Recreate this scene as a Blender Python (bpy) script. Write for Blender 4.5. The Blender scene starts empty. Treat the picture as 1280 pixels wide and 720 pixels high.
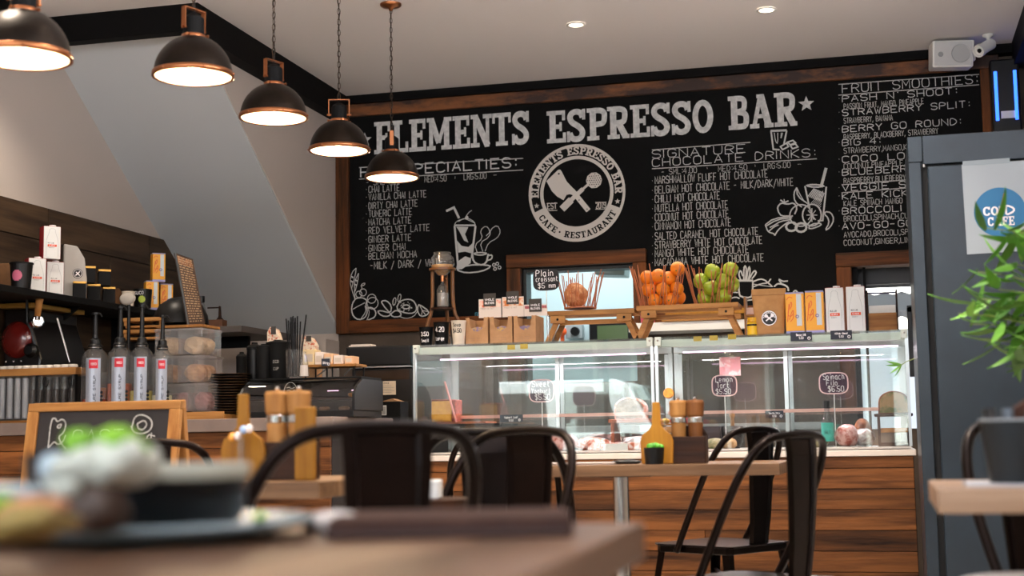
import bpy, bmesh, math, random
from mathutils import Vector, Matrix
random.seed(7)
PI = math.pi
S = bpy.context.scene
COL = S.collection

# ------------------------------------------------------------------ camera
F, YAW, PITCH, ROLL, CAMH = 1786.8, .251294, .105495, -.015863, .835
fw = Vector((-math.sin(YAW)*math.cos(PITCH), math.cos(YAW)*math.cos(PITCH), math.sin(PITCH)))
r0 = Vector((math.cos(YAW), math.sin(YAW), 0)); u0 = r0.cross(fw)
RT = math.cos(ROLL)*r0+math.sin(ROLL)*u0
UP = -math.sin(ROLL)*r0+math.cos(ROLL)*u0
cd = bpy.data.cameras.new('camera'); cam = bpy.data.objects.new('camera', cd); COL.objects.link(cam)
cam.matrix_world = Matrix(((RT.x, UP.x, -fw.x, 0), (RT.y, UP.y, -fw.y, 0), (RT.z, UP.z, -fw.z, CAMH), (0, 0, 0, 1)))
cd.sensor_width = 36; cd.lens = F/1280*36; cd.clip_start = .05; cd.clip_end = 200
cd.dof.use_dof = True; cd.dof.focus_distance = 7.0; cd.dof.aperture_fstop = 3.3
S.camera = cam

# ------------------------------------------------------------------ world and exposure
S.view_settings.view_transform = 'Standard'; S.view_settings.look = 'None'
S.view_settings.exposure = 1.25; S.view_settings.gamma = 1
W = bpy.data.worlds.new('sky'); S.world = W; W.use_nodes = True
wn = W.node_tree; wn.nodes.clear()
sk = wn.nodes.new('ShaderNodeTexSky'); sk.sky_type = 'NISHITA'; sk.sun_disc = False
sk.sun_elevation = math.radians(50); sk.sun_rotation = math.radians(20); sk.dust_density = 3
bg = wn.nodes.new('ShaderNodeBackground'); bg.inputs['Strength'].default_value = .42
wo = wn.nodes.new('ShaderNodeOutputWorld')
wn.links.new(sk.outputs[0], bg.inputs[0]); wn.links.new(bg.outputs[0], wo.inputs[0])

XR_ = .86
def area(name, loc, rot, sx, sy, power, color=(1, 1, 1), portal=False, spread=None):
    l = bpy.data.lights.new(name, 'AREA'); l.shape = 'RECTANGLE'; l.size = sx; l.size_y = sy
    l.energy = power; l.color = color
    if portal: l.cycles.is_portal = True
    if spread: l.spread = spread
    o = bpy.data.objects.new(name, l); COL.objects.link(o); o.location = loc; o.rotation_euler = rot
    return o
sun = bpy.data.lights.new('sun', 'SUN'); sun.energy = 4.2; sun.angle = .02; sun.color = (1, .95, .86)
so = bpy.data.objects.new('sun', sun); COL.objects.link(so); so.rotation_euler = (math.radians(-38), math.radians(12), 0)
# daylight portal in the shopfront (guides sky sampling, gives no light of its own)
area('shopfront_portal', (-1.55, -1.72, 1.45), (PI/2, 0, 0), 4.7, 2.75, 1, portal=True)

# added soft fill standing in for shopfront daylight, also washing the ceiling
area('shopfront_fill', (-1.55, -1.5, 2.3), (math.radians(106), 0, 0), 4.4, .9, 46, (.95, .96, 1))
# added uplight at the right wall, outside the frame, to brighten the ceiling
area('side_uplight', (XR_-.05, 2.9, 2.25), (math.radians(150), 0, math.radians(90)), 3.4, .5, 90, (.93, .94, 1))

# ------------------------------------------------------------------ helpers
def P(x, y, X=None, Y=None, Z=None, D=None):
    """point of the place seen at photo pixel x, y on the plane X=, Y= or Z= (or at depth D)"""
    d = fw+RT*((x-640)/F)-UP*((y-360)/F)
    if X is not None: t = X/d.x
    elif Y is not None: t = Y/d.y
    elif Z is not None: t = (Z-CAMH)/d.z
    else: t = D
    return Vector((0, 0, CAMH))+d*t

def node_mat(name):
    m = bpy.data.materials.new(name); m.use_nodes = True
    nt = m.node_tree; return m, nt, nt.nodes['Principled BSDF']
MC = {}
def hexc(c):
    if isinstance(c, str):
        v = [int(c[i:i+2], 16)/255 for i in (0, 2, 4)]
        return tuple(x/12.92 if x <= .04045 else ((x+.055)/1.055)**2.4 for x in v)
    return c
def mat(name, c, rough=.5, metal=0, c2=None, scale=6, bump=0, bscale=60, emit=None, es=1, spec=.5, coat=0, detail=4, stretch=(1, 1, 1), contrast=(.35, .65), vary=0):
    if name in MC: return MC[name]
    m, nt, b = node_mat(name); c = hexc(c); N = nt.nodes; L = nt.links
    b.inputs['Base Color'].default_value = (*c, 1); b.inputs['Roughness'].default_value = rough
    b.inputs['Metallic'].default_value = metal; b.inputs['Specular IOR Level'].default_value = spec
    b.inputs['Coat Weight'].default_value = coat
    tc = N.new('ShaderNodeTexCoord'); mp = N.new('ShaderNodeMapping'); mp.inputs['Scale'].default_value = stretch
    L.new(tc.outputs['Object'], mp.inputs[0])
    if c2 is not None:
        c2 = hexc(c2)
        oi = N.new('ShaderNodeObjectInfo'); ml = N.new('ShaderNodeVectorMath'); ml.operation = 'ADD'
        sc = N.new('ShaderNodeVectorMath'); sc.operation = 'SCALE'; sc.inputs[3].default_value = 9.0
        cm = N.new('ShaderNodeCombineXYZ')
        for i in range(3): L.new(oi.outputs['Random'], cm.inputs[i])
        L.new(cm.outputs[0], sc.inputs[0]); L.new(mp.outputs[0], ml.inputs[0]); L.new(sc.outputs[0], ml.inputs[1])
        no = N.new('ShaderNodeTexNoise'); no.inputs['Scale'].default_value = scale; no.inputs['Detail'].default_value = detail
        no.inputs['Roughness'].default_value = .62
        L.new(ml.outputs[0], no.inputs['Vector'])
        cr = N.new('ShaderNodeValToRGB'); cr.color_ramp.elements[0].position = contrast[0]; cr.color_ramp.elements[1].position = contrast[1]
        cr.color_ramp.elements[0].color = (*c, 1); cr.color_ramp.elements[1].color = (*c2, 1)
        L.new(no.outputs[0], cr.inputs[0])
        out = cr.outputs[0]
        if vary:
            hv = N.new('ShaderNodeHueSaturation'); mr = N.new('ShaderNodeMapRange')
            mr.inputs[3].default_value = 1-vary; mr.inputs[4].default_value = 1+vary
            L.new(oi.outputs['Random'], mr.inputs[0]); L.new(mr.outputs[0], hv.inputs['Value']); L.new(out, hv.inputs['Color']); out = hv.outputs[0]
        L.new(out, b.inputs['Base Color'])
    if bump:
        bn = N.new('ShaderNodeTexNoise'); bn.inputs['Scale'].default_value = bscale; bn.inputs['Detail'].default_value = 3
        L.new(mp.outputs[0], bn.inputs['Vector']); bu = N.new('ShaderNodeBump'); bu.inputs['Strength'].default_value = bump
        bu.inputs['Distance'].default_value = .005
        L.new(bn.outputs[0], bu.inputs['Height']); L.new(bu.outputs[0], b.inputs['Normal'])
    if emit is not None:
        b.inputs['Emission Color'].default_value = (*hexc(emit), 1); b.inputs['Emission Strength'].default_value = es
    MC[name] = m; return m
def wood(name, c1, c2, axis='x', scale=5, rough=.5, vary=.18, contrast=(.35, .65), bump=.25):
    st = {'x': (.07, 1, 1), 'y': (1, .07, 1), 'z': (1, 1, .07)}[axis]
    return mat(name, c1, rough, c2=c2, scale=scale*6, stretch=st, bump=bump, bscale=70, spec=.22, vary=vary, contrast=contrast, detail=6)
def glass(name, tint=(.93, .98, .96), f0=.045, rough=.0, haze=0):
    if name in MC: return MC[name]
    m = bpy.data.materials.new(name); m.use_nodes = True; nt = m.node_tree; nt.nodes.clear(); N = nt.nodes; L = nt.links
    lw = N.new('ShaderNodeLayerWeight'); lw.inputs[0].default_value = .5
    pw = N.new('ShaderNodeMath'); pw.operation = 'POWER'; pw.inputs[1].default_value = 5
    ma = N.new('ShaderNodeMath'); ma.operation = 'MULTIPLY_ADD'; ma.inputs[1].default_value = 1-f0; ma.inputs[2].default_value = f0
    tr = N.new('ShaderNodeBsdfTransparent'); tr.inputs[0].default_value = (*tint, 1)
    gl = N.new('ShaderNodeBsdfGlossy'); gl.inputs['Roughness'].default_value = rough
    mx = N.new('ShaderNodeMixShader'); o = N.new('ShaderNodeOutputMaterial')
    L.new(lw.outputs['Facing'], pw.inputs[0]); L.new(pw.outputs[0], ma.inputs[0]); L.new(ma.outputs[0], mx.inputs[0])
    src = tr.outputs[0]
    if haze:
        df = N.new('ShaderNodeBsdfDiffuse'); df.inputs[0].default_value = (.8, .8, .8, 1)
        m2 = N.new('ShaderNodeMixShader'); m2.inputs[0].default_value = haze
        L.new(tr.outputs[0], m2.inputs[1]); L.new(df.outputs[0], m2.inputs[2]); src = m2.outputs[0]
    L.new(src, mx.inputs[1]); L.new(gl.outputs[0], mx.inputs[2]); L.new(mx.outputs[0], o.inputs[0])
    MC[name] = m; return m

class MB:
    def __init__(s): s.v = []; s.f = []
    def box(s, x0, x1, y0, y1, z0, z1, rot=None, piv=(0, 0, 0)):
        n = len(s.v); c = [Vector((x, y, z)) for x in (x0, x1) for y in (y0, y1) for z in (z0, z1)]
        if rot: piv = Vector(piv); c = [rot @ (p-piv)+piv for p in c]
        s.v += c
        s.f += [[n+i for i in q] for q in ((0, 1, 3, 2), (4, 6, 7, 5), (0, 4, 5, 1), (2, 3, 7, 6), (0, 2, 6, 4), (1, 5, 7, 3))]
        return s
    def add(s, verts, faces):
        n = len(s.v); s.v += [Vector(v) for v in verts]; s.f += [[n+i for i in f] for f in faces]; return s
    def lathe(s, prof, n=20, c=(0, 0, 0), ax=None, sc=(1, 1)):
        """prof: (radius, height); closed at radius 0"""
        b = len(s.v); c = Vector(c); q = ax.to_track_quat('Z', 'Y') if ax else None
        for r, h in prof:
            for k in range(n):
                a = 2*PI*k/n; p = Vector((r*math.cos(a)*sc[0], r*math.sin(a)*sc[1], h))
                s.v.append((q @ p if q else p)+c)
        for i in range(len(prof)-1):
            for k in range(n):
                k2 = (k+1) % n; s.f.append([b+i*n+k, b+i*n+k2, b+(i+1)*n+k2, b+(i+1)*n+k])
        return s
    def cyl(s, c, r, h, n=16, r2=None):
        r2 = r if r2 is None else r2
        b = len(s.v); s.lathe([(r, 0), (r2, h)], n, c); s.f.append([b+k for k in range(n)][::-1]); s.f.append([b+n+k for k in range(n)]); return s
    def tube(s, pts, r, n=8, closed=False, rs=None):
        pts = [Vector(p) for p in pts]; b = len(s.v); m = len(pts); up = None
        for i, p in enumerate(pts):
            if closed: t = pts[(i+1) % m]-pts[i-1]
            else: t = pts[min(i+1, m-1)]-pts[max(i-1, 0)]
            t.normalize()
            if up is None: up = t.orthogonal().normalized()
            up = (up-t*up.dot(t)); up = up.normalized() if up.length > 1e-6 else t.orthogonal().normalized()
            w = t.cross(up); rr = rs[i] if rs else r
            for k in range(n):
                a = 2*PI*k/n; s.v.append(p+(up*math.cos(a)+w*math.sin(a))*rr)
        for i in range(m if closed else m-1):
            j = (i+1) % m
            for k in range(n):
                k2 = (k+1) % n; s.f.append([b+i*n+k, b+i*n+k2, b+j*n+k2, b+j*n+k])
        if not closed: s.f.append([b+k for k in range(n)][::-1]); s.f.append([b+(m-1)*n+k for k in range(n)])
        return s
    def prism(s, poly, y0, y1, plane='xz'):
        """2D polygon pulled along the third axis"""
        def mk(a, b_, t): return {'xz': (a, t, b_), 'xy': (a, b_, t), 'yz': (t, a, b_)}[plane]
        n = len(s.v); m = len(poly)
        s.v += [Vector(mk(a, b, y0)) for a, b in poly]+[Vector(mk(a, b, y1)) for a, b in poly]
        s.f.append([n+i for i in range(m)][::-1]); s.f.append([n+m+i for i in range(m)])
        for i in range(m): j = (i+1) % m; s.f.append([n+i, n+j, n+m+j, n+m+i])
        return s
    def blob(s, c, rx, ry, rz, amp=.08, seed=0, nu=18, nv=10, flat=0):
        b = len(s.v); c = Vector(c); rnd = random.Random(seed); ph = [rnd.random()*6 for _ in range(6)]
        for j in range(nv+1):
            t = PI*j/nv
            for k in range(nu):
                a = 2*PI*k/nu
                d = 1+amp*(math.sin(3*a+ph[0]+2*t)+.6*math.sin(5*a+ph[1]-3*t)+.6*math.sin(7*t+ph[2])*math.cos(4*a+ph[3]))*math.sin(t)
                z = math.cos(t)*rz*d
                if flat: z = max(z, -rz*flat)
                s.v.append(c+Vector((math.cos(a)*math.sin(t)*rx*d, math.sin(a)*math.sin(t)*ry*d, z)))
        for j in range(nv):
            for k in range(nu):
                k2 = (k+1) % nu; s.f.append([b+j*nu+k, b+(j+1)*nu+k, b+(j+1)*nu+k2, b+j*nu+k2])
        return s
    def mesh(s, name, m, smooth=False):
        me = bpy.data.meshes.new(name); me.from_pydata([tuple(v) for v in s.v], [], s.f)
        bm = bmesh.new(); bm.from_mesh(me); bmesh.ops.remove_doubles(bm, verts=bm.verts, dist=1e-6)
        bmesh.ops.recalc_face_normals(bm, faces=bm.faces); bm.to_mesh(me); bm.free()
        me.materials.append(m)
        if smooth:
            for p in me.polygons: p.use_smooth = True
        return me
def put(name, mb, m, parent=None, loc=(0, 0, 0), rot=(0, 0, 0), smooth=False, bevel=0, label=None, kind=None):
    me = mb if isinstance(mb, bpy.types.Mesh) else mb.mesh(name, m, smooth)
    o = bpy.data.objects.new(name, me); COL.objects.link(o)
    if parent: o.parent = parent
    o.location = loc; o.rotation_euler = rot
    if bevel:
        bv = o.modifiers.new('bevel', 'BEVEL'); bv.width = bevel; bv.segments = 2; bv.limit_method = 'ANGLE'; bv.angle_limit = .7
    if smooth == 'auto':
        pass
    if label: o['label'] = label
    if kind: o['kind'] = kind
    return o
def tag(o, label, cat, group=None):
    o['label'] = label; o['category'] = cat
    if group: o['group'] = group
    return o
def thing(name, label, cat, loc=(0, 0, 0), rz=0, group=None, rot=None):
    o = bpy.data.objects.new(name, None); COL.objects.link(o); o.empty_display_size = .05
    o.location = loc; o.rotation_euler = rot or (0, 0, rz); return tag(o, label, cat, group)
def solo(name, mb, m, label, cat, loc=(0, 0, 0), rz=0, group=None, **k):
    return tag(put(name, mb, m, None, loc, (0, 0, rz), **k), label, cat, group)
def struct(name, mb, m, **k): return put(name, mb, m, kind='structure', **k)
def kids(o): return [c for c in bpy.data.objects if c.parent == o]
def copy_tree(o, parent=None, loc=None, rz=None, label=None):
    c = o.copy(); COL.objects.link(c); c.parent = parent
    if loc is not None: c.location = loc
    if rz is not None: c.rotation_euler = (0, 0, rz)
    if label: c['label'] = label
    for ch in kids(o): copy_tree(ch, c)
    return c
def ease(pts, n=1, closed=False):
    for _ in range(n):
        q = [] if closed else [pts[0]]
        m = len(pts)
        for i in range(m if closed else m-1):
            a, b = pts[i], pts[(i+1) % m]
            q += [tuple(.75*x+.25*y for x, y in zip(a, b)), tuple(.25*x+.75*y for x, y in zip(a, b))]
        if not closed: q.append(pts[-1])
        pts = q
    return pts

# flat chalk drawing: ribbons and polygons in (u, v)
class Ink:
    def __init__(s): s.v = []; s.f = []; s.n = 0; s.l = []
    def lay(s): s.n += 1; s.l += [s.n % 14]*(len(s.v)-len(s.l)); return s
    def line(s, pts, w, closed=False):
        m = len(pts); b = len(s.v); P2 = [Vector(p) for p in pts]
        if m < 2: return s
        for i in range(m):
            a = P2[i-1] if (i or closed) else P2[i]; c = P2[(i+1) % m] if (i < m-1 or closed) else P2[i]
            d1 = (P2[i]-a); d2 = (c-P2[i]); d1 = d1.normalized() if d1.length > 1e-9 else d2.normalized(); d2 = d2.normalized() if d2.length > 1e-9 else d1
            t = (d1+d2); t = t.normalized() if t.length > 1e-3 else d1
            n = Vector((-t.y, t.x)); k = 1/max(.55, abs(n.dot(Vector((-d1.y, d1.x)))))
            s.v += [P2[i]+n*w/2*k, P2[i]-n*w/2*k]
        for i in range(m if closed else m-1):
            j = (i+1) % m; s.f.append([b+2*i, b+2*i+1, b+2*j+1, b+2*j])
        return s.lay()
    def poly(s, pts):
        b = len(s.v); s.v += [Vector(p) for p in pts]; s.f.append([b+i for i in range(len(pts))]); return s.lay()
    def circ(s, c, r, w, n=24, ry=None, a0=0, a1=2*PI):
        full = abs(a1-a0) > 6.28; ry = ry or r
        k = n if full else n+1
        return s.line([(c[0]+r*math.cos(a0+(a1-a0)*i/n), c[1]+ry*math.sin(a0+(a1-a0)*i/n)) for i in range(k)], w, closed=full)
    def disc(s, c, r, n=20, ry=None): return s.poly([(c[0]+r*math.cos(2*PI*i/n), c[1]+(ry or r)*math.sin(2*PI*i/n)) for i in range(n)])
    def dot(s, c, r, n=9):
        for i in range(n):
            v = r*(2*(i+.5)/n-1); u = math.sqrt(r*r-v*v); s.line([(c[0]-u+2*u*j/8, c[1]+v) for j in range(9)], 2*r/n*1.02)
        return s
    def star(s, c, r): return s.poly([(c[0]+(r if i % 2 == 0 else r*.42)*math.sin(PI*i/5), c[1]+(r if i % 2 == 0 else r*.42)*math.cos(PI*i/5)) for i in range(10)])
    def xf(s, fn, other): # add other ink transformed
        b = len(s.v); s.v += [Vector(fn(v)) for v in other.v]; s.f += [[b+i for i in f] for f in other.f]; s.l += other.l; return s
    def mesh(s, name, m, fn):
        vs = []
        for v, l in zip(s.v, s.l):
            p = Vector(fn(v[0], v[1])); n = (Vector(fn(v[0]+1e-3, v[1]))-p).cross(Vector(fn(v[0], v[1]+1e-3))-p).normalized(); vs.append(tuple(p+n*(l*2.5e-5)))
        fs = []
        for f in s.f:
            a = sum(s.v[f[i]][0]*s.v[f[(i+1) % len(f)]][1]-s.v[f[(i+1) % len(f)]][0]*s.v[f[i]][1] for i in range(len(f))); fs.append(f if a > 0 else f[::-1])
        me = bpy.data.meshes.new(name); me.from_pydata(vs, [], fs); me.materials.append(m); return me

G = {'A': '00 26 40;12 32', 'B': '00 06 26 45 44 33 03;33 42 41 20 00', 'C': '45 36 16 05 01 10 30 41', 'D': '00 06 26 44 42 20 00', 'E': '46 06 00 40;03 33',
'F': '46 06 00;03 33', 'G': '45 36 16 05 01 10 30 41 43 23', 'H': '00 06;40 46;03 43', 'I': '00 06', 'J': '46 41 30 10 01', 'K': '00 06;46 03 40', 'L': '06 00 40',
'M': '00 06 22 46 40', 'N': '00 06 40 46', 'O': '10 01 05 16 36 45 41 30 10', 'P': '00 06 26 45 44 33 03', 'R': '00 06 26 45 44 33 03;23 40',
'S': '45 36 16 05 04 13 33 42 41 30 10 01', 'T': '06 46;26 20', 'U': '06 01 10 30 41 46', 'V': '06 20 46', 'W': '06 10 24 30 46', 'X': '00 46;06 40',
'Y': '06 23 46;23 20', 'Z': '06 46 00 40', 'Q': '10 01 05 16 36 45 41 30 10;22 40', '0': '10 01 05 16 36 45 41 30 10', '1': '15 26 20', '2': '05 16 36 45 44 00 40',
'3': '05 16 36 45 44 33 13;33 42 41 30 10 01', '4': '30 36 02 42', '5': '46 06 03 33 42 41 30 10 01', '6': '45 36 16 05 01 10 30 41 42 33 03', '7': '06 46 10',
'8': '13 04 05 16 36 45 44 33 13 02 01 10 30 41 42 33', '9': '01 10 30 41 45 36 16 05 04 13 43', '.': '10 11', ',': '11 0z', ':': '11 12;14 15', '-': '03 33',
"'": '15 16', '/': '0z 46', '&': '41 05 16 25 02 01 10 42', '$': '45 16 05 04 33 42 41 10 01;2z 27', '|': '02 05', '*': '13 14',
'a': '34 14 03 01 10 30 34;30 40', 'c': '34 14 03 01 10 30', 'd': '36 30 10 01 03 14 34', 'e': '02 32 33 24 14 03 01 10 30', 'g': '34 14 03 01 10 30;34 3z 1z', 'h': '06 00;03 14 24 33 30',
'i': '14 10;15 16', 'l': '16 10', 'm': '00 04;03 14 23 20;23 34 43 40', 'n': '00 04;03 14 24 33 30', 'o': '10 01 03 14 24 33 31 20 10', 'p': '0z 04;03 14 24 33 31 20 10 01',
'r': '00 04;02 14 34', 's': '34 14 03 12 22 31 20 00', 't': '16 11 20 30;04 34', 'u': '04 01 10 20 31;34 30', 'w': '04 10 23 30 44', 'y': '04 21;34 0z', 'f': '36 26 15 10;04 34', 'b': '06 00;03 14 24 33 31 20 10 01', 'k': '06 00;34 02 30'}
CURV = set("BCDGJOPQRSU023568 9acdeghmnopsrub")
GW = {'I': .6, '.': .8, ',': .8, ':': .9, "'": .6, '|': 1.2, 'i': 1.6, 'l': 1.6, '*': .9, ' ': 3.2, '1': 2.6}
def text_ink(ink, txt, u0, v0, h, width=None, wt=.1, slant=0):
    """hand lettering; h = cap height, width = total width"""
    adv = []; x = 0
    for ch in txt:
        w = GW.get(ch, 4.0); adv.append(x); x += w+1.5
    tot = x-1.5; sx = (width/tot) if width else h/6*.8
    sy = h/6
    for ch, a in zip(txt, adv):
        if ch == ' ': continue
        for st in G.get(ch, G.get(ch.upper(), '')).split(';'):
            if not st: continue
            pts = []
            for pr in st.split(' '):
                px = float(pr[0]); py = -1.2 if pr[1] == 'z' else float(pr[1])
                pts.append((px, py))
            if ch in CURV and len(pts) > 2: pts = ease(pts)
            pts = [(u0+(a+p[0])*sx, v0+p[1]*sy+slant*(a+p[0])*sx) for p in pts]
            ink.line(pts, wt*h)
    return tot*sx

# slab serif capitals for the big title
def slab(ch):
    k = Ink()
    def R(x0, y0, x1, y1): k.poly([(x0, y0), (x1, y0), (x1, y1), (x0, y1)])
    def Lw(w, pts, e=1, cl=False): k.line(ease(pts, e, cl), w, cl)
    st = lambda: (R(.9, 0, 2.9, 10))
    w = 6.2
    if ch in 'EF':
        st(); R(0, 8.7, 6, 10); R(2.8, 4.3, 4.3, 5.7); R(4.1, 3.6, 4.9, 6.4); R(5, 6.9, 6, 8.8)
        if ch == 'E': R(0, 0, 6.2, 1.3); R(5.2, 1.2, 6.2, 3.1)
        else: R(0, 0, 3.9, 1.3)
    elif ch == 'L': st(); R(0, 0, 6, 1.3); R(0, 8.7, 3.9, 10); R(5, 1.2, 6, 3.3); w = 6
    elif ch == 'M':
        R(.8, 0, 2.2, 10); R(6.2, 0, 8.1, 10); k.line([(1.6, 9.8), (4.3, 2.2)], 1.9); k.line([(7, 9.8), (4.3, 2.2)], 1.2)
        R(0, 0, 3.1, 1.3); R(5.2, 0, 9, 1.3); R(0, 8.7, 2.2, 10); R(6.4, 8.7, 9, 10); w = 9
    elif ch == 'N':
        R(.9, 0, 2.1, 10); R(5.4, 0, 6.6, 10); k.line([(1.5, 9.7), (6, .3)], 2.1); R(0, 8.7, 2.6, 10); R(4.4, 8.7, 7.6, 10); R(0, 0, 3.1, 1.3); w = 7.4
    elif ch == 'T': R(0, 8.7, 6.6, 10); R(0, 6.9, .9, 8.8); R(5.7, 6.9, 6.6, 8.8); R(2.3, 0, 4.3, 10); R(1.2, 0, 5.4, 1.3); w = 6.6
    elif ch == 'S':
        Lw(1.8, [(5.1, 7.4), (4.7, 8.8), (3.2, 9.4), (1.5, 8.9), (.9, 7.4), (1.7, 5.9), (4, 4.6), (5.2, 3), (4.7, 1.2), (3.1, .6), (1.5, 1.1), (.9, 2.7)], 2)
        R(5, 6.7, 6, 10); R(0, 0, 1, 3.3)
    elif ch in 'PR':
        st(); R(0, 0, 3.9, 1.3); R(0, 8.7, 3.5, 10)
        Lw(1.7, [(2, 9.2), (4.2, 9.2), (5.6, 8.6), (5.7, 7), (5.4, 5.3), (4.2, 4.9), (2, 4.9)], 2)
        if ch == 'R': k.line([(3.5, 5), (5.8, .5)], 2); R(4.8, 0, 7, 1.3); w = 7
    elif ch == 'O':
        n = 24; k.line([(3.2+2.35*math.cos(2*PI*i/n), 5+4.2*math.sin(2*PI*i/n)) for i in range(n)], 1.75, True); w = 6.4
    elif ch == 'B':
        st(); R(0, 0, 3, 1.3); R(0, 8.7, 3, 10)
        Lw(1.6, [(2, 9.25), (4.1, 9.25), (5.1, 8.7), (5.2, 7.2), (4.9, 5.7), (3.6, 5.3), (2, 5.3)], 2)
        Lw(1.7, [(2, 5.1), (4.2, 5.1), (5.6, 4.3), (5.7, 2.6), (5.3, 1), (4.2, .8), (2, .8)], 2); w = 6.4
    elif ch == 'A':
        k.line([(1.3, .4), (3.5, 9.7)], 1.3); k.line([(3.6, 9.7), (5.9, .4)], 2.1); R(2, 2.9, 5.4, 4.1); R(0, 0, 2.9, 1.3); R(4.5, 0, 7.4, 1.3); R(2.3, 8.9, 4.5, 10); w = 7.4
    elif ch == 'C':
        Lw(1.8, [(5.2, 7), (4.5, 8.9), (3.1, 9.3), (1.4, 8.4), (.9, 6.6), (.9, 3.4), (1.4, 1.6), (3.1, .7), (4.6, 1.1), (5.4, 3)], 2); R(5, 6.6, 5.9, 9.9)
    elif ch == 'U':
        Lw(1.6, [(1.7, 9.6), (1.7, 2.2), (2.6, .7), (4.6, .7), (5.4, 2.2), (5.4, 9.6)], 1); R(.2, 8.7, 3.3, 10); R(4, 8.7, 6.9, 10); w = 7
    return k, w
def slab_text(ink, txt, u0, v0, h, width):
    gl = [slab(c) if c != ' ' else (None, 4) for c in txt]; tot = sum(g[1] for g in gl)+.35*(len(gl)-1); sx = width/tot; x = 0
    for g, w in gl:
        if g: ink.xf(lambda v, x=x: (u0+(v[0]+x)*sx, v0+v[1]*h/10), g)
        x += w+.35
def arc_text(ink, txt, c, r, h, a0, a1, flip=False, cond=1.0):
    gl = [slab(ch) if ch != ' ' else (None, 4) for ch in txt]; tot = sum(g[1] for g in gl)+.6*(len(gl)-1); x = 0
    for g, w in gl:
        if g:
            t = (x+w/2)/tot; a = a0+(a1-a0)*t; sw = abs(a1-a0)*r/tot
            def fn(v, a=a, w=w, sw=sw):
                du = (v[0]-w/2)*sw; dv = (v[1]-5)*h/10
                if not flip: return (c[0]+(r+dv)*math.cos(a)+du*math.sin(a), c[1]+(r+dv)*math.sin(a)-du*math.cos(a))
                return (c[0]+(r-dv)*math.cos(a)-du*math.sin(a), c[1]+(r-dv)*math.sin(a)+du*math.cos(a))
            ink.xf(fn, g)
        x += w+.6

# ------------------------------------------------------------------ materials
m_wall = mat('wall_paint', 'BDB2A9', .85, bump=.05, bscale=200)
m_soffit = mat('soffit_paint', 'C2C6C8', .8)
m_ceil = mat('ceiling_paint', 'E8E4E2', .9)
m_trim = mat('black_trim', '060505', .7, spec=.15)
m_frame = wood('board_frame_wood', '77421A', '38200C', 'x', 4, .6)
m_frame_z = wood('board_frame_wood_upright', '77421A', '38200C', 'z', 4, .6)
m_burnt = mat('scorched_wood', '2E170B', .6, c2='7E4A20', scale=9, stretch=(.35, 1, 1), contrast=(.42, .58), detail=6)
m_chalk = mat('chalk', 'D8D8D6', .9, c2='B5B6B6', scale=40, spec=.1)
m_chalk_thin = mat('thin_chalk', 'AFAEAB', .9, c2='858584', scale=60, spec=.1)
m_board = mat('chalkboard', '080808', .8, c2='0E0E0E', scale=2.5, spec=.15)
m_black = mat('black_plastic', '070708', .4, spec=.35)
m_blackm = mat('matt_black', '09090A', .65, spec=.2)
m_white = mat('white_plastic', 'E6E6E2', .4)
m_gun = mat('brown_gunmetal', '2B2119', .4, .8, c2='1C1510', scale=8)
m_steelbrown = mat('antique_brown_steel', '1A0E09', .3, .7, c2='0C0604', scale=5, spec=.3)
m_copper = mat('copper', 'B5764F', .3, 1)
m_chrome = mat('chrome', 'C9C7C4', .15, 1)
m_steel = mat('brushed_steel', 'AEB0B1', .35, 1)
m_plank = wood('counter_plank', '86532A', '28140A', 'x', 3.2, .65, vary=.42, contrast=(.36, .68), bump=.6)
m_oak = wood('oak', 'B4824A', '8A5A2C', 'x', 4, .5)
m_oakz = wood('oak_upright', 'B4824A', '8A5A2C', 'z', 4, .5)
m_honey = wood('honey_wood', 'B07A22', '94601A', 'z', 4, .45)
m_darkwood = wood('dark_wood', '3E210D', '200F06', 'x', 4, .5)
m_tabletop = wood('table_wood', '866648', '4E3522', 'x', 3, .42, contrast=(.3, .7))
m_tableedge = m_tabletop
m_kraft = mat('kraft_card', 'B98F66', .8, c2='AA8058', scale=20)
m_slate = mat('slate_blue_steel', '27343E', .36, .2, c2='202B34', scale=3, spec=.5)
m_gap = mat('dark_gap', '050607', .8)
m_glass = glass('clear_glass')
m_case = glass('case_glass', (.95, .98, .97), .11, haze=.012)
m_jar = glass('jar_glass', (.85, .87, .88), .07, haze=.05)
m_acryl = glass('clear_acrylic', (.9, .84, .82), .07, haze=.16)

# ------------------------------------------------------------------ structure
YW, XL, XT, XR, CZ, YF = 8.2, -3.207, -4.02, .86, 2.955, -1.7
B0 = YW-.04                              # face of the chalkboard
struct('floor', MB().box(-4.1, 1.1, YF, YW+4, -.1, 0), mat('floor_concrete', 'D2CAC2', .5, c2='C2BAB2', scale=3))
struct('ceiling', MB().box(-4.1, 1.1, YF-.1, YW+2.3, CZ, CZ+.15), m_ceil)
# stair box on the left: solid above the sloping soffit
sl = .7204; ys = 6.177; zs = CZ
yend = YW
st = MB().prism([(ys, CZ), (YW+.2, CZ), (YW+.2, CZ-(YW+.2-ys)*sl), ], XT, XL, 'yz')
struct('wall_stair_soffit', st, m_soffit)
# left wall triangle, painted warmer
struct('wall_left', MB().prism([(ys-.04, CZ), (YW+.1, CZ), (YW+.1, CZ-(YW+.1-ys)*sl+.035), (ys, CZ-.0)], XL, XL+.006, 'yz'), m_wall)
struct('wall_left_lower', MB().box(XL-.02, XL+.004, YW-.22, YW, 0, 1.45), m_wall)
struct('wall_tiled_side', MB().box(XT-.15, XT, YF, YW, 0, CZ), m_wall)
struct('wall_back_recess', MB().box(XT, XL, YW, YW+.1, 0, CZ), m_wall)
# right wall
struct('wall_right', MB().box(XR, XR+.15, YF, YW, 0, CZ), m_wall)
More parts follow.
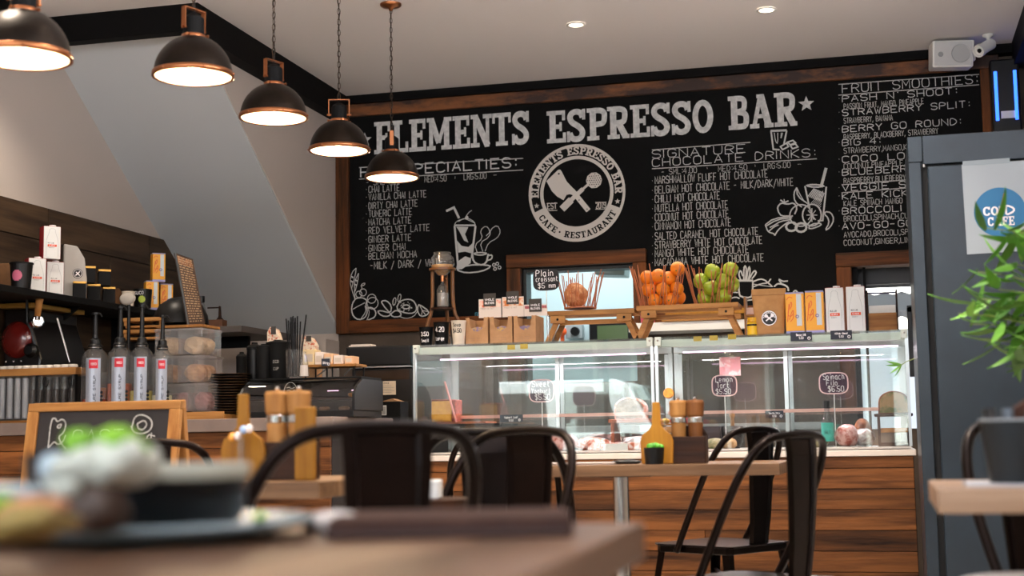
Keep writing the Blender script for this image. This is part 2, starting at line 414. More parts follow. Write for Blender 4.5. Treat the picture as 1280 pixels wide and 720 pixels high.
# back wall with two openings
O1 = (-2.034, -1.364, 1.16, 1.84); O2 = (-.135, .80, .86, 1.767)
bw = MB().box(XL, O1[0], YW, YW+.12, 0, CZ).box(O1[0], O1[1], YW, YW+.12, 0, O1[2]).box(O1[0], O1[1], YW, YW+.12, O1[3], CZ)
bw.box(O1[1], O2[0], YW, YW+.12, 0, CZ).box(O2[0], O2[1], YW, YW+.12, 0, O2[2]).box(O2[0], O2[1], YW, YW+.12, O2[3], CZ).box(O2[1], XR+.1, YW, YW+.12, 0, CZ)
struct('wall_back', bw, mat('back_wall_paint', '5E5145', .8, c2='4C4137', scale=3))
# black crown trim
struct('trim_1', MB().box(XL, XR, YW-.09, YW, CZ-.05, CZ), m_trim)
struct('trim_2', MB().box(XL+.006, XL+.09, ys-.0, YW-.09, CZ-.155, CZ), m_trim)
struct('trim_3', MB().box(XT, XL+.09, ys-.05, ys+.02, CZ-.135, CZ), m_trim)
struct('trim_4', MB().box(XT, XT+.07, YF, ys-.05, CZ-.13, CZ), m_trim)
struct('trim_5', MB().box(XR-.09, XR, YF, YW-.09, CZ-.14, CZ), m_trim)
# brown plank tiles on the far left wall, each one its own piece
m_tile = wood('brown_plank_tile', '4F3D2B', '2E2118', 'y', 3, .45, vary=.2)
tz = 2.025; th = .172; tl = 1.02
tw = struct('wall_left_tiling', MB().box(XT, XT+.004, 3.2, 7.9, .95, tz), mat('grout', '1E1813', .9))
for row in range(6):
    off = [.0, .42, .75][row % 3]; y = 3.2-off+.02
    while y < 7.85:
        a, b = max(y, 3.2), min(y+tl, 7.88)
        if b-a > .05: put('tile', MB().box(0, .012, a+.003, b-.003, 0, th-.006), m_tile, tw, (XT+.004, 0, tz-(row+1)*th+.003), bevel=.001)
        y += tl
# shopfront behind the camera
m_alu = mat('black_aluminium', '1C1C1E', .4, .5)
struct('wall_front', MB().box(-4.1, 1.1, YF-.08, YF, 2.86, CZ).box(-4.1, -3.9, YF-.08, YF, 0, CZ).box(.8, 1.1, YF-.08, YF, 0, CZ).box(-3.9, .8, YF-.08, YF, 0, .12), m_wall)
wf = struct('window_1', MB().box(-3.9, .8, YF-.06, YF-.02, .12, .18).box(-3.9, .8, YF-.06, YF-.02, 2.8, 2.86), m_alu)
for i in range(5):
    x = -3.9+i*4.65/4; put('mullion', MB().box(x, x+.05, YF-.06, YF-.02, .18, 2.8), m_alu, wf)
    if i < 4: put('pane', MB().box(x+.05, x+4.65/4, YF-.043, YF-.037, .18, 2.8), m_glass, wf)

# ------------------------------------------------------------------ the kitchen behind the first opening
m_kit = mat('kitchen_wall', 'BFD3D6', .5)
k = MB().box(-3.4, -.5, YW+1.9, YW+2.0, 0, CZ).box(-3.5, -3.4, YW+.12, YW+2, 0, CZ).box(-.6, -.5, YW+.12, YW+2, 0, CZ)
struct('wall_kitchen', k, m_kit)
area('kitchen_ceiling_lamp', (-1.9, YW+1.0, CZ-.02), (0, 0, 0), 1.2, .3, 24, (.93, .98, 1))
ex = thing('extractor_box', 'grey box with a teal lit end high in the serving hatch', 'appliance', P(765, 333, Y=YW+1.2))
put('housing', MB().prism([(-.1, -.06), (.1, -.075), (.12, .09), (-.12, .09)], -.1, .1), mat('grey_box', '8C9590', .4, .5), ex, bevel=.006)
put('lit_end', MB().box(.02, .09, -.105, -.1, -.03, .06), mat('teal_lamp', '4FB5B8', .3, emit='5FD0D8', es=.6), ex)
p = P(765, 415, Y=YW+1.85)
hb = thing('kitchen_oven', 'black built-in oven with green window seen through the hatch', 'oven', (p.x, p.y, p.z))
put('body', MB().box(-.16, .22, -.03, .04, -.12, .09), m_black, hb, bevel=.004); put('door_glass', MB().box(-.1, .12, -.035, -.03, -.06, .045), mat('oven_green', '4B5A38', .3), hb)
p = P(712, 415, Y=YW+1.85)
vb = thing('gas_valve', 'grey valve box with an orange handle and black dial on kitchen wall', 'valve', (p.x, p.y, p.z))
put('box', MB().box(-.02, .1, -.04, .04, -.05, .05), mat('light_grey_metal', 'A8B0B2', .4, .3), vb, bevel=.004)
put('handle', MB().lathe([(0, 0), (.03, .005), (.034, .03), (.015, .045), (0, .045)], 12, (-.04, -.04, .0), Vector((0, -1, 0))).box(-.055, -.03, -.06, -.04, -.07, .03), mat('orange_plastic', 'E2571A', .4), vb)
put('dial', MB().lathe([(0, 0), (.034, 0), (.03, .03), (0, .03)], 14, (.05, -.04, 0), Vector((0, -1, 0))), m_black, vb)

# ------------------------------------------------------------------ yard beyond the second opening
struct('wall_yard', MB().box(-.45, 2.6, YW+3.4, YW+3.5, 0, 1.65).box(-.5, -.4, YW+2.0, YW+3.5, 0, 1.65), mat('white_render', 'EAEAE6', .9))
aw = thing('yard_awning', 'grey corrugated sheet awning in the yard beyond the hatch', 'awning', P(1120, 375, Y=YW+2.2))
zz = []
for i in range(41):
    zz.append((-.35+i*.03, .012*math.sin(i*PI/2)))
me = MB()
for i in range(40):
    me.add([(zz[i][0], -.0, zz[i][1]+.05), (zz[i+1][0], -.0, zz[i+1][1]+.05), (zz[i+1][0], .5, zz[i+1][1]-.09), (zz[i][0], .5, zz[i][1]-.09), ], [(0, 1, 2, 3)])
put('corrugated_sheet', me, mat('galvanised', '77736F', .5, .3), aw)
put('front_rail', MB().box(-.35, .85, -.02, .0, -.08, .04), mat('awning_shade', '8A8682', .7), aw)
rs = thing('roller_shutter_box', 'dark grey roller shutter box at the top of the right hatch', 'shutter', P(1110, 345, Y=YW+.16))
put('casing', MB().box(-.28, .5, -.03, .1, -.05, .07), mat('dark_grey', '3A3D42', .5), rs, bevel=.01)
put('slat', MB().box(-.28, .5, .0, .02, -.065, -.05), mat('dark_grey_2', '55585C', .5), rs)

# ------------------------------------------------------------------ chalkboard with frame and lettering
cb = thing('menu_chalkboard', 'huge black menu chalkboard in a brown timber frame filling the back wall', 'chalkboard', (-1.28, B0, 1.52))
bo = cb.location
def bl(x0, x1, z0, z1): return (x0-bo.x, x1-bo.x, z0-bo.z, z1-bo.z)
def bbox(mb, x0, x1, z0, z1, y0=0, y1=.04): a = bl(x0, x1, z0, z1); return mb.box(a[0], a[1], y0, y1, a[2], a[3])
pan = MB(); z0, z1 = 1.56, 2.85
bbox(pan, -3.13, O1[0], z0, z1); bbox(pan, O1[0], O1[1], O1[3], z1); bbox(pan, O1[1], O2[0], z0, z1); bbox(pan, O2[0], O2[1], O2[3], z1)
put('panel', pan, m_board, cb)
def fr(name, x0, x1, z0, z1, m, y0=-.025): return put(name, bbox(MB(), x0, x1, z0, z1, y0, .035), m, cb, bevel=.004)
fr('frame_board', -3.20, -3.115, 1.49, 2.905, m_frame_z); fr('frame_board', -3.115, .70, 2.83, 2.905, m_burnt)
fr('frame_board', -3.115, -2.118, 1.49, 1.567, m_frame); fr('frame_board', -1.284, -.215, 1.49, 1.567, m_frame); fr('frame_board', .60, .685, 1.8, 2.83, m_frame_z)
for (a, b, t, bot) in ((-2.118, -1.284, 1.92, 1.16), (-.217, .80, 1.84, .95)):
    put('hatch_frame_board', bbox(MB(), a, b, t-.078, t, -.045, .035), m_frame, cb, bevel=.005)
    put('hatch_frame_board', bbox(MB(), a, a+.083, bot, t-.079, -.04, .035), m_frame_z, cb, bevel=.005)
    if b < 0: put('hatch_frame_board', bbox(MB(), b-.08, b, 1.40, t-.079, -.04, .035), m_frame_z, cb, bevel=.005)
struct('window_2', MB().box(O1[0], O1[0]+.02, YW-.01, YW+.11, O1[2], O1[3]).box(O1[0]+.02, O1[1], YW+.0, YW+.11, O1[3]-.02, O1[3]), m_black)
struct('window_3', MB().box(O2[0], O2[0]+.03, YW-.01, YW+.11, O2[2], O2[3]).box(O2[0]+.06, O2[0]+.075, YW+.04, YW+.11, O2[2], O2[3]), m_blackm)

def ink_on_board(name, ink, m, off=.0015):
    return put(name, ink.mesh(name, m, lambda u, v: (u-bo.x, -off, v-bo.z)), m, cb)
def bp(x, y): q = P(x, y, Y=B0); return (q.x, q.z)
def bline(ink, txt, x0, y0, x1, hpx, wt=.085, slab_=False):
    a = bp(x0, y0); c = bp(x0, y0-hpx); d = P(x1, y0, Y=B0)
    own = len(txt) > 1
    k_ = Ink() if own else ink[2]
    (slab_text if slab_ else (lambda *z: text_ink(*z, wt=wt)))(k_, txt, a[0], a[1], c[1]-a[1], d.x-a[0])
    if own: ink_on_board(ink[0], k_, ink[1])
marks = Ink(); m_pale = mat('pale_chalk', 'B8B7B4', .9, spec=.1)
t, h, l = ('title_word', m_chalk, marks), ('heading_line', m_chalk, marks), ('menu_line', m_pale, marks)
bline(t, 'ELEMENTS', 468, 193, 662.5, 40, slab_=True); bline(t, 'ESPRESSO', 684, 179.5, 892.5, 40, slab_=True); bline(t, 'BAR', 911, 162.8, 997, 42, slab_=True)
for q in (bp(1008, 130), bp(456, 175)): ink_on_board('star', Ink().star(q, .047), m_chalk)
bline(h, 'HOT SPECIALTIES:', 451, 221.5, 645, 12, .13)
for a, b in (((449, 209.5), (654, 198)), ((449, 224), (654, 212.5)), ((815, 187.5), (938, 178)), ((815, 211), (1021, 198.5)), ((1048, 105.5), (1224, 93)), ((1048, 119), (1224, 106)), ((1052, 231), (1160, 223)), ((1052, 241), (1160, 233))):
    ink_on_board('chalk_rule', Ink().line([bp(*a), bp(*b)], .005), m_pale)
bline(l, '- SML:4.00', 458, 232, 500, 7.5); bline(l, '|', 515, 229, 516, 6); bline(l, 'MED:4.50', 531, 228, 558, 7.5); bline(l, '|', 569, 225.5, 570, 6); bline(l, 'LRG:5.00', 580, 225, 608, 7.5); bline(l, '-', 617, 222, 622, 6)
L1 = [('CHAI LATTE', 241, 499.5), ('VANILLA CHAI LATTE', 250.6, 533), ('DIRTY CHAI LATTE', 261.5, 522), ('TUMERIC LATTE', 271.5, 515), ('MATCHA LATTE', 282, 514), ('RED VELVET LATTE', 292.5, 537), ('GINGER LATTE', 303.5, 514), ('GINGER CHAI', 314.5, 507), ('BELGIAN MOCHA', 324.5, 521)]
for tx, y, x1 in L1: bline(l, tx, 461, y, x1, 8.2); bline(l, '*', 457.5, y-.5, 458, 6)
bline(l, '-MILK / DARK / WHITE', 463, 336.5, 553, 9)
bline(h, 'SIGNATURE', 815.5, 198, 932, 10); bline(h, 'CHOCOLATE DRINKS:', 815.5, 208.5, 1019, 10)
bline(l, '- SML:4.00', 827, 218.6, 871, 7); bline(l, '|', 884, 213, 885, 5); bline(l, 'MED:4.50', 898, 214.6, 934, 7); bline(l, '|', 944, 210, 945, 5); bline(l, 'LRG:5.00', 955, 211.4, 988, 7); bline(l, '-', 997, 208, 1003, 5)
L2 = [('MARSHMALLOW FLUFF HOT CHOCOLATE', 230, 960), ('BELGIAN HOT CHOCOLATE - MILK/DARK/WHITE', 242, 992), ('CHILLI HOT CHOCOLATE', 253.5, 900), ('NUTELLA HOT CHOCOLATE', 265, 910), ('COCONUT HOT CHOCOLATE', 276.5, 911), ('CINNAMON HOT CHOCOLATE', 287.5, 914),
      ('SALTED CARAMEL HOT CHOCOLATE', 300, 948), ('STRAWBERRY WHITE HOT CHOCOLATE', 311, 953), ('MANGO WHITE HOT CHOCOLATE', 321.5, 936), ('MACADAMIA WHITE HOT CHOCOLATE', 332.5, 955)]
for tx, y, x1 in L2: bline(l, tx, 819, y, x1, 9.2, .085); bline(l, '*', 815, y-.5, 815.6, 6)
bline(h, 'FRUIT SMOOTHIES:', 1053, 116.5, 1222, 11)
L3 = [("PASH N' SHOOT:", 127.7, 1196), ('STRAWBERRY SPLIT:', 145, 1212), ('BERRY GO ROUND:', 165.5, 1201), ('BIG 4:', 182.5, 1100), ('COCO LOCO:', 203.5, 1160), ('BLUEBERRY BLISS:', 219.5, 1205), ('VEGGIE SMOOTHIES:', 239, 1224), ('KALE KICK:', 249.5, 1140), ('BROCCOLI BOOST:', 268, 1195), ('AVO-GO-GO:', 287, 1145)]
for tx, y, x1 in L3: bline(h, tx, 1053, y, x1, 8, .12); bline(h, '*', 1048.5, y-1, 1049, 6)
L4 = [('PASSION FRUIT, MANGO, PINEAPPLE', 136.7, 1155), ('STRAWBERRY, BANANA', 154.5, 1116), ('RASPBERRY, BLACKBERRY, STRAWBERRY', 174.8, 1173), ('STRAWBERRY,MANGO,KIWI,PINEAPPLE', 192, 1185), ('COCONUT,PINEAPPLE,MANGO', 211.5, 1155), ('RASPBERRY,BLUEBERRY,BANANA', 229.5, 1160), ('KALE SPINACH MANGO', 258, 1128), ('BROCCOLI,SPINACH,CUCUMBER', 277, 1165), ('AVOCADO,BROCOLI,SPINACH', 297, 1158), ('COCONUT,GINGER,LIME', 307, 1143)]
for tx, y, x1 in L4: bline(l, tx, 1055, y, x1, 6.8, .1)
ink_on_board('bullet_marks', marks, m_pale)['kind'] = 'stuff'
# round emblem
c = bp(720.8, 241); R_ = (bp(720.8, 180)[1]-bp(720.8, 302)[1])/2
e = Ink(); e.circ(c, R_-.008, .016, 64); e.circ(c, R_*.725, .02, 64)
arc_text(e, 'ELEMENTS ESPRESSO BAR', c, R_*.865, R_*.155, math.radians(184), math.radians(-4), cond=1)
a0, a1 = math.radians(202), math.radians(338); n = 40; rr = R_*.865; bw_ = R_*.25
e.line([(c[0]+rr*math.cos(a0+(a1-a0)*i/n), c[1]+rr*math.sin(a0+(a1-a0)*i/n)) for i in range(n+1)], bw_)
for a in (195, 345): e.star((c[0]+rr*math.cos(math.radians(a)), c[1]+rr*math.sin(math.radians(a))), .017)
k_ = R_
def ep(x, y): return bp(650+x/5.14, 170+y/5.14)
e.poly([ep(*q) for q in ((170, 290), (245, 218), (258, 216), (268, 228), (300, 292), (345, 340), (330, 372), (300, 378), (280, 412), (240, 390), (205, 355))])
e.line([ep(335, 350), ep(372, 395), ep(440, 480)], .030); e.line([ep(320, 362), ep(375, 380)], .02)
e.line([ep(270, 470), ep(330, 410)], .042); e.line([ep(325, 415), ep(405, 340)], .026); e.line([ep(400, 345), ep(440, 310)], .014); e.disc(ep(476, 285), R_*.165, 10)
ww = R_*.09
text_ink(e, 'EST', *ep(178, 470), .034, ep(235, 0)[0]-ep(178, 0)[0], .15); text_ink(e, '2019', *ep(488, 466), .034, ep(552, 0)[0]-ep(488, 0)[0], .15)
for x0, x1, ya in ((172, 240, 434), (172, 240, 480), (484, 556, 427), (484, 556, 471)): e.line([ep(x0, ya), ep(x1, ya-2)], .004)
ink_on_board('emblem', e, mat('emblem_chalk', 'CFC9C2', .9, spec=.1))
m_em = mat('emblem_chalk', 'CFC9C2', .9, spec=.1)
e2 = Ink(); arc_text(e2, 'CAFE', c, R_*.865, R_*.13, math.radians(210), math.radians(240), flip=True); ink_on_board('emblem_dark_word', e2, m_board, .0025); e2 = Ink(); arc_text(e2, 'RESTAURANT', c, R_*.865, R_*.13, math.radians(252), math.radians(331), flip=True); ink_on_board('emblem_dark_word', e2, m_board, .0025); e2 = Ink()
e2.disc((c[0]+rr*math.cos(math.radians(245)), c[1]+rr*math.sin(math.radians(245))), .006, 8)
for i in range(-3, 4):
    for j in range(-3, 4):
        if (i*i+j*j) < 9.5: e2.disc((ep(476, 285)[0]+(i+.5*(j % 2))*.0135, ep(476, 285)[1]+j*.0125), .0035, 6)
e2.disc(ep(250, 243), .006, 8); e2.disc(ep(380, 412), .004, 6); e2.disc(ep(432, 470), .004, 6)
ink_on_board('emblem_dark_dots', e2, m_board, .0025)['kind'] = 'stuff'
# chalk drawings
m_draw = mat('drawing_chalk', 'C4C4C2', .9, spec=.1); d = Ink(); w1 = .0045
def dl(pts, sc=3.6, ox=430, oy=220, w=w1, e_=1, cl=False): d.line(ease([bp(ox+x/sc, oy+y/sc) for x, y in pts], e_, cl), w, cl)
# milkshake and cup
dl([(460, 158), (495, 142), (518, 190)], w=.014, e_=0)
dl([(497, 222), (505, 205), (530, 195), (560, 190), (585, 205), (592, 222)]); dl([(497, 222), (592, 222)], w=.01, e_=0); dl([(498, 225), (513, 400)], w=.012, e_=0); dl([(592, 225), (575, 370)], w=.012, e_=0)
d.poly([bp(430+x/3.6, 220+y/3.6) for x, y in ((505, 228), (560, 230), (545, 262), (560, 300), (540, 290), (520, 250))]); d.poly([bp(430+x/3.6, 220+y/3.6) for x, y in ((508, 290), (530, 315), (560, 320), (582, 300), (580, 350), (545, 340), (515, 345))])
d.poly([bp(430+x/3.6, 220+y/3.6) for x, y in ((512, 385), (545, 362), (572, 370), (570, 392), (530, 420), (505, 418))])
dl([(515, 205), (540, 190), (560, 198), (590, 212)]); dl([(545, 190), (560, 165), (575, 155)]); d.disc(bp(430+553/3.6, 220+187/3.6), .011, 8)
dl([(510, 420), (560, 400), (640, 400), (665, 408), (620, 430), (550, 437), (512, 425)], cl=True, w=.008)
dl([(578, 350), (582, 385), (610, 402), (640, 395), (650, 350)], w=.01); dl([(578, 350), (610, 343), (650, 348), (615, 358)], cl=True, w=.007); dl([(648, 358), (668, 355), (665, 375), (645, 380)], w=.008)
dl([(600, 345), (588, 310), (625, 280), (612, 245), (640, 222), (660, 250), (640, 270)]); dl([(625, 340), (612, 300), (655, 275), (660, 240), (690, 220), (706, 250), (690, 280), (650, 300), (635, 340)])
for x, y in ((675, 400), (690, 395), (700, 412), (680, 418)): d.circ(bp(430+x/3.6, 220+y/3.6), .009, .005, 8)
ink_on_board('chalk_drawing', d, m_draw); d = Ink()
# bottom left fruit
a7 = dict(sc=7.2, ox=430, oy=320)
dl([(110, 108), (70, 150), (55, 230), (70, 300), (100, 390)], **a7); dl([(110, 108), (105, 160), (80, 250), (70, 290)], **a7); dl([(132, 155), (95, 230), (95, 310), (100, 380)], **a7); dl([(132, 155), (125, 230), (100, 320)], **a7)
for x, y in ((75, 190), (70, 230), (110, 220), (105, 260)): dl([(x-12, y-8), (x+10, y+6)], w=.009, e_=0, **a7)
for x, y, r in ((135, 345, .02), (172, 328, .022), (258, 425, .036), (250, 385, .028)): d.circ(bp(430+x/7.2, 320+y/7.2), r, w1, 14)
dl([(100, 390), (75, 430), (68, 490), (85, 545), (130, 575), (190, 560), (215, 500), (195, 440), (210, 400), (170, 375), (120, 378), (100, 390)], w=.007, **a7); dl([(205, 470), (250, 460), (290, 500), (280, 550), (235, 570), (215, 575)], w=.007, **a7); dl([(80, 480), (130, 450), (190, 420)], **a7); dl([(150, 570), (200, 500), (190, 450)], **a7); dl([(205, 580), (230, 520), (220, 470)], **a7)
dl([(145, 320), (165, 290), (150, 260), (190, 240), (185, 262), (155, 270)], **a7)
dl([(415, 515), (350, 440), (335, 405), (385, 400), (430, 450), (420, 515), (330, 490), (300, 500), (340, 540), (400, 545), (430, 515), (470, 485), (515, 510), (510, 545), (440, 550), (415, 515)], w=.007, **a7)
for x, y in ((455, 410), (500, 377)): dl([(x-16, y+30), (x-12, y-20), (x+8, y-38), (x+16, y-10), (x, y+35)], cl=True, **a7)
dl([(470, 470), (500, 410), (560, 388), (620, 395), (655, 450), (650, 500), (600, 520), (520, 505)], cl=True, w=.007, **a7); d.circ(bp(430+560/7.2, 320+458/7.2), .022, .007, 14, ry=.012)
for i in range(22):
    a_ = random.random()*6.28; r_ = .45+.5*random.random(); x, y = 560+75*r_*math.cos(a_), 455+52*r_*math.sin(a_); dl([(x-4, y), (x+5, y+2)], e_=0, w=.004, **a7)
dl([(500, 545), (560, 565), (630, 545), (660, 500)], **a7); dl([(665, 450), (680, 435), (770, 500), (745, 535), (690, 545), (662, 500)], cl=True, w=.007, **a7)
for x, y in ((680, 440), (700, 530), (735, 530), (750, 500)): dl([(705, 490), (x, y)], e_=0, **a7)
ink_on_board('chalk_drawing', d, m_draw); d = Ink()
# glass with chocolate by the heading
a4 = dict(sc=4.5, ox=920, oy=150)
dl([(197, 62), (210, 165), (245, 168)], w=.009, e_=0, **a4); dl([(285, 60), (270, 135)], w=.009, e_=0, **a4); dl([(195, 62), (285, 58)], w=.012, e_=0, **a4); dl([(215, 72), (222, 120), (235, 135), (235, 72)], **a4); dl([(255, 72), (252, 110), (262, 72)], **a4)
for q in ([(250, 150), (285, 130), (295, 150), (262, 167)], [(290, 125), (320, 115), (335, 128), (305, 140)], [(305, 142), (335, 135), (348, 152), (318, 162)]): dl(q, cl=True, e_=0, w=.008, **a4)
ink_on_board('chalk_drawing', d, m_draw); d = Ink()
# fruit and smoothie
dl([(388, 372), (415, 500), (440, 560)], w=.009, e_=0, **a4); dl([(508, 375), (488, 565), (460, 568)], w=.009, e_=0, **a4); dl([(388, 370), (430, 362), (508, 370), (450, 380)], cl=True, w=.008, **a4); dl([(478, 378), (507, 270)], w=.016, e_=0, **a4)
for i in range(9): dl([(405+i*9, 400+i*4+30), (440+i*7, 385+i*3)], e_=0, w=.006, **a4)
for i in range(8): dl([(420+i*8, 470+i*4), (490-i*2, 400+i*14)], e_=0, w=.003, **a4)
dl([(240, 520), (232, 490), (255, 465), (290, 475), (325, 465), (345, 495), (330, 530)], w=.008, **a4); dl([(240, 520), (255, 540), (300, 540)], w=.007, **a4); dl([(250, 450), (272, 465), (295, 455)], w=.008, **a4); dl([(275, 468), (270, 445)], e_=0, **a4)
dl([(342, 380), (325, 410), (330, 460), (370, 490)], w=.007, **a4); dl([(342, 380), (345, 430), (410, 475)], w=.007, **a4); dl([(342, 380), (360, 420), (385, 460)], **a4)
d.circ(bp(920+365/4.5, 150+537/4.5), .062, .007, 22); d.circ(bp(920+427/4.5, 150+535/4.5), .052, .008, 20, ry=.062)
for k2 in range(8):
    a_ = k2*PI/4; dl([(427, 535), (427+30*math.cos(a_), 535+38*math.sin(a_))], e_=0, w=.005, **a4)
for q in ([(165, 590), (210, 555), (320, 540)], [(165, 600), (230, 560), (315, 550)], [(190, 605), (220, 590), (250, 570), (310, 560)], [(218, 650), (235, 620), (270, 590), (300, 570)], [(180, 630), (215, 600), (240, 590)], [(165, 590), (180, 630), (215, 640), (218, 650)]): dl(q, w=.007, **a4)
for x, y in ((312, 600), (366, 605)): d.circ(bp(920+x/4.5, 150+y/4.5), .03, .012, 12, ry=.025)
dl([(405, 610), (425, 585), (475, 580), (480, 592), (430, 612)], cl=True, w=.007, **a4); dl([(500, 515), (535, 520), (552, 560), (530, 605), (500, 622), (525, 580), (515, 545), (500, 535)], cl=True, w=.007, **a4)
ink_on_board('chalk_drawing', d, m_draw); d = Ink()
# jar with sticks, behind the paper bag
a5 = dict(sc=7.53, ox=880, oy=320)
dl([(325, 240), (330, 350), (345, 385), (440, 395), (458, 350), (460, 235)], w=.009, **a5); dl([(318, 232), (462, 232)], w=.012, e_=0, **a5)
for q in ([(345, 225), (325, 170), (345, 130), (365, 190)], [(375, 225), (375, 110), (390, 90), (400, 130), (390, 225)], [(400, 225), (415, 120), (430, 100), (435, 160), (415, 225)], [(425, 220), (455, 160), (480, 135), (495, 160), (450, 215)]): dl(q, w=.008, **a5)
dl([(465, 240), (530, 215), (570, 225), (600, 250), (640, 285)], w=.008, **a5); dl([(465, 290), (540, 260), (600, 255), (630, 215)], w=.007, **a5); dl([(465, 265), (560, 280), (650, 290)], **a5); dl([(660, 290), (690, 260), (740, 265), (790, 290), (795, 330)], w=.009, **a5); dl([(730, 262), (700, 215), (740, 240), (790, 235)], w=.008, **a5); dl([(840, 340), (860, 322), (880, 340)], w=.008, **a5)
for q in ([(255, 300), (290, 290), (322, 310)], [(250, 400), (300, 385), (335, 400)], [(270, 340), (320, 345)], [(400, 420), (470, 410), (480, 440)]): dl(q, w=.007, **a5)
ink_on_board('chalk_drawing', d, m_draw)
bt = Ink(); text_ink(bt, '@GORA', *bp(591, 396), .024, .075, .2)
ink_on_board('small_blue_lettering', bt, mat('blue_chalk', '3D7E94', .8))

# ------------------------------------------------------------------ pendants
def pendant(loc, label, rz, proto=None):
    t_ = thing('pendant_lamp', label, 'lamp', loc, rz, 'copper and black dome pendants')
    R = .1265
    dome = [(R*math.cos(a_), .132*math.sin(a_)) for a_ in [i*PI/2/12 for i in range(0, 11)]]
    outer = dome+[(.033, .131)]; inner = [(r_-.003 if r_ > .02 else r_, z_-.004) for r_, z_ in reversed(outer)]
    put('shade', MB().lathe(outer, 40), m_gun, t_, smooth=True)
    put('shade_lining', MB().lathe([(r_-.004, z_-.003) for r_, z_ in outer]+[(0, .115)], 40), mat('cream_enamel_glow', 'F2E6D2', .5, emit='FFD9A0', es=.2), t_, smooth=True)  # lining glows by itself to imitate bulb light on the enamel
    put('rim', MB().lathe([(R, .012), (R+.004, .011), (R+.005, -.004), (R-.002, -.006), (R-.006, -.002)], 40), m_copper, t_, smooth=True)
    for k in range(6):
        a_ = k*PI/3; put('rivet', MB().blob(((R+.005)*math.cos(a_), (R+.005)*math.sin(a_), .003), .004, .004, .004, 0, 0, 8, 5), m_copper, t_)
    put('socket_housing', MB().lathe([(.034, .12), (.033, .19), (.022, .2), (.012, .206), (0, .206)], 24), m_blackm, t_, smooth=False)
    put('collar', MB().lathe([(.034, .118), (.038, .12), (.038, .134), (.034, .136)], 24), m_copper, t_, smooth=True)
    for k in range(4):
        a_ = k*PI/2+.4; put('screw', MB().lathe([(0, 0), (.003, 0), (.003, .012), (.005, .012), (.005, .016), (0, .016)], 8, (.036*math.cos(a_), .036*math.sin(a_), .127), Vector((math.cos(a_), math.sin(a_), 0))), m_copper, t_)
    yk = put('yoke', MB().box(-.045, -.042, -.009, .009, .15, .222).box(.042, .045, -.009, .009, .15, .222).box(-.045, .045, -.009, .009, .219, .222), m_copper, t_)
    put('yoke_bolt', MB().tube([(-.052, 0, .155), (-.03, 0, .155)], .004, 8).tube([(.052, 0, .155), (.03, 0, .155)], .004, 8), m_copper, yk)
    z = .222; i = 0; top = CZ-loc[2]
    ch = []
    while z < top-.03:
        mb = MB(); a_ = (i % 2)*PI/2+.3; dx, dy = .0065*math.cos(a_), .0065*math.sin(a_)
        lh = .026
        mb.tube([(dx*math.cos(q), dy*math.cos(q), z+.013+lh*.5*math.sin(q)*1.15) for q in [2*PI*k/10 for k in range(10)]], .0014, 5, closed=True)
        ch.append((mb, z)); z += .0235; i += 1
    # links share two meshes
    base = [MB(), MB()]
    ms = []
    for par in (0, 1):
        a_ = par*PI/2+.3; dx, dy = .0065*math.cos(a_), .0065*math.sin(a_)
        ms.append(MB().tube([(dx*math.cos(q), dy*math.cos(q), .013+.026*.575*math.sin(q)) for q in [2*PI*k/10 for k in range(10)]], .0015, 5, closed=True).mesh('chain_link', mat('bronze_chain', '4B3A2C', .4, .9), True))
    for n_, (mb, zc) in enumerate(ch): put('chain_link', ms[n_ % 2], None, t_, (0, 0, zc))
    put('cord', MB().tube([(0, 0, .2)]+[(.004*math.sin(q*3), .004*math.cos(q*3), .2+(top-.2)*q/12) for q in range(1, 12)]+[(0, 0, top)], .0018, 6), m_black, t_)
    put('canopy', MB().lathe([(0, top-.034), (.008, top-.034), (.012, top-.022), (.045, top-.014), (.052, top-.008), (.052, top)], 28), m_copper, t_, smooth=True)
    put('bulb', MB().blob((0, 0, .055), .028, .028, .038, 0, 0, 14, 8), mat('bulb_glow', 'FFF0D8', .4, emit='FFD7A0', es=4), t_, smooth=True)
    l_ = bpy.data.lights.new('bulb_light', 'POINT'); l_.energy = 2.4; l_.color = (1, .78, .52); l_.shadow_soft_size = .03
    lo = bpy.data.objects.new('bulb_light', l_); COL.objects.link(lo); lo.parent = t_; lo.location = (0, 0, -.0)
    return t_
pend = [((-2.2, 3.31), 'copper rimmed black dome pendant at the left edge, nearest of the row'), ((-2.2, 4.12), 'copper rimmed black dome pendant in front of the sloping soffit, second of the row'),
        ((-2.2, 4.95), 'copper rimmed black dome pendant third in the row, against the left wall'), ((-2.2, 5.66), 'copper rimmed dome pendant fourth in the row, yoke seen open, by the board corner'),
        ((-2.2, 6.43), 'copper rimmed dome pendant farthest in the row, hanging in front of the title lettering')]
px = [(28, 72), (241.5, 95), (342, 147), (424, 188), (490, 222)]
for i, ((x, y), lab) in enumerate(pend):
    q = P(px[i][0], px[i][1], Y=y); pendant((q.x, y, q.z), lab, [1.1, 1.25, 1.2, .3, 1.9][i])

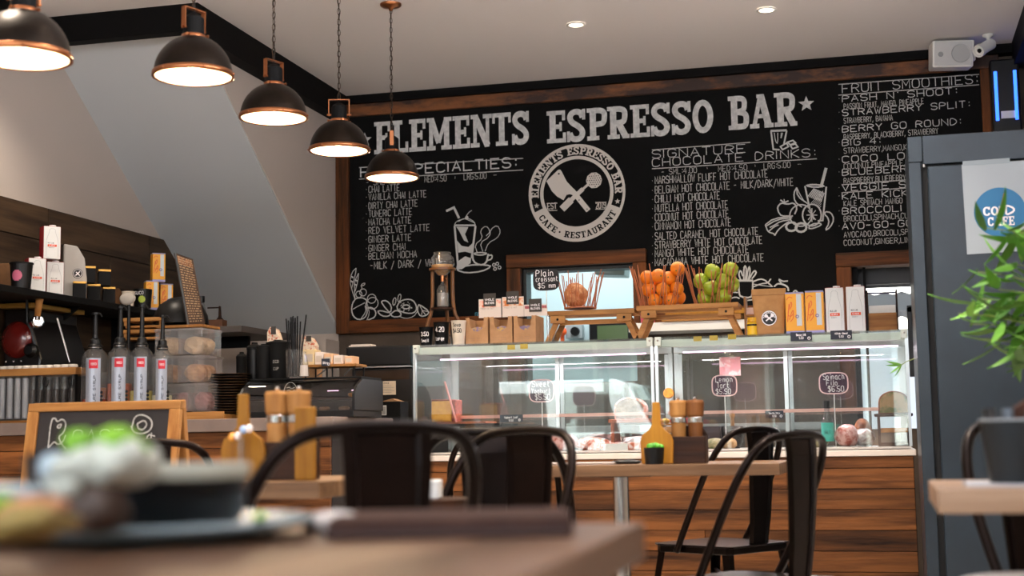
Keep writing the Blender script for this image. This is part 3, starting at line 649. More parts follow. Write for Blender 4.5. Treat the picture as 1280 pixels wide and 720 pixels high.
# recessed downlights
for i, (x, y) in enumerate(((720, 30), (958, 11.5))):
    q = P(x, y, Z=CZ); t_ = thing('downlight', ['round recessed downlight lit warm, left of the two above the title', 'round recessed downlight lit warm, right one near the top edge'][i], 'ceiling light', (q.x, q.y, CZ-.002), 0)
    put('rim', MB().lathe([(.048, 0), (.05, -.005), (.038, -.006), (.036, .0)], 24), m_white, t_, smooth=True)
    put('lens', MB().cyl((0, 0, -.003), .037, .002, 20), mat('downlight_glow', 'FFF4E4', .4, emit='FFE6C8', es=4), t_)
def spot(loc, e, ang=1.9, col=(1, .86, .7)):
    l_ = bpy.data.lights.new('ceiling_spot', 'SPOT'); l_.energy = e; l_.spot_size = ang; l_.spot_blend = .8; l_.color = col; l_.shadow_soft_size = .05
    o = bpy.data.objects.new('ceiling_spot', l_); COL.objects.link(o); o.location = loc; return o
for i, (x, y) in enumerate(((720, 30), (958, 11.5))):
    q = P(x, y, Z=CZ); spot((q.x, q.y, CZ-.03), 40)
for x, y in ((-1.55, 5.3), (-.3, 5.3), (-2.6, 3.4), (-1.45, 3.5), (-.2, 3.6), (-2.7, 1.9)): spot((x, y, CZ-.03), 105, 1.25)  # added spots without fixtures, lighting the floor so it brightens the ceiling
for x, y in ((-3.5, 5.6), (-3.5, 4.2)): spot((x, y, CZ-.03), 22)  # two more added spots without fixtures, on the tiled side

# speaker and camera
q = P(1190, 68, Y=YW-.28)
t_ = thing('wall_speaker', 'white wall speaker tilted under the ceiling above the smoothie list', 'speaker', q, 0, rot=(.1, .05, .12))
put('cabinet', MB().prism([(-.105, -.075), (.108, -.07), (.11, .075), (-.108, .07)], -.03, .12), m_white, t_, bevel=.008)
put('grille', MB().prism([(-.097, -.066), (.098, -.062), (.1, .066), (-.098, .062)], -.036, -.031), mat('speaker_grille', 'C9CACA', .7), t_, bevel=.004)
put('woofer', MB().lathe([(0, 0), (.045, .0), (.05, .003), (.05, .005)], 28, (.04, -.0365, 0), Vector((0, -1, 0))), mat('speaker_grey', 'B2B4B5', .7), t_, smooth=False)
put('tweeter', MB().lathe([(0, 0), (.012, .0), (.014, .002)], 14, (-.065, -.0365, -.005), Vector((0, -1, 0))), mat('speaker_grey2', '9C9EA0', .7), t_)
put('bracket', MB().box(.108, .125, .0, .1, -.03, .03), m_white, t_, bevel=.003)
q = P(1235, 43, Z=CZ)
t_ = thing('security_camera', 'white bullet security camera on the ceiling by the right corner', 'camera', q)
put('mount', MB().lathe([(0, 0), (.03, 0), (.03, -.012), (.012, -.02), (.012, -.05), (0, -.05)], 18), m_white, t_, smooth=True)
ax = Vector((-.55, -.6, -.42)).normalized()
put('body', MB().lathe([(0, -.04), (.02, -.04), (.03, -.025), (.03, .07), (.034, .072), (.034, .1), (.028, .1), (.026, .085), (0, .085)], 22, (0, 0, -.06), ax), m_white, t_, smooth=False)
put('lens', MB().lathe([(0, .086), (.012, .086), (.012, .09), (0, .092)], 14, (0, 0, -.06), ax), m_black, t_)

# insect killer on the right wall
q = P(1257, 112, Y=YW-.16)
t_ = thing('insect_killer', 'black upright wall unit with two blue glowing strips and a small label', 'insect lamp', (q.x, YW-.165, q.z), 0)
put('housing', MB().box(-.075, .075, .0, .09, -.30, .17), m_black, t_, bevel=.01)
for s in (-1, 1): put('blue_tube', MB().tube([(s*.05, -.008, -.17), (s*.05, -.008, .1)], .009, 10), mat('blue_tube', '2050FF', .3, emit='2E63FF', es=1.6), t_)
put('label_plate', MB().box(-.03, .045, -.006, -.001, -.16, -.12), m_white, t_)

# ------------------------------------------------------------------ counters
YC, ZD = 6.30, .767
def plank_rows(parent, x0, x1, y, ztop, hs, seed, loc0):
    rnd = random.Random(seed); z = ztop
    for hgt in hs:
        x = x0; 
        while x < x1-.01:
            ln = rnd.uniform(.7, 1.7); e_ = min(x+ln, x1)
            if x1-e_ < .25: e_ = x1
            z0_ = max(z-hgt+.0025, .02)
            put('plank', MB().box(0, e_-x-.002, -.018-rnd.uniform(0, .004), .0, 0, z-z0_), m_plank, parent, (x-loc0[0], y-loc0[1], z0_-loc0[2]), bevel=.0018)
            x = e_
        z -= hgt
        if z < .05: break
base = (-1.0, YC, 0)
sc_ = thing('service_counter', 'timber clad counter base under the glass display cases', 'counter', base)
put('carcass', MB().box(-1.10, 1.12, .0, .72, .02, ZD-.026), mat('dark_carcass', '120C08', .8), sc_)
put('ledge', MB().box(-1.11, 1.13, -.03, .75, ZD-.026, ZD), mat('cream_ledge', 'E4D8CC', .5), sc_, bevel=.003)
plank_rows(sc_, -2.10, .12, YC, ZD-.028, [.05]+[.087]*9, 3, base)
YB, ZB = 5.65, .942
base = (-3.1, YB, 0)
cb2 = thing('coffee_counter', 'raised timber clad coffee bar counter with a pale worktop edge', 'counter', base)
put('carcass', MB().box(-.915, .86, .0, .7, .02, ZB-.055), mat('dark_carcass', '120C08', .8), cb2)
put('worktop', MB().box(-.918, .88, -.04, .72, ZB-.055, ZB), mat('taupe_worktop', '8B7B72', .4, c2='7A6A62', scale=6), cb2, bevel=.004)
plank_rows(cb2, -4.015, -2.24, YB, ZB-.057, [.07]+[.1]*9, 5, base)
base = (-2.155, YC, 0)
cb3 = thing('oven_bench', 'low timber clad bench joining the coffee bar to the display counter', 'counter', base)
put('carcass', MB().box(-.05, .04, .1, .7, .02, ZD-.026), mat('dark_carcass', '120C08', .8), cb3)
put('worktop', MB().box(-.055, .042, .09, .75, ZD-.026, ZD), mat('taupe_worktop', '8B7B72', .4), cb3, bevel=.003)
plank_rows(cb3, -2.20, -2.12, YC+.1, ZD-.028, [.05]+[.087]*9, 8, base)

# back bench along the wall, behind the cases
bb = thing('back_bench', 'stainless back bench under the chalkboard behind the display cases', 'bench', (-1.4, 7.5, 0))
put('worktop', MB().box(-1.6, 1.1, 0, .62, .86, .9), m_steel, bb, bevel=.004)
for i in range(4):
    x = -1.58+i*.67
    put('cabinet_door', MB().box(x, x+.66, .03, .05, .1, .85), mat('taupe_door', '5A5048', .5), bb, bevel=.004)
put('plinth', MB().box(-1.6, 1.1, .06, .6, 0, .1), m_black, bb)

# ------------------------------------------------------------------ display cases
m_rail = mat('pale_mint_rail', 'D5DCD3', .35, .1)
m_alum = mat('satin_aluminium', 'C4CBCB', .3, .8)
m_led = mat('pink_led', 'FFE0F5', .4, emit='FFC8EE', es=1.6)
ZT = 1.277; ZK = ZD+.004
def case(x0, x1, label, leftend, rightend):
    t_ = thing('display_case', label, 'display case', ((x0+x1)/2, YC, ZK), 0, 'glass display cases')
    w = (x1-x0)/2; H = ZT-ZK; dp = .62
    put('deck', MB().box(-w+.005, w-.005, .0, dp, 0, .008), mat('case_deck', 'C9C2BA', .3, .3), t_)
    put('front_glass', MB().box(-w+.012, w-.012, .012, .018, .009, H-.0), m_case, t_)
    put('top_glass', MB().box(-w+.012, w-.012, .03, dp-.03, H-.008, H-.002), m_case, t_)
    put('top_front_rail', MB().box(-w, w, .02, .05, H-.045, H-.012), m_rail, t_, bevel=.002)
    put('top_rear_rail', MB().box(-w, w, dp-.03, dp, H-.04, H), m_alum, t_, bevel=.002)
    for s, end in ((-1, leftend), (1, rightend)):
        put('corner_post', MB().box(s*w-.012 if s > 0 else -w, s*w if s > 0 else -w+.012, 0, .02, .009, H-.012), m_alum, t_)
        put('corner_cap', MB().box(s*w-.028 if s > 0 else -w, s*w if s > 0 else -w+.028, -.004, .026, H-.04, H), m_rail, t_, bevel=.003)
        put('rear_post', MB().box(s*w-.02 if s > 0 else -w, s*w if s > 0 else -w+.02, dp-.02, dp, .009, H-.04), m_alum, t_)
        if end: put('side_glass', MB().box(s*w-.008 if s > 0 else -w+.002, s*w-.002 if s > 0 else -w+.008, .02, dp-.02, .009, H-.04), m_case, t_)
    for i in range(2):
        a_ = -w+.02+i*(w-.04); dr = put('sliding_door', MB().box(a_, a_+w, dp-.012-.006*i, dp-.008-.006*i, .02, H-.045), m_case, t_)
        put('door_frame', MB().box(a_, a_+.018, dp-.018-.006*i, dp-.004-.006*i, .02, H-.045).box(a_+w-.018, a_+w, dp-.018-.006*i, dp-.004-.006*i, .02, H-.045), m_alum, dr)
    sh = put('glass_shelf', MB().box(-w+.02, w-.02, .22, dp-.03, .168, .175), m_case, t_)
    put('shelf_rail', MB().box(-w+.02, w-.02, .212, .222, .164, .179), mat('shelf_edge', 'D9A99A', .3, .4), sh)
    put('light_strip', MB().box(-w+.12, w-.04, .04, .052, H-.072, H-.066), m_led, t_)
    for s in (-1, 1): put('hinge_bolt', MB().lathe([(0, 0), (.005, 0), (.004, .005), (0, .006)], 10, (s*(w-.014), -.004, H-.016), Vector((0, -1, 0))), m_chrome, t_)
    l_ = area('case_light', ((x0+x1)/2, YC+.30, ZT-.06), (0, 0, 0), (x1-x0)-.2, .03, 4, (1, .84, .9))
    return t_
XM = P(817, 425, Y=YC).x
XC0, XC1 = P(516, 432, Y=YC).x, P(1134, 410, Y=YC).x
case(XC0, XM-.004, 'glass display case on the left, with the sweet yoghurt sign inside', 1, 0)
case(XM+.004, XC1, 'glass display case on the right, with the spinach filo sign inside', 0, 1)
solo('case_end_post', MB().box(-.012, .016, -.02, .02, 0, .30).box(-.012, .016, -.02, .04, .27, .295), m_black, 'black upright metal post clamped at the right end of the display case beside the fridge', 'post', (P(1139, 430, Y=YC-.03).x, YC-.05, P(1139, 471, Y=YC-.05).z), bevel=.003)
def X(px, Y, y=500): return P(px, y, Y=Y).x
def Zp(px, y, Y): return P(px, y, Y=Y).z

def text_part(name, txt, parent, m, u, v, h, w, y, wt=.14, plane='xz'):
    k = Ink(); text_ink(k, txt, u, v, h, w, wt); return put(name, k.mesh(name, m, (lambda a, b: (a, y, b)) if plane == 'xz' else (lambda a, b: (a, b, y))), m, parent)

# speech bubble price signs on sticks
m_plum = mat('plum_card', '43253F', .7); m_pinkchalk = mat('pink_outline', 'F0C8C8', .7); m_ink_white = mat('white_marker', 'F2EEF0', .7)
def bubble(px, py, wpx, hpx, Y, lines, label, base_z, card=None, rim=True, group=None, stick=True):
    q = P(px, py, Y=Y); sc = P(px+50, py, Y=Y).x-q.x; sc /= 50
    w, h_ = wpx*sc/2, hpx*sc/2
    t_ = thing('price_sign', label, 'sign', (q.x, Y, base_z), 0, group); z = q.z-base_z
    pts = [(w*(abs(math.cos(a_))**.55)*(1 if math.cos(a_) > 0 else -1), z+h_*(abs(math.sin(a_))**.55)*(1 if math.sin(a_) > 0 else -1)) for a_ in [2*PI*i/28 for i in range(28)]]
    put('card', MB().prism(pts, 0, .003), card or m_plum, t_)
    if rim: k = Ink(); k.line(pts, .0055, True); put('rim_line', k.mesh('rim_line', m_pinkchalk, lambda a, b: (a, -.0012, b)), None, t_)
    for tx, u, v, hh, ww in lines: text_part('lettering', tx, t_, m_ink_white, -w+u*2*w, z-h_+v*2*h_, hh*2*h_, ww*2*w, -.002, .1)
    if stick: put('stick', MB().tube([(0, .004, 0), (0, .004, z-h_+.01)], .0022, 6), m_white, t_)
    return t_
bubble(677, 488.5, 31, 27, 6.42, [('Sweet', .13, .68, .27, .72), ('Yoghurt', .1, .39, .22, .78), ('$5.50', .24, .1, .24, .6)], 'plum speech bubble price sign reading Sweet Yoghurt on a white stick', ZK+.008)
bubble(905.5, 482, 31, 26, 6.42, [('Lemon', .15, .68, .25, .7), ('Tart', .2, .39, .25, .5), ('$5.50', .15, .1, .24, .6)], 'plum speech bubble price sign reading Lemon Tart on a white stick', ZK+.008)
bubble(1042, 479, 36, 27, 6.42, [('Spinach', .14, .68, .27, .75), ('Filo', .25, .4, .24, .4), ('$6.50', .3, .1, .26, .55)], 'plum speech bubble price sign reading Spinach Filo on a white stick', ZK+.008)

# small dark labels
m_navy = mat('navy_label', '1B2233', .6)
def tagcard(px, py, wpx, hpx, Y, lines, label, rz=0, m=None, base=None):
    q = P(px, py, Y=Y); sc = (P(px+50, py, Y=Y).x-q.x)/50; w, h_ = wpx*sc/2, hpx*sc/2
    t_ = thing('shelf_label', label, 'label', q if base is None else (q.x, Y, base), rz); z = 0 if base is None else q.z-base
    put('card', MB().box(-w, w, 0, .003, z-h_, z+h_), m or m_navy, t_)
    for tx, v, hh, ww in lines: text_part('lettering', tx, t_, m_ink_white, -w*ww, z-h_+v*2*h_, hh*2*h_, ww*2*w, -.0015, .16)
    k = Ink(); k.circ((w*.72, z-h_*.45), h_*.28, h_*.14, 10); put('mark', k.mesh('mark', m_ink_white, lambda a, b: (a, -.0015, b)), None, t_)
    if base is not None: put('stick', MB().tube([(0, .005, 0), (0, .005, z)], .0015, 6), m_chrome, t_)
    return t_
tagcard(1001.5, 420.5, 27, 11.5, YC-.006, [('Bonsoy Milk', .55, .25, .45), ('5.50', .2, .25, .2)], 'navy price label under the orange cartons on the case edge')
tagcard(1051.5, 418.5, 27, 11.5, YC-.006, [('Milklab Almond', .55, .22, .6), ('5.50', .2, .22, .2)], 'navy price label under the white milk cartons on the case edge')
tagcard(968, 518, 23, 9.5, 6.5, [('Vanilla Slice', .55, .25, .6), ('6.00', .15, .25, .2)], 'navy label on a stick in the middle of the right display case', .12, base=ZK+.008)
tagcard(639, 523, 32, 9, 6.40, [('Yoghurt Loaf', .5, .3, .6), ('5.50', .12, .25, .2)], 'slanted navy label beside the wrapped slices in the left display case', -.25, base=ZK+.008)

# ---- food inside the cases
m_crust = mat('bread_crust', '9A5A34', .6, c2='5E3220', scale=30, bump=.5); m_crumb = mat('bread_crumb', 'C9A070', .8, c2='A67C50', scale=40, bump=.4)
m_yellow = mat('yellow_sponge', 'DFA73F', .8, c2='C98E2E', scale=35, bump=.4); m_red = mat('berry_topping', 'A8523C', .5, c2='6E2A22', scale=60, contrast=(.4, .6))
m_wrap = mat('wrapped_pastry', 'C66A4C', .35, c2='E8D5CE', scale=45, contrast=(.45, .6), coat=.4); m_wrap2 = mat('wrapped_roll', 'D9A6A0', .35, c2='A04434', scale=40, contrast=(.45, .62), coat=.5)
m_green_food = mat('salad_filling', 'B9A57E', .6, c2='5E6A33', scale=40)
m_board_o = mat('orange_board', 'B5653F', .5, c2='9A5030', scale=8)
z0 = ZK+.008
def rect_item(name, px0, px1, py0, py1, Y, dep, m, label, cat, base=None, group=None, bevel=.004, rz=0):
    xa, xb = X(px0, Y), X(px1, Y); zt_ = Zp((px0+px1)/2, py0, Y); zb = Zp((px0+px1)/2, py1, Y) if base is None else base
    return solo(name, MB().box(-(xb-xa)/2, (xb-xa)/2, 0, dep, 0, zt_-zb), m, label, cat, ((xa+xb)/2, Y, zb), rz, group, bevel=bevel)
# left case: cake on a board
Yk = 6.42; zb = Zp(560, 529, Yk)
cst = thing('cake_riser', 'dark riser shelf at the left end of the left display case', 'riser', (X(565, Yk), Yk, z0))
w_ = X(600, Yk)-X(535, Yk)
put('shelf', MB().box(-w_*.5, w_*.95, 0, .3, zb-z0-.014, zb-z0-.004), m_blackm, cst, bevel=.002); put('support', MB().box(-w_*.46, -w_*.42, .02, .28, 0, zb-z0-.014).box(w_*.88, w_*.92, .02, .28, 0, zb-z0-.014), m_blackm, cst)
solo('serving_board', MB().prism([(-.12, 0), (.12, 0), (.12, .2), (-.08, .2)], 0, .01, 'xy'), m_board_o, 'orange wooden board under the yellow cake in the left case', 'board', (X(575, Yk), Yk+.01, zb-.0035), 0, bevel=.002)
ck = thing('cake_block', 'cut yellow cake with a red crumb side on the orange board', 'cake', (X(552, Yk), Yk+.02, zb+.007))
put('sponge', MB().box(-.058, .04, 0, .11, 0, .098), m_yellow, ck, bevel=.006); put('crumb_side', MB().box(.041, .062, .002, .11, 0, .103), m_red, ck, bevel=.005); put('topping', MB().box(-.058, .04, .002, .108, .0985, .106), m_red, ck, bevel=.003)
solo('cake_slicer_stick', MB().tube([(0, 0, 0), (-.055, .0, .19)], .005, 8), mat('pink_handle', 'D98C84', .5), 'pink handle leaning up from the yellow cake', 'utensil', (X(571, Yk), Yk-.01, zb+.004))
# dark bulky coffee grinder like shape behind the left case
# pastries row on the deck
pl = [(640, 660, 545, 6.44, 'wrapped slice nearest the slanted label', m_wrap), (672, 722, 543, 6.42, 'long glossy wrapped roll under the sweet yoghurt sign', m_wrap2), (716, 760, 547, 6.5, 'low wrapped roll right of the yoghurt sign stick', m_wrap)]
for i, (a_, b_, y_, Yy, lab, mm) in enumerate(pl):
    w_ = X(b_, Yy)-X(a_, Yy); hh = (Zp(a_, y_, Yy)-z0)
    solo('wrapped_roll', MB().blob((0, 0, hh*.5), w_/2, .05, hh*.55, .06, i, 22, 12, flat=.9), mm, lab, 'pastry', ((X(a_, Yy)+X(b_, Yy))/2, Yy, z0), smooth=True, group='wrapped rolls in the left case')
for i in range(5):
    solo('fruit_bar', MB().box(-.03, .03, 0, .09, 0, .035), m_wrap, ['dark fruit bar at the left of the row below the bread board', 'second fruit bar in the row below the bread board', 'middle fruit bar of the row below the bread board', 'fourth fruit bar, just left of the wooden paddle', 'last fruit bar, half behind the wooden paddle'][i], 'pastry', (X(742+i*16, 6.4), 6.37+.012*(i % 2), z0), .1*(i % 3-1), 'fruit bars in the left case', bevel=.008)
solo('white_label', MB().box(-.055, .055, 0, .002, 0, .03), m_white, 'blank white label in front of the fruit bars', 'label', (X(768, 6.35), 6.352, z0))
# bread loaf on riser
Yk = 6.62; zb = Zp(790, 524, Yk)
rb = thing('bread_riser', 'wooden board on legs holding the dark crusted loaf in the left case', 'riser', (X(793, Yk), Yk, z0))
put('board', MB().box(-.11, .13, -.09, .1, zb-z0-.016, zb-z0), m_board_o, rb, bevel=.003); put('leg', MB().box(-.1, -.085, -.08, .08, 0, zb-z0-.016), m_board_o, rb); put('leg', MB().box(.11, .125, -.08, .08, 0, zb-z0-.016), m_board_o, rb)
lf = thing('bread_loaf', 'half loaf with pink crumb crust on the board, left case', 'bread', (X(787, Yk), Yk-.02, zb))
prof = [(.072*math.cos(a_), .05+.052*math.sin(a_)) for a_ in [PI*i/12 for i in range(13)]]+[(-.07, 0), (.07, 0)]
put('crust', MB().prism(prof, .004, .12), m_wrap, lf, bevel=.004); put('cut_face', MB().prism([(x*.9, .004+z_*.9) for x, z_ in prof], -.0, .004), mat('grey_crumb', 'A8937A', .8, c2='75604B', scale=30, bump=.4), lf)
solo('foil_platter', MB().lathe([(0, 0), (.075, .01), (.08, .03), (.07, .055), (0, .065)], 26), mat('silver_foil', 'B9B4B2', .35, .6, bump=.5), 'round silver foil wrapped cake below the bread board', 'cake', (X(798, 6.5), 6.5, z0), smooth=True)
for i, (a_, y_) in enumerate(((752, 541), (765, 538))):
    solo('cellophane_pack', MB().blob((0, 0, .02), .035, .03, .025, .2, 20+i, 14, 8, flat=.8), m_wrap2, ['small cellophane pack left of the foil cake', 'second small cellophane pack beside the foil cake'][i], 'pastry', (X(a_, 6.55), 6.56+.03*i, z0), smooth=True)
solo('amber_round', MB().lathe([(0, 0), (.022, 0), (.026, .008), (.022, .016), (0, .018)], 20, ax=Vector((0, -1, .1)).normalized()), mat('amber_jelly', 'E09A2A', .3, c2='B86E16', scale=60), 'round orange dried fruit slice hung behind the glass by the middle post', 'fruit slice', (X(829, 6.6, 492), 6.78, Zp(829, 492, 6.78)))
# right case
Yk = 6.5
cr = thing('treat_crate', 'wooden crate of small treats behind the pepper mills in the right case', 'crate', (X(848, Yk), Yk, z0))
for s in (0, 1, 2): put('slat', MB().box(-.09, .09, -.004, .004, .005+s*.034, .034+s*.034), m_oak, cr, bevel=.001)
put('tray', MB().box(-.09, .09, .005, .16, .11, .116).box(-.09, -.082, 0, .16, 0, .11).box(.082, .09, 0, .16, 0, .11), m_oak, cr)
for i in range(5): solo('wrapped_treat', MB().blob((0, 0, .012), .018, .015, .013, .1, 30+i), mat('red_wrapper', 'C8252A', .3) if i in (1, 3) else mat('gold_wrapper', 'B8933E', .3, .5), ['gold wrapped treat, leftmost on the crate', 'red wrapped treat, second on the crate', 'gold wrapped treat in the middle of the crate', 'red wrapped treat, fourth on the crate', 'gold wrapped treat, rightmost on the crate'][i], 'sweet', (X(848, Yk)-.065+i*.032, Yk+.03+.03*(i % 2), z0+.1165), group='treats on the crate', smooth=True)
solo('cake_box', MB().box(-.05, .05, 0, .12, 0, .10).box(.052, .056, 0, .1, 0, .09), mat('plum_box', '3A2730', .6), 'dark plum box between the treat crate and the brown chair', 'box', (X(885, Yk), Yk, z0), bevel=.003)
wh = thing('wooden_pestle', 'pale wooden pestle standing in a black bowl, right case', 'utensil', (X(914, Yk), Yk+.02, z0))
put('bowl', MB().lathe([(0, .0), (.03, 0), (.045, .03), (.05, .1), (.046, .1), (.04, .03), (0, .02)], 22), m_black, wh, smooth=True); put('handle', MB().lathe([(.008, .02), (.009, .12), (.008, .135), (.013, .142), (.013, .155), (.006, .16), (0, .161)], 14), m_oakz, wh, smooth=True)
for i, (a_, Yy, mm, lab) in enumerate(((893, 6.4, m_green_food, 'wrapped sandwich left of the chair back in the right case'), (908, 6.42, m_crumb, 'second wrapped sandwich behind the chair hoop'), (1020, 6.42, m_green_food, 'green filled wrap left of the teal bottle'))):
    solo('sandwich', MB().blob((0, 0, .022), .045, .04, .026, .08, 50+i, 18, 8, flat=.85), mm, lab, 'sandwich', (X(a_, Yy), Yy, z0), smooth=True)
tb = thing('teal_bottle', 'small clear bottle with teal label and black cap, right case', 'bottle', (X(1033, 6.42), 6.42, z0)); tb.scale = (1.0, 1.0, 1.3)
put('body', MB().lathe([(0, 0), (.024, 0), (.026, .01), (.026, .085), (.011, .115), (.011, .135), (0, .135)], 22), m_jar, tb, smooth=True); put('label_band', MB().lathe([(.0266, .02), (.0266, .082)], 22), mat('teal_label', '3FB5A4', .5), tb, smooth=True); put('cap', MB().cyl((0, 0, .13), .014, .026, 18), m_black, tb); text_part('lettering', 'SALT', tb, m_black, -.012, .045, .01, .024, -.0272)
for i, (a_, b_, y_, Yy, mm, lab) in enumerate(((1042, 1072, 531, 6.42, m_wrap2, 'large cling wrapped roll right of the teal bottle'), (1062, 1092, 536, 6.5, mat('pale_wrap', 'D8D2D0', .3, c2='8A6A66', scale=40, coat=.6), 'pale wrapped roll beside the wooden riser'), (1065, 1088, 524, 6.66, m_crust, 'brown bun at the back beside the wooden riser'))):
    w_ = X(b_, Yy)-X(a_, Yy); hh = (Zp(a_, y_, Yy)-z0); solo('wrapped_roll', MB().blob((0, 0, hh*.5), w_/2, .06, hh*.52, .06, 60+i, 22, 12, flat=.9), mm, lab, 'pastry', ((X(a_, Yy)+X(b_, Yy))/2, Yy, z0), smooth=True, group='wrapped rolls in the right case')
Yk = 6.5; zb = Zp(1115, 517, Yk)
rr_ = thing('wooden_riser', 'two tier dark wooden riser at the right end of the right case', 'riser', (X(1116, Yk), Yk, z0))
w_ = (X(1140, Yk)-X(1092, Yk))/2; hz = zb-z0
put('top_shelf', MB().box(-w_, w_, -.06, .12, hz-.012, hz), m_darkwood, rr_, bevel=.002); put('middle_shelf', MB().box(-w_*.72, w_*.72, -.04, .12, hz*.42, hz*.42+.02), m_oak, rr_, bevel=.002); put('base_board', MB().box(-w_*.8, w_*.8, -.05, .12, 0, .018), m_darkwood, rr_)
for s in (-1, 1): put('side', MB().box(s*w_*.78-.006, s*w_*.78+.006, -.05, .12, 0, hz-.012), m_darkwood, rr_)
lf = thing('bread_loaf', 'sliced seeded loaf on top of the wooden riser', 'bread', (X(1117, Yk), Yk, zb))
prof2 = [(.066*math.cos(a_), .05+.05*math.sin(a_)) for a_ in [PI*i/12 for i in range(13)]]+[(-.068, 0), (.068, 0)]
put('crust', MB().prism(prof2, .0, .1), m_crust, lf, bevel=.004); put('cut_face', MB().prism([(x*.9, .004+z_*.9) for x, z_ in prof2], -.004, .0), mat('seeded_crumb', 'B59463', .8, c2='6E7A44', scale=25, contrast=(.5, .62)), lf)
# pink card taped to the rear glass and orange rod
pk = solo('pink_card', MB().box(-.05, .05, 0, .002, -.045, .045), mat('pink_card', 'E59AA0', .6, c2='F2D7D7', scale=9, contrast=(.48, .52)), 'pink and white card stuck on the sliding door behind the lemon tart sign', 'card', (X(912, 6.88, 458), 6.895, Zp(912, 458, 6.895)))

# ------------------------------------------------------------------ on top of the cases
zt = ZT
# small picnic style bench risers
def bench(pxa, pxb, py, Y, label):
    xa, xb = X(pxa, Y, py), X(pxb, Y, py); z_ = Zp((pxa+pxb)/2, py, Y)-zt; w = (xb-xa)/2
    t_ = thing('mini_bench', label, 'riser', ((xa+xb)/2, Y, zt), 0, 'wooden bench risers on the display case')
    for i in range(3): put('top_slat', MB().box(-w, w, -.085+i*.058, -.03+i*.058, z_-.022, z_), m_oak, t_, bevel=.002)
    for s in (-1, 1):
        put('block', MB().box(s*w*.76-.035, s*w*.76+.035, -.088, -.07, z_-.057, z_-.023), m_oak, t_, bevel=.002)
        put('bolt', MB().lathe([(0, 0), (.006, 0), (.005, .003), (0, .003)], 12, (s*w*.76, -.088, z_-.04), Vector((0, -1, 0))), m_blackm, t_)
        for yy in (-.07, .06):
            a_ = MB().prism([(s*w*.76-.012, z_-.03), (s*w*.76+.014, z_-.03), (s*(w*.76+.055)+.014, 0), (s*(w*.76+.055)-.014, 0)], yy, yy+.018); put('leg', a_, m_oak, t_, bevel=.001)
    put('stretcher', MB().box(-w*.8, w*.8, -.01, .01, z_-.06, z_-.04), m_oak, t_)
    return t_, z_
bench(689, 797, 389, 6.52, 'wooden mini bench on the left carrying the croissant sign and bread basket')
b2, zb2 = bench(799, 925, 382, 6.52, 'wooden mini bench on the right carrying the orange and apple baskets')
m_cane = mat('red_cane', '9C5434', .5, c2='C07A50', scale=20)
def basket(pxa, pxb, pya, pxc, pxd, pyb, Y, label, seed, n=26):
    zbz = Zp((pxc+pxd)/2, pyb, Y); ztz = Zp((pxa+pxb)/2, pya, Y); R1 = (X(pxb, Y)-X(pxa, Y))/2; R0 = (X(pxd, Y)-X(pxc, Y))/2; hh = ztz-zbz
    t_ = thing('cane_basket', label, 'basket', ((X(pxc, Y)+X(pxd, Y))/2, Y, zbz), 0); rnd = random.Random(seed)
    put('base_ring', MB().lathe([(0, .0), (R0, 0), (R0, .006), (0, .006)], 24), m_cane, t_)
    for i in range(n):
        a_ = 2*PI*i/n+rnd.uniform(-.08, .08); b_ = a_+rnd.uniform(-.35, .35); h2 = hh*rnd.uniform(.82, 1.06)
        put('cane', MB().tube([(R0*.96*math.cos(a_), R0*.96*math.sin(a_)*.8, .003), (R1*math.cos(b_)*h2/hh, R1*math.sin(b_)*.8, h2)], .0024, 5), m_cane, t_)
    return t_, zbz
_, zbb = basket(697, 757, 341, 708, 748, 386, 6.53, 'flared cane stick basket holding the round loaf', 1)
solo('round_loaf', MB().blob((0, 0, .058), .056, .05, .06, .06, 5, 26, 16), mat('crusty_loaf', 'B0693C', .6, c2='D8A878', scale=22, bump=.8, contrast=(.42, .62)), 'crusty round loaf standing in the left cane basket', 'bread', (X(722, 6.53), 6.53, zbb+.006), smooth=True)
basket(792, 861, 334, 803, 852, 385, 6.53, 'flared cane stick basket filled with oranges', 2, 30)
basket(856, 927, 334, 872, 917, 383, 6.53, 'flared cane stick basket filled with green apples', 3, 30)
m_orange = mat('orange_peel', 'F08A18', .45, c2='E67A0E', scale=12, bump=.35, bscale=300)
m_apple = mat('green_apple_skin', 'A9B52E', .3, c2='8AA022', scale=10, coat=.2)
pos = [(809, 347, 0), (823, 345, -.02), (836, 348, .01), (847, 336, 0), (811, 362, .01), (829, 362, -.035), (846, 361, .0), (819, 376, -.02), (838, 375, -.02), (848, 372, .03), (826, 352, .05)]
olab = ['top left', 'second from left in the top row', 'third from left in the top row', 'topmost, standing proud at the right', 'middle row left', 'middle row centre, nearest the front', 'middle row right', 'bottom left', 'bottom right of centre', 'bottom far right, mostly behind', 'back middle, mostly hidden']
for (x, y, dy), lab in zip(pos, olab):
    Y = 6.53+dy; q = P(x, y, Y=Y); t_ = thing('orange', 'orange in the cane basket, '+lab, 'fruit', q, 0, 'oranges in the cane basket', rot=(random.random()*2, random.random()*2, 0))
    put('peel', MB().blob((0, 0, 0), .034, .034, .032, .01, x, 20, 12), m_orange, t_, smooth=True); put('stem_button', MB().blob((0, 0, .0315), .004, .004, .003, 0, 0, 8, 5), mat('stem_green', '5F6B2A', .7), t_)
pos = [(890, 340, .0), (913, 338, .0), (876, 352, .0), (904, 352, -.01), (889, 360, -.035), (881, 373, .0), (904, 371, -.02), (915, 356, .04), (893, 372, .04)]
olab = ['top centre with its stem hollow showing', 'top right', 'left of the upper row', 'right of centre in the upper row', 'front centre', 'bottom left', 'bottom right', 'far right behind', 'back bottom, mostly hidden']
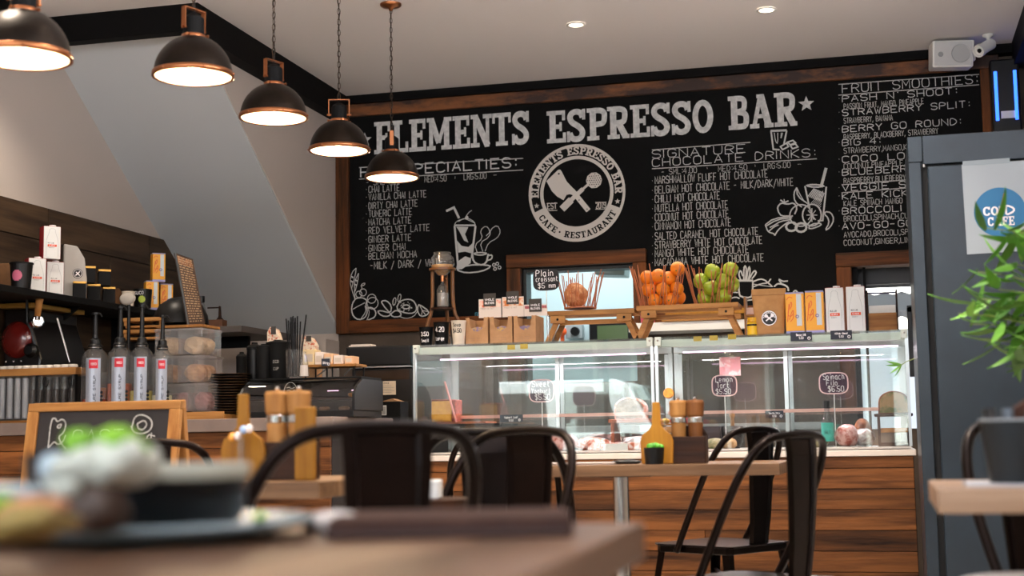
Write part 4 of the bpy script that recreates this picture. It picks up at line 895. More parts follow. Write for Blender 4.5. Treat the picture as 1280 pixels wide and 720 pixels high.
for (x, y, dy), lab in zip(pos, olab):
    Y = 6.53+dy; q = P(x, y, Y=Y); t_ = thing('green_apple', 'green apple in the cane basket, '+lab, 'fruit', q, 0, 'green apples in the cane basket', rot=(random.uniform(-.9, .5), random.uniform(-.6, .6), 0))
    put('skin', MB().lathe([(0, -.029), (.008, -.031), (.02, -.03), (.03, -.018), (.036, .002), (.034, .02), (.022, .032), (.01, .032), (.003, .026), (0, .024)], 24), m_apple, t_, smooth=True); put('stem', MB().tube([(0, 0, .024), (.003, 0, .042)], .0016, 5), m_darkwood, t_)
# plain croissant sign
bubble(682.5, 349.5, 33, 27, 6.49, [('Plain', .12, .66, .28, .68), ('croissant', .12, .42, .22, .84), ('$5 mm', .2, .12, .22, .66)], 'black rounded sign reading Plain croissant above the left mini bench', zt+.001, card=mat('black_card', '17141A', .7), rim=False)
# cold drip tower
Y = 6.72; q = P(554, 430, Y=Y); s_ = 6.95/1787
cdp = thing('cold_drip_tower', 'glass cold drip coffee tower in a wooden stand on the left of the case', 'coffee brewer', (q.x, Y, zt))
zz_ = lambda y: Zp(555, y, Y)-zt
m_amber = mat('stand_wood', '7A4E22', .45, c2='55330F', scale=20, stretch=(1, 1, .15))
for s in (-1, 1):
    put('upright', MB().tube(ease([(s*.052, 0, zz_(337)), (s*.052, 0, zz_(388)), (s*.085, 0, zz_(404)), (s*.09, 0, 0)], 2), .009, 10), m_amber, cdp, smooth=True)
put('rear_upright', MB().tube(ease([(0, .06, zz_(337)), (0, .06, zz_(388)), (0, .09, zz_(404)), (0, .1, 0)], 2), .009, 10), m_amber, cdp, smooth=True)
put('ring_plate', MB().lathe([(.035, zz_(338)), (.066, zz_(338)), (.066, zz_(338)+.01), (.035, zz_(338)+.01), (.035, zz_(338))], 28), m_amber, cdp)
put('lower_shelf', MB().lathe([(0, zz_(387)), (.06, zz_(387)), (.06, zz_(387)+.008), (0, zz_(387)+.008)], 28), m_darkwood, cdp)
zg = zz_(337)
put('water_globe', MB().lathe([(.0, -.035+zg), (.02, -.03+zg), (.05, .0+zg), (.062, .03+zg), (.055, .06+zg), (.042, .073+zg), (.045, .085+zg), (.042, .085+zg)], 30), m_jar, cdp, smooth=True)
put('globe_water', MB().lathe([(0, -.03+zg), (.018, -.028+zg), (.047, .002+zg), (.056, .022+zg), (0, .022+zg)], 26), mat('amber_water', 'B88A50', .1, spec=.8, c2='8A5E30', scale=10), cdp, smooth=True)
put('valve', MB().lathe([(0, 0), (.009, 0), (.009, .035), (.013, .04), (0, .04)], 14, (0, 0, zz_(352))).tube([(0, 0, zz_(347)), (.024, -.005, zz_(349))], .004, 8), m_copper, cdp)
za = zz_(384); put('coffee_cylinder', MB().lathe([(0, za), (.027, za), (.03, za+.01), (.03, za+.08), (.02, za+.105), (.008, za+.118), (.008, za+.125)], 26), m_jar, cdp, smooth=True)
put('coffee_bed', MB().lathe([(0, za+.004), (.026, za+.004), (.026, za+.07), (0, za+.07)], 22), mat('pale_filter', '9B948C', .4), cdp)
zc_ = 0.0; put('carafe', MB().lathe([(0, zc_), (.04, zc_), (.045, .02), (.035, .07), (.012, .1), (.012, .125), (.008, .125)], 26), m_jar, cdp, smooth=True)
# takeaway cups with prices
def cup(px, py0, py1, wpx, Y, m, lines, label, mt):
    q = P(px, py1, Y=Y); sc = (P(px+50, py1, Y=Y).x-q.x)/50; r1 = wpx*sc/2; r0_ = r1*.74; hh = Zp(px, py0, Y)-zt
    t_ = thing('takeaway_cup', label, 'cup', (q.x, Y, zt), 0, 'takeaway cups used as price list')
    put('body', MB().lathe([(0, 0), (r0_, 0), (r0_+.001, .004), (r1, hh-.004), (r1+.002, hh-.002), (r1+.002, hh), (r1-.002, hh), (r0_-.002, .006), (0, .006)], 28), m, t_, smooth=False)
    for tx, v, h_ in lines:
        k = Ink(); text_ink(k, tx, -r1*.55, v*hh, h_*hh, r1*1.15, .16)
        def fn(a, b): r = r0_+(r1-r0_)*b/hh+.0012; th_ = a/r; return (r*math.sin(th_), -r*math.cos(th_), b)
        put('lettering', k.mesh('lettering', mt, fn), None, t_)
    return t_
cup(533, 409, 431, 17, 6.4, m_blackm, [('3.50', .52, .2), ('Small', .2, .16)], 'small black takeaway cup marked 3.50, leftmost', m_ink_white)
cup(552, 403, 430, 19, 6.4, m_blackm, [('4.20', .58, .2), ('Large', .22, .15)], 'taller black takeaway cup marked 4.20', m_ink_white)
cup(573.5, 401, 430, 18, 6.4, mat('cream_paper_cup', 'D9CDBB', .7), [('Soup', .75, .14), ('$4.50', .5, .16)], 'cream takeaway cup marked 4.50 beside the kraft cartons', m_black)
# kraft cartons with snack packets
m_cardw = mat('printed_card', 'E3D6CC', .7); m_pk = mat('snack_packet', '7E6A8C', .4, c2='C9A24A', scale=60, contrast=(.45, .6))
mfr = [mat('orange_segments', 'E8663C', .6, c2='F0D8C8', scale=45, contrast=(.4, .55)), mat('mixed_muesli', 'D87A36', .6, c2='E9DCC8', scale=55, contrast=(.42, .58)), mat('purple_berries', 'A64A5A', .6, c2='E8C79A', scale=50, contrast=(.42, .58))]
for i, (a_, b_, ca, cb_, ct, cbt, lab) in enumerate(((583, 611, 600, 628, 373, 403, 'left kraft carton of snack bars with orange segments on its card'), (613.5, 641.5, 629.5, 656.5, 371.5, 402, 'middle kraft carton of snack bars with muesli on its card'), (643.5, 671, 657, 686, 382, 402, 'right kraft carton of snack bars with berries on its card'))):
    Y = 6.42; w = (X(b_, Y)-X(a_, Y))/2; hh = Zp(600, 397, Y)-zt; cx_ = (X(a_, Y)+X(b_, Y))/2; dp = .17
    t_ = thing('snack_carton', lab, 'carton', (cx_, Y, zt), 0, 'kraft snack cartons')
    notch = [(-.66*w*math.cos(a2)*-1, hh+.002-.068*math.sin(a2)**.7) for a2 in [PI*j/10 for j in range(11)]]
    put('tray', MB().prism([(-w, 0), (w, 0), (w, hh)]+notch+[(-w, hh)], 0, .003), m_kraft, t_)
    put('tray_side', MB().box(-w, -w+.003, .003, dp, 0, hh), m_kraft, t_); put('tray_side', MB().box(w-.003, w, .003, dp, 0, hh*1.02), m_kraft, t_); put('tray_back', MB().box(-w+.003, w-.003, dp-.003, dp, 0, hh).box(-w, w, .003, dp, 0, .003), m_kraft, t_)
    for j in range(4): put('snack_packet', MB().prism([(-w*.8, 0), (w*.8, 0), (w*.74, hh*.62), (0, hh*.68), (-w*.74, hh*.6)], .012+j*.036, .034+j*.036), m_pk, t_, bevel=.004)
    for j in range(2): text_part('lettering', 'SNACK BARS', t_, mat('grey_print', '8A7460', .7), -w*.75, .018+j*.01, .004, w*1.2, -.001, .12)
    xa, xb = X(ca, Y+.06)-cx_, X(cb_, Y+.06)-cx_; z1_, z2_ = hh*1.02+.021, Zp(630, ct, Y+.06)-zt
    hd = put('header_card', MB().box(xa, xb, .06, .064, z1_-.02, z2_), m_cardw, t_)
    put('fruit_print', MB().box(xa+.004, xb-.002, .0585, .0598, z1_+(z2_-z1_)*.42, z2_-.006), mfr[i], hd)
    xm = (xa+xb)/2; nt_ = put('name_tag', MB().box(xm-.03, xm+.03, .055, .058, z2_-.035, z2_+.026), mat('charcoal_tag', '3B3632', .7), hd)
    text_part('lettering', 'WHOLE', hd, m_ink_white, xm-.022, z2_-.008, .009, .044, .0545, .2); text_part('lettering', 'BLENDS', hd, m_ink_white, xm-.022, z2_-.024, .009, .044, .0545, .2)
    text_part('lettering', 'FRUIT & NUT', hd, mat('grey_print', '8A7460', .7), xa+.01, z1_+.02, .006, (xb-xa)*.6, .0585, .12)
q = (X(690, 6.55), 6.55)
solo('cookie_jar_panel', MB().box(-.002, .002, -.1, .09, 0, .13), m_jar, 'tall clear acrylic panel at the right end of the kraft cartons', 'panel', (X(692, 6.5), 6.52, zt))
# yellow labels on the rail
for i, (a_, y_, lab) in enumerate(((639, 434, 'yellow sticker on the left case rail, left of two'), (655, 433, 'yellow sticker on the left case rail, right of two'), (872, 423.5, 'yellow sticker on the right case rail, left of three'), (892, 422.5, 'yellow sticker on the right case rail, middle of three'), (915, 421, 'yellow sticker on the right case rail, right of three'))):
    solo('yellow_sticker', MB().box(-.018, .018, 0, .001, -.011, .011), mat('yellow_sticker', 'E2B91E', .5), lab, 'sticker', (X(a_, YC+.019, y_), YC+.0185, Zp(a_, y_, YC+.019)), group='yellow stickers on the case rails')
# mustard tin, kraft coffee bag, cartons, wooden caddy
def Xw(px, Y, y=400): return P(px, y, Y=Y).x
mu = thing('mustard_jar', 'small yellow jar with black band left of the kraft coffee bag', 'jar', (Xw(941, 6.45), 6.45, zt))
put('body', MB().cyl((0, 0, 0), .027, .06, 22), mat('mustard', 'E6B820', .4), mu, bevel=.003); put('band', MB().lathe([(.0275, .045), (.0275, .053)], 22), m_black, mu); put('lid', MB().cyl((0, 0, .061), .025, .022, 22), mat('mustard_lid', 'E2A81C', .4), mu, bevel=.003)
rk = thing('small_wooden_rack', 'small open wooden rack holding a pink card behind the mustard jar', 'rack', (Xw(944, 6.62), 6.62, zt))
put('side', MB().box(-.045, -.037, -.05, .05, 0, .19), m_oakz, rk); put('side', MB().box(.04, .048, -.05, .05, 0, .17), m_oakz, rk); put('shelf', MB().box(-.037, .04, -.05, .05, .1, .108), m_oak, rk); put('card', MB().box(-.036, .038, -.04, -.037, .11, .14), mat('pale_pink_card', 'E8C8BC', .7), rk)
kb = thing('coffee_bag', 'upright kraft paper coffee bag with round black and white emblem', 'bag', (Xw(962, 6.46), 6.46, zt), .03)
hh = Zp(960, 361, 6.46)-zt
v = []; n = 16
for zf, wx, wy in ((0, .060, .036), (.12, .064, .04), (.45, .068, .034), (.72, .072, .018), (.86, .076, .004), (1, .076, .0035)):
    for k2 in range(n):
        a_ = 2*PI*k2/n; ca, sa = math.cos(a_), math.sin(a_); v.append((wx*abs(ca)**.5*(1 if ca > 0 else -1), wy*abs(sa)**.6*(1 if sa > 0 else -1), zf*hh))
f = [[i*n+k2, i*n+(k2+1) % n, (i+1)*n+(k2+1) % n, (i+1)*n+k2] for i in range(5) for k2 in range(n)]+[list(range(n))[::-1], [5*n+i for i in range(n)]]
put('bag', MB().add(v, f), mat('kraft_bag', 'C08E56', .7, c2='AD7C48', scale=14, bump=.3), kb, smooth=True)
put('fold_seal', MB().box(-.076, .076, -.0055, .0055, hh*.86, hh*.872), mat('kraft_fold', '9E7040', .7), kb)
k = Ink(); cz_ = hh*.36; k.circ((0, cz_), .031, .004, 28); k.line([(-.014, cz_-.012), (.016, cz_+.012)], .006); k.line([(.014, cz_-.012), (-.012, cz_+.01)], .006); k.disc((.014, cz_+.012), .008, 10); k.disc((-.013, cz_+.01), .008, 8)
arc_text(k, 'ELEMENTS', (0, cz_), .0245, .006, PI*1.0, 0)
kd = Ink(); kd.disc((0, cz_), .034, 30)
put('emblem_ground', kd.mesh('emblem_ground', m_black, lambda a, b: (a, -.0395, b)), None, kb); put('emblem', k.mesh('emblem', m_ink_white, lambda a, b: (a, -.0402, b)), None, kb)
m_cow = mat('orange_carton', 'F0A92A', .5); m_lil = mat('lilac_band', '9A9AC8', .5); m_sil = mat('silver_panel', 'C9D0D2', .4)
def orange_carton(loc, w, h_, dp, label, group, rz=0):
    t_ = thing('drink_carton', label, 'carton', loc, rz, group)
    put('body', MB().box(-w/2, w/2, 0, dp, h_*.08, h_*.965), m_cow, t_, bevel=.002); put('base_band', MB().box(-w/2, w/2, 0, dp, 0, h_*.079), m_lil, t_, bevel=.001); put('top', MB().box(-w/2, w/2, 0, dp, h_*.966, h_), m_lil, t_, bevel=.001)
    put('silver_stripe', MB().box(w*.1, w*.38, -.001, 0, h_*.2, h_*.95), m_sil, t_)
    k = Ink(); u = w
    for pts in ([(-.42, .82), (-.3, .9), (-.1, .86)], [(-.36, .5), (-.2, .8), (-.12, .7), (-.25, .6)], [(-.3, .35), (-.1, .6), (-.05, .5), (-.2, .42), (-.35, .45)], [(-.25, .3), (-.05, .4), (-.1, .5)], [(-.4, .3), (-.3, .72)]): k.line(ease([(a*w, b*h_) for a, b in pts], 2), .0032)
    put('script_print', k.mesh('script_print', mat('orange_print', 'E0601A', .5), lambda a, b: (a, -.0012, b)), None, t_)
    k = Ink(); k.circ((w*.13, h_*.42), .006, .0028, 12); put('ring_mark', k.mesh('ring_mark', mat('purple_print', '4A3C8C', .5), lambda a, b: (a, -.002, b)), None, t_)
    return t_
m_milk = mat('milk_carton_white', 'DCDDDA', .45); m_mred = mat('milk_carton_red', '9E1420', .45)
def milk_carton(loc, w, h_, dp, label, group, rz=0):
    t_ = thing('milk_carton', label, 'carton', loc, rz, group)
    put('body', MB().box(-w/2, w/2, 0, dp, 0, h_), m_milk, t_, bevel=.002); put('red_side', MB().box(w/2, w/2+.0008, .002, dp-.002, 0, h_), m_mred, t_); put('red_side', MB().box(-w/2-.0008, -w/2, .002, dp-.002, 0, h_), m_mred, t_)
    put('top_red', MB().box(-w/2, w/2, .002, dp, h_, h_+.0012), m_mred, t_); put('cap', MB().cyl((0.01, dp*.45, h_+.001), w*.2, .009, 16), m_white, t_)
    k = Ink(); g = [(-.36, .06), (-.36, .45), (-.34, .6), (-.18, .82), (-.17, .93), (.17, .93), (.18, .82), (.34, .6), (.36, .45), (.36, .06)]; k.line(ease([(a*w, b*h_) for a, b in g], 1), .0011)
    put('bottle_outline', k.mesh('bottle_outline', mat('grey_line', '9A9C9C', .5), lambda a, b: (a, -.0008, b)), None, t_)
    put('orange_band', MB().box(-w*.27, w*.27, -.0012, -.0002, h_*.375, h_*.44), mat('orange_red_print', 'E0501A', .5), t_)
    text_part('lettering', 'MILK LAB', t_, mat('grey_print2', '6A6A6A', .5), -w*.27, h_*.47, h_*.035, w*.36, -.001, .2); text_part('lettering', 'ALMOND', t_, m_ink_white, -w*.2, h_*.392, h_*.03, w*.36, -.0016, .18); text_part('lettering', 'BARISTA', t_, mat('grey_print2', '6A6A6A', .5), -w*.2, h_*.33, h_*.018, w*.3, -.001, .2)
    return t_
for a_, b_, y_, lab in ((982, 1005.5, 365, 'orange and silver drink carton nearest the kraft coffee bag'), (1007, 1030.5, 364, 'orange and silver drink carton between its twin and the milk cartons')):
    Y = 6.42; xa, xb = Xw(a_, Y), Xw(b_, Y); orange_carton(((xa+xb)/2, Y, zt), xb-xa-.002, Zp(1000, y_, Y)-zt, .07, lab, 'orange drink cartons on the case')
for a_, b_, y_, lab in ((1032, 1056, 361.5, 'white milk carton on the case, left of the pair'), (1058, 1082.5, 361, 'white milk carton on the case, right one beside the wooden caddy')):
    Y = 6.42; xa, xb = Xw(a_, Y), Xw(b_, Y); milk_carton(((xa+xb)/2, Y, zt), xb-xa-.005, Zp(1000, y_, Y)-zt, .07, lab, 'milk cartons on the case')
Y = 6.44; xa, xb = Xw(1085, Y), Xw(1122, Y); w = (xb-xa)/2
cc = thing('wooden_caddy', 'small wooden caddy with rope red handle posts at the right end of the case', 'caddy', ((xa+xb)/2, Y, zt))
hc = Zp(1100, 361, Y)-zt
put('front_board', MB().box(-w, w, 0, .008, 0, hc*.44), m_oak, cc, bevel=.001); put('back_board', MB().box(-w, w, .1, .108, 0, hc*.44), m_oak, cc); put('base', MB().box(-w, w, .008, .1, 0, .008), m_oak, cc)
for s in (-1, 1): put('end_post', MB().prism([(0, 0), (.108, 0), (.108, hc*.46), (.062, hc), (.046, hc), (0, hc*.46)], s*w-.004, s*w+.004, 'yz'), m_darkwood, cc)
put('handle', MB().tube([(-w, .054, hc*.93), (w, .054, hc*.93)], .004, 8), mat('purple_rod', '3A3350', .5), cc); put('napkins', MB().box(-w+.006, w-.006, .012, .09, .01, hc*.62), mat('napkin', 'D9D7D2', .8), cc)

# wall shelf behind the benches with stacked wooden boards
ws = thing('wall_shelf', 'white shelf on the back wall seen between the bench legs', 'shelf', (-1.0, 8.0, P(870, 402, Y=7.95).z))
put('board', MB().box(-.36, .34, -.09, .15, -.05, .0), m_white, ws, bevel=.002); put('bracket', MB().box(-.3, -.28, -.05, .15, -.2, -.05), m_blackm, ws); put('bracket', MB().box(.26, .28, -.05, .15, -.2, -.05), m_blackm, ws)
for i in range(2): solo('cutting_board', MB().box(-.22, .22, -.1, .1, 0, .03), m_honey if i else m_oak, ['lower wooden cutting board on the white wall shelf', 'upper wooden cutting board on the white wall shelf'][i], 'board', (-.95+.02*i, 8.0, P(870, 402, Y=7.95).z+.001+.032*i), bevel=.003)
solo('pink_tub', MB().lathe([(0, 0), (.04, 0), (.045, .07), (0, .07)], 18), mat('pink_tub', 'D9586C', .5), 'small pink tub at the left end of the white wall shelf', 'tub', (-1.26, 7.98, P(870, 402, Y=7.95).z+.001))

# ------------------------------------------------------------------ shelf on the tiled wall
XS = -3.79
zs_ = 1.545
ws = thing('tiled_wall_shelf', 'long black shelf fixed along the brown tiled wall', 'shelf', (XT+.02, 6.4, zs_))
put('board', MB().box(-.002, .30, -1.2, .85, -.03, 0), m_blackm, ws, bevel=.002)
for y in (-.9, -.2, .5): put('bracket', MB().prism([(-.0, -.03), (.24, -.03), (.0, -.2)], y-.006, y+.006, 'xz'), m_blackm, ws)
def SY(px, py, X_=-3.73): return P(px, py, X=X_).y
FACE = PI/2-.35   # items turned from the wall towards the room
def sw(pxa, pxb, D): return (pxb-pxa)*D/F
# milk cartons pyramid
yA = SY(84, 373); hC = 43*6.45/F*.98
mw = .078
for (x_, y_, z_, lab) in ((207/4.5, 372, 0, 'white milk carton at the lower left of the pyramid on the tiled wall shelf'), (300/4.5+2, 375, 0, 'white milk carton at the lower right of the pyramid on the tiled wall shelf'), (288/4.5, 330, 1, 'white milk carton on top of the pyramid on the tiled wall shelf')):
    yy = SY(x_, 374 if not z_ else 374); milk_carton((XS+.06, yy, zs_+z_*(hC+.012)), mw, hC, .07, lab, 'milk cartons on the tiled wall shelf', .85)
gb = thing('retail_bag', 'tall pointed grey paper bag with round dark emblem leaning beside the milk cartons', 'bag', (XS+.02, SY(84, 375)+.13, zs_), .62)
hg = .275
put('bag', MB().prism([(-.055, 0), (.055, 0), (.057, .1), (.045, .2), (.01, .26), (-.055, .27)], 0, .05), mat('grey_paper', 'A9A5A0', .6), gb, bevel=.008)
k = Ink(); k.disc((.012, .125), .024, 22); put('emblem_ground', k.mesh('emblem_ground', m_black, lambda a, b: (a, -.001, b)), None, gb)
k = Ink(); k.circ((.012, .125), .0195, .002, 22); k.line([(.002, .115), (.022, .135)], .005); k.line([(.022, .115), (.004, .133)], .005); put('emblem', k.mesh('emblem', m_ink_white, lambda a, b: (a, -.002, b)), None, gb)
# tub with pink print
tb = thing('ice_cream_tub', 'black tub with a pink round print left of the milk cartons', 'tub', (XS+.06, SY(26, 372), zs_))
put('body', MB().lathe([(0, 0), (.042, 0), (.05, .11), (0, .112)], 26), m_black, tb, smooth=False); put('rim', MB().lathe([(.05, .108), (.053, .109), (.053, .116), (0, .117)], 26), m_blackm, tb)
k = Ink(); k.dot((0, .055), .024); put('pink_print', k.mesh('pink_print', mat('pink_print', 'C2627C', .6), lambda a, b: (.0475*math.sin(a/.0475+.15), -.0475*math.cos(a/.0475+.15), b)), None, tb)
# stacked cream cups at the far left
cs = thing('cup_stack', 'stack of cream paper cups at the left edge on the espresso machine', 'cups', P(4, 376, Y=5.95))
for i in range(3): put('cup', MB().lathe([(0, i*.035), (.028, i*.035), (.037, i*.035+.085), (.035, i*.035+.085)], 24), mat('cream_paper_cup', 'D9CDBB', .7), cs)
# black gift boxes with gold lids in a pyramid
m_gold = mat('gold_lid', 'C99B4A', .35, .6)
D_ = 6.9
for i, (x_, r_, lab) in enumerate(((95, 0, 'lower left of the stack'), (113, 0, 'lower middle of the stack'), (132, 0, 'lower right of the stack'), (106.5, 1, 'upper left of the stack'), (126, 1, 'upper right of the stack'))):
    yy = SY(x_+2, 381); t_ = thing('tea_tin', 'square black tin with gold lid, '+lab+' on the tiled wall shelf', 'tin', (XS+.07, yy, zs_+r_*.083), .6, 'black tins on the tiled wall shelf')
    put('body', MB().box(-.03, .03, 0, .06, 0, .07), m_blackm, t_, bevel=.002); put('lid', MB().box(-.031, .031, -.001, .061, .07, .081), m_gold, t_, bevel=.002)
# fans of folded brown paper bags behind
m_bagd = mat('brown_paper', '6E4822', .8, c2='553617', scale=10)
for i, (x_, y_, w_, h_, lab) in enumerate(((10, 345, .16, .14, 'folded brown paper bag standing at the left edge of the shelf'), (32, 350, .1, .11, 'second folded brown paper bag left of the milk cartons'), (104, 352, .18, .15, 'folded brown paper fan behind the black tins'), (148, 352, .1, .12, 'brown paper flower shape on a stem right of the black tins'))):
    yy = SY(x_, 378, -3.88); solo('paper_bag', MB().prism([(-w_*.3, 0), (w_*.3, 0), (w_*.5, h_*.75), (w_*.2, h_), (-w_*.25, h_*.95), (-w_*.5, h_*.7)], 0, .02), m_bagd, lab, 'paper bag', (-3.9, yy, zs_), .9, 'brown paper bags on the shelf', bevel=.003)
# white cup, black tub, orange cartons
cp = thing('paper_cup', 'white paper cup with a printed band beside the black tub', 'cup', (XS+.07, SY(158, 384), zs_))
put('body', MB().lathe([(0, 0), (.025, 0), (.034, .075), (.032, .075)], 22), mat('cream_paper_cup', 'D9CDBB', .7), cp)
tb2 = thing('ice_cream_tub', 'black tub with green lime print left of the orange cartons', 'tub', (XS+.07, SY(176, 387), zs_))
put('body', MB().lathe([(0, 0), (.042, 0), (.049, .1), (0, .102)], 26), m_black, tb2)
k = Ink(); k.dot((0, .045), .018); put('lime_print', k.mesh('lime_print', mat('lime_print', '9DAF3A', .6), lambda a, b: (.047*math.sin(a/.047+.4), -.047*math.cos(a/.047+.4), b)), None, tb2); text_part('lettering', 'SUCO', tb2, m_ink_white, -.02, .07, .016, .05, -.0485)
ho = .155
for i, (x_, r_, lab) in enumerate(((186, 0, 'orange carton at the lower left of the three on the tiled wall shelf'), (204, 0, 'orange carton at the lower right of the three on the tiled wall shelf'), (194, 1, 'orange carton on top of the other two on the tiled wall shelf'))):
    orange_carton((XS+.08, SY(x_, 386), zs_+r_*(ho+.001)), .068, ho, .06, lab, 'orange cartons on the tiled wall shelf', .7)
# wall ledge under the soffit with a small caddy and a bottle
q = P(268, 412, X=-3.62)
lg = thing('corner_ledge', 'grey ledge under the sloping soffit carrying a small wooden caddy', 'shelf', (-3.66, q.y, q.z))
put('board', MB().box(-.28, .3, -.2, .5, -.035, 0), mat('grey_ledge', '5B5450', .6), lg, bevel=.003); put('bracket', MB().box(-.28, .2, .1, .13, -.1, -.035), m_blackm, lg)
w2 = thing('wooden_caddy', 'small wooden caddy with a dark bar handle on the grey corner ledge', 'caddy', (P(267, 404, Y=q.y-.05).x, q.y-.05, q.z), .1)
put('box', MB().box(-.05, .05, 0, .08, 0, .052), mat('caddy_brown', '6E4426', .5, c2='56331B', scale=10), w2, bevel=.002); put('end_post', MB().prism([(.046, .05), (.03, .07), (.026, .13), (.018, .13), (.016, .07), (.0, .05)], .03, .045), m_darkwood, w2); put('handle', MB().tube([(-.05, .037, .122), (.026, .037, .122)], .004, 8), m_darkwood, w2)
b_ = thing('sauce_bottle', 'clear bottle with black cap and red dot label behind the menu board', 'bottle', (P(251, 404, Y=q.y-.06).x, q.y-.06, q.z))
put('body', MB().lathe([(0, 0), (.026, 0), (.028, .01), (.028, .11), (.02, .14), (.016, .15), (0, .15)], 20), m_jar, b_, smooth=True); put('cap', MB().cyl((0, 0, .15), .021, .035, 18), m_black, b_); put('label_band', MB().box(-.006, .008, -.03, -.0285, .03, .13), m_white, b_); put('dot', MB().box(-.014, -.008, -.03, -.0285, .1, .112), mat('red_dot', 'C8202A', .5), b_)

# ------------------------------------------------------------------ on the coffee counter
ZBt = ZB+.0
def CX(px, Y, y=500): return P(px, y, Y=Y).x
# espresso machine, left edge
Y = 5.92; xc = CX(24, Y, 440)
em = thing('espresso_machine', 'dark red and black espresso machine at the left edge with chrome group head', 'coffee machine', (xc, Y, ZBt))
zz = lambda py: Zp(30, py, Y)-ZBt
put('body', MB().prism([(-.07, .02), (.11, .02), (.13, zz(450)), (.06, zz(400)), (.06, zz(386)), (-.07, zz(386))], -.02, .40), mat('machine_black', '100D0D', .3, spec=.6), em, bevel=.012)
put('side_panel', MB().lathe([(0, .03), (.05, .025), (.075, .01), (.08, -.0)], 32, (-.0, -.022, zz(425)), Vector((0, -1, 0)), (1, 1.1)), mat('dark_red_enamel', '5E1410', .2, coat=.6), em, smooth=True)
put('cup_rail', MB().box(-.07, .10, -.06, .40, zz(386), zz(380)), m_gold, em, bevel=.003)
for i in range(3): put('screw', MB().blob((-.04+.04*i, -.045, zz(452)), .006, .004, .006, 0, 0, 8, 5), m_chrome, em)
put('group_head', MB().lathe([(0, 0), (.028, 0), (.03, .01), (.03, .06), (.024, .065), (.024, .07), (0, .07)], 24, (.15, -.03, zz(404)), Vector((.7, -.7, 0)).normalized()), m_chrome, em, smooth=False)
ph = put('portafilter_handle', MB().tube([(.195, -.08, zz(398)), (.215, -.09, zz(366))], .018, 14, rs=[.014, .021]), m_oakz, em, smooth=True)
put('handle_cap', MB().tube([(.2155, -.09, zz(366)), (.218, -.091, zz(361))], .022, 14), m_chrome, ph, smooth=False); put('handle_ferrule', MB().tube([(.193, -.078, zz(402)), (.195, -.08, zz(398))], .013, 12), m_chrome, ph)
put('lever', MB().tube(ease([(.13, -.06, zz(405)), (.13, -.07, zz(375)), (.15, -.08, zz(362)), (.19, -.09, zz(356))], 2), .007, 8), m_black, em); put('lever_tip', MB().tube([(.15, -.08, zz(362)), (.195, -.09, zz(355))], .006, 8), m_gold, em)
put('steam_wand', MB().tube([(.26, -.02, zz(400)), (.33, -.02, zz(455))], .0055, 8), m_chrome, em); put('pressure_knob', MB().lathe([(0, 0), (.03, 0), (.034, .03), (.02, .045), (0, .046)], 20, (.16, -.05, zz(440)), Vector((0, -1, 0))), m_black, em)
put('drip_tray', MB().box(-.06, .3, -.055, -.022, .0, .03), m_steel, em, bevel=.004)
for c_ in kids(em):
    if c_.name.split('.')[0] in ('group_head', 'portafilter_handle', 'lever', 'lever_tip', 'steam_wand', 'pressure_knob'): c_.location.x -= .05
# rack of glass tubes
Y = 5.52+.2; xa, xb = CX(-8, Y), CX(103, Y); zt1, zt2 = Zp(50, 461, Y)-ZBt, Zp(50, 470, Y)-ZBt
tr = thing('tube_rack', 'wooden topped rack of glass tubes with pale lids in front of the espresso machine', 'rack', ((xa+xb)/2, Y, ZBt)); w = (xb-xa)/2
put('top_board', MB().box(-w, w, -.06, .12, zt2, zt1), m_oak, tr, bevel=.004); put('base_board', MB().box(-w, w, -.05, .11, 0, .012), m_oak, tr, bevel=.002)
n = 11
for i in range(n):
    x = -w+.03+i*(2*w-.06)/(n-1); tu = put('tube', MB().lathe([(0, .016), (.014, .018), (.0165, .03), (.0165, zt2)], 16, (x, -.035, 0)), m_jar, tr, smooth=True)
    put('contents', MB().lathe([(0, .02), (.0145, .02), (.0145, zt2*(.95 if i < 5 else .7)), (0, zt2*(.95 if i < 5 else .7))], 12, (x, -.035, 0)), mat('grey_powder', 'A5A5A8', .6) if i < 5 else mat('coffee_grounds', '22130B', .9), tu)
    put('lid', MB().lathe([(0, zt1), (.02, zt1), (.021, zt1+.008), (.017, zt1+.014), (0, zt1+.015)], 16, (x, -.03, 0)), mat('cream_lid', 'DAD3C8', .5), tr)
for x in (-w+.01, .02, w-.02):
    put('upright', MB().box(x-.008, x+.008, -.04, -.02, .012, zt2), m_black, tr)
for x in (.08, w-.02): put('wire_scroll', MB().tube([(x+.014*math.sin(q), -.062, zt2-.03+.022*math.cos(q)) for q in [PI*k/8 for k in range(3, 17)]]+[(x-.03, -.062, .06)], .003, 6), m_black, tr)
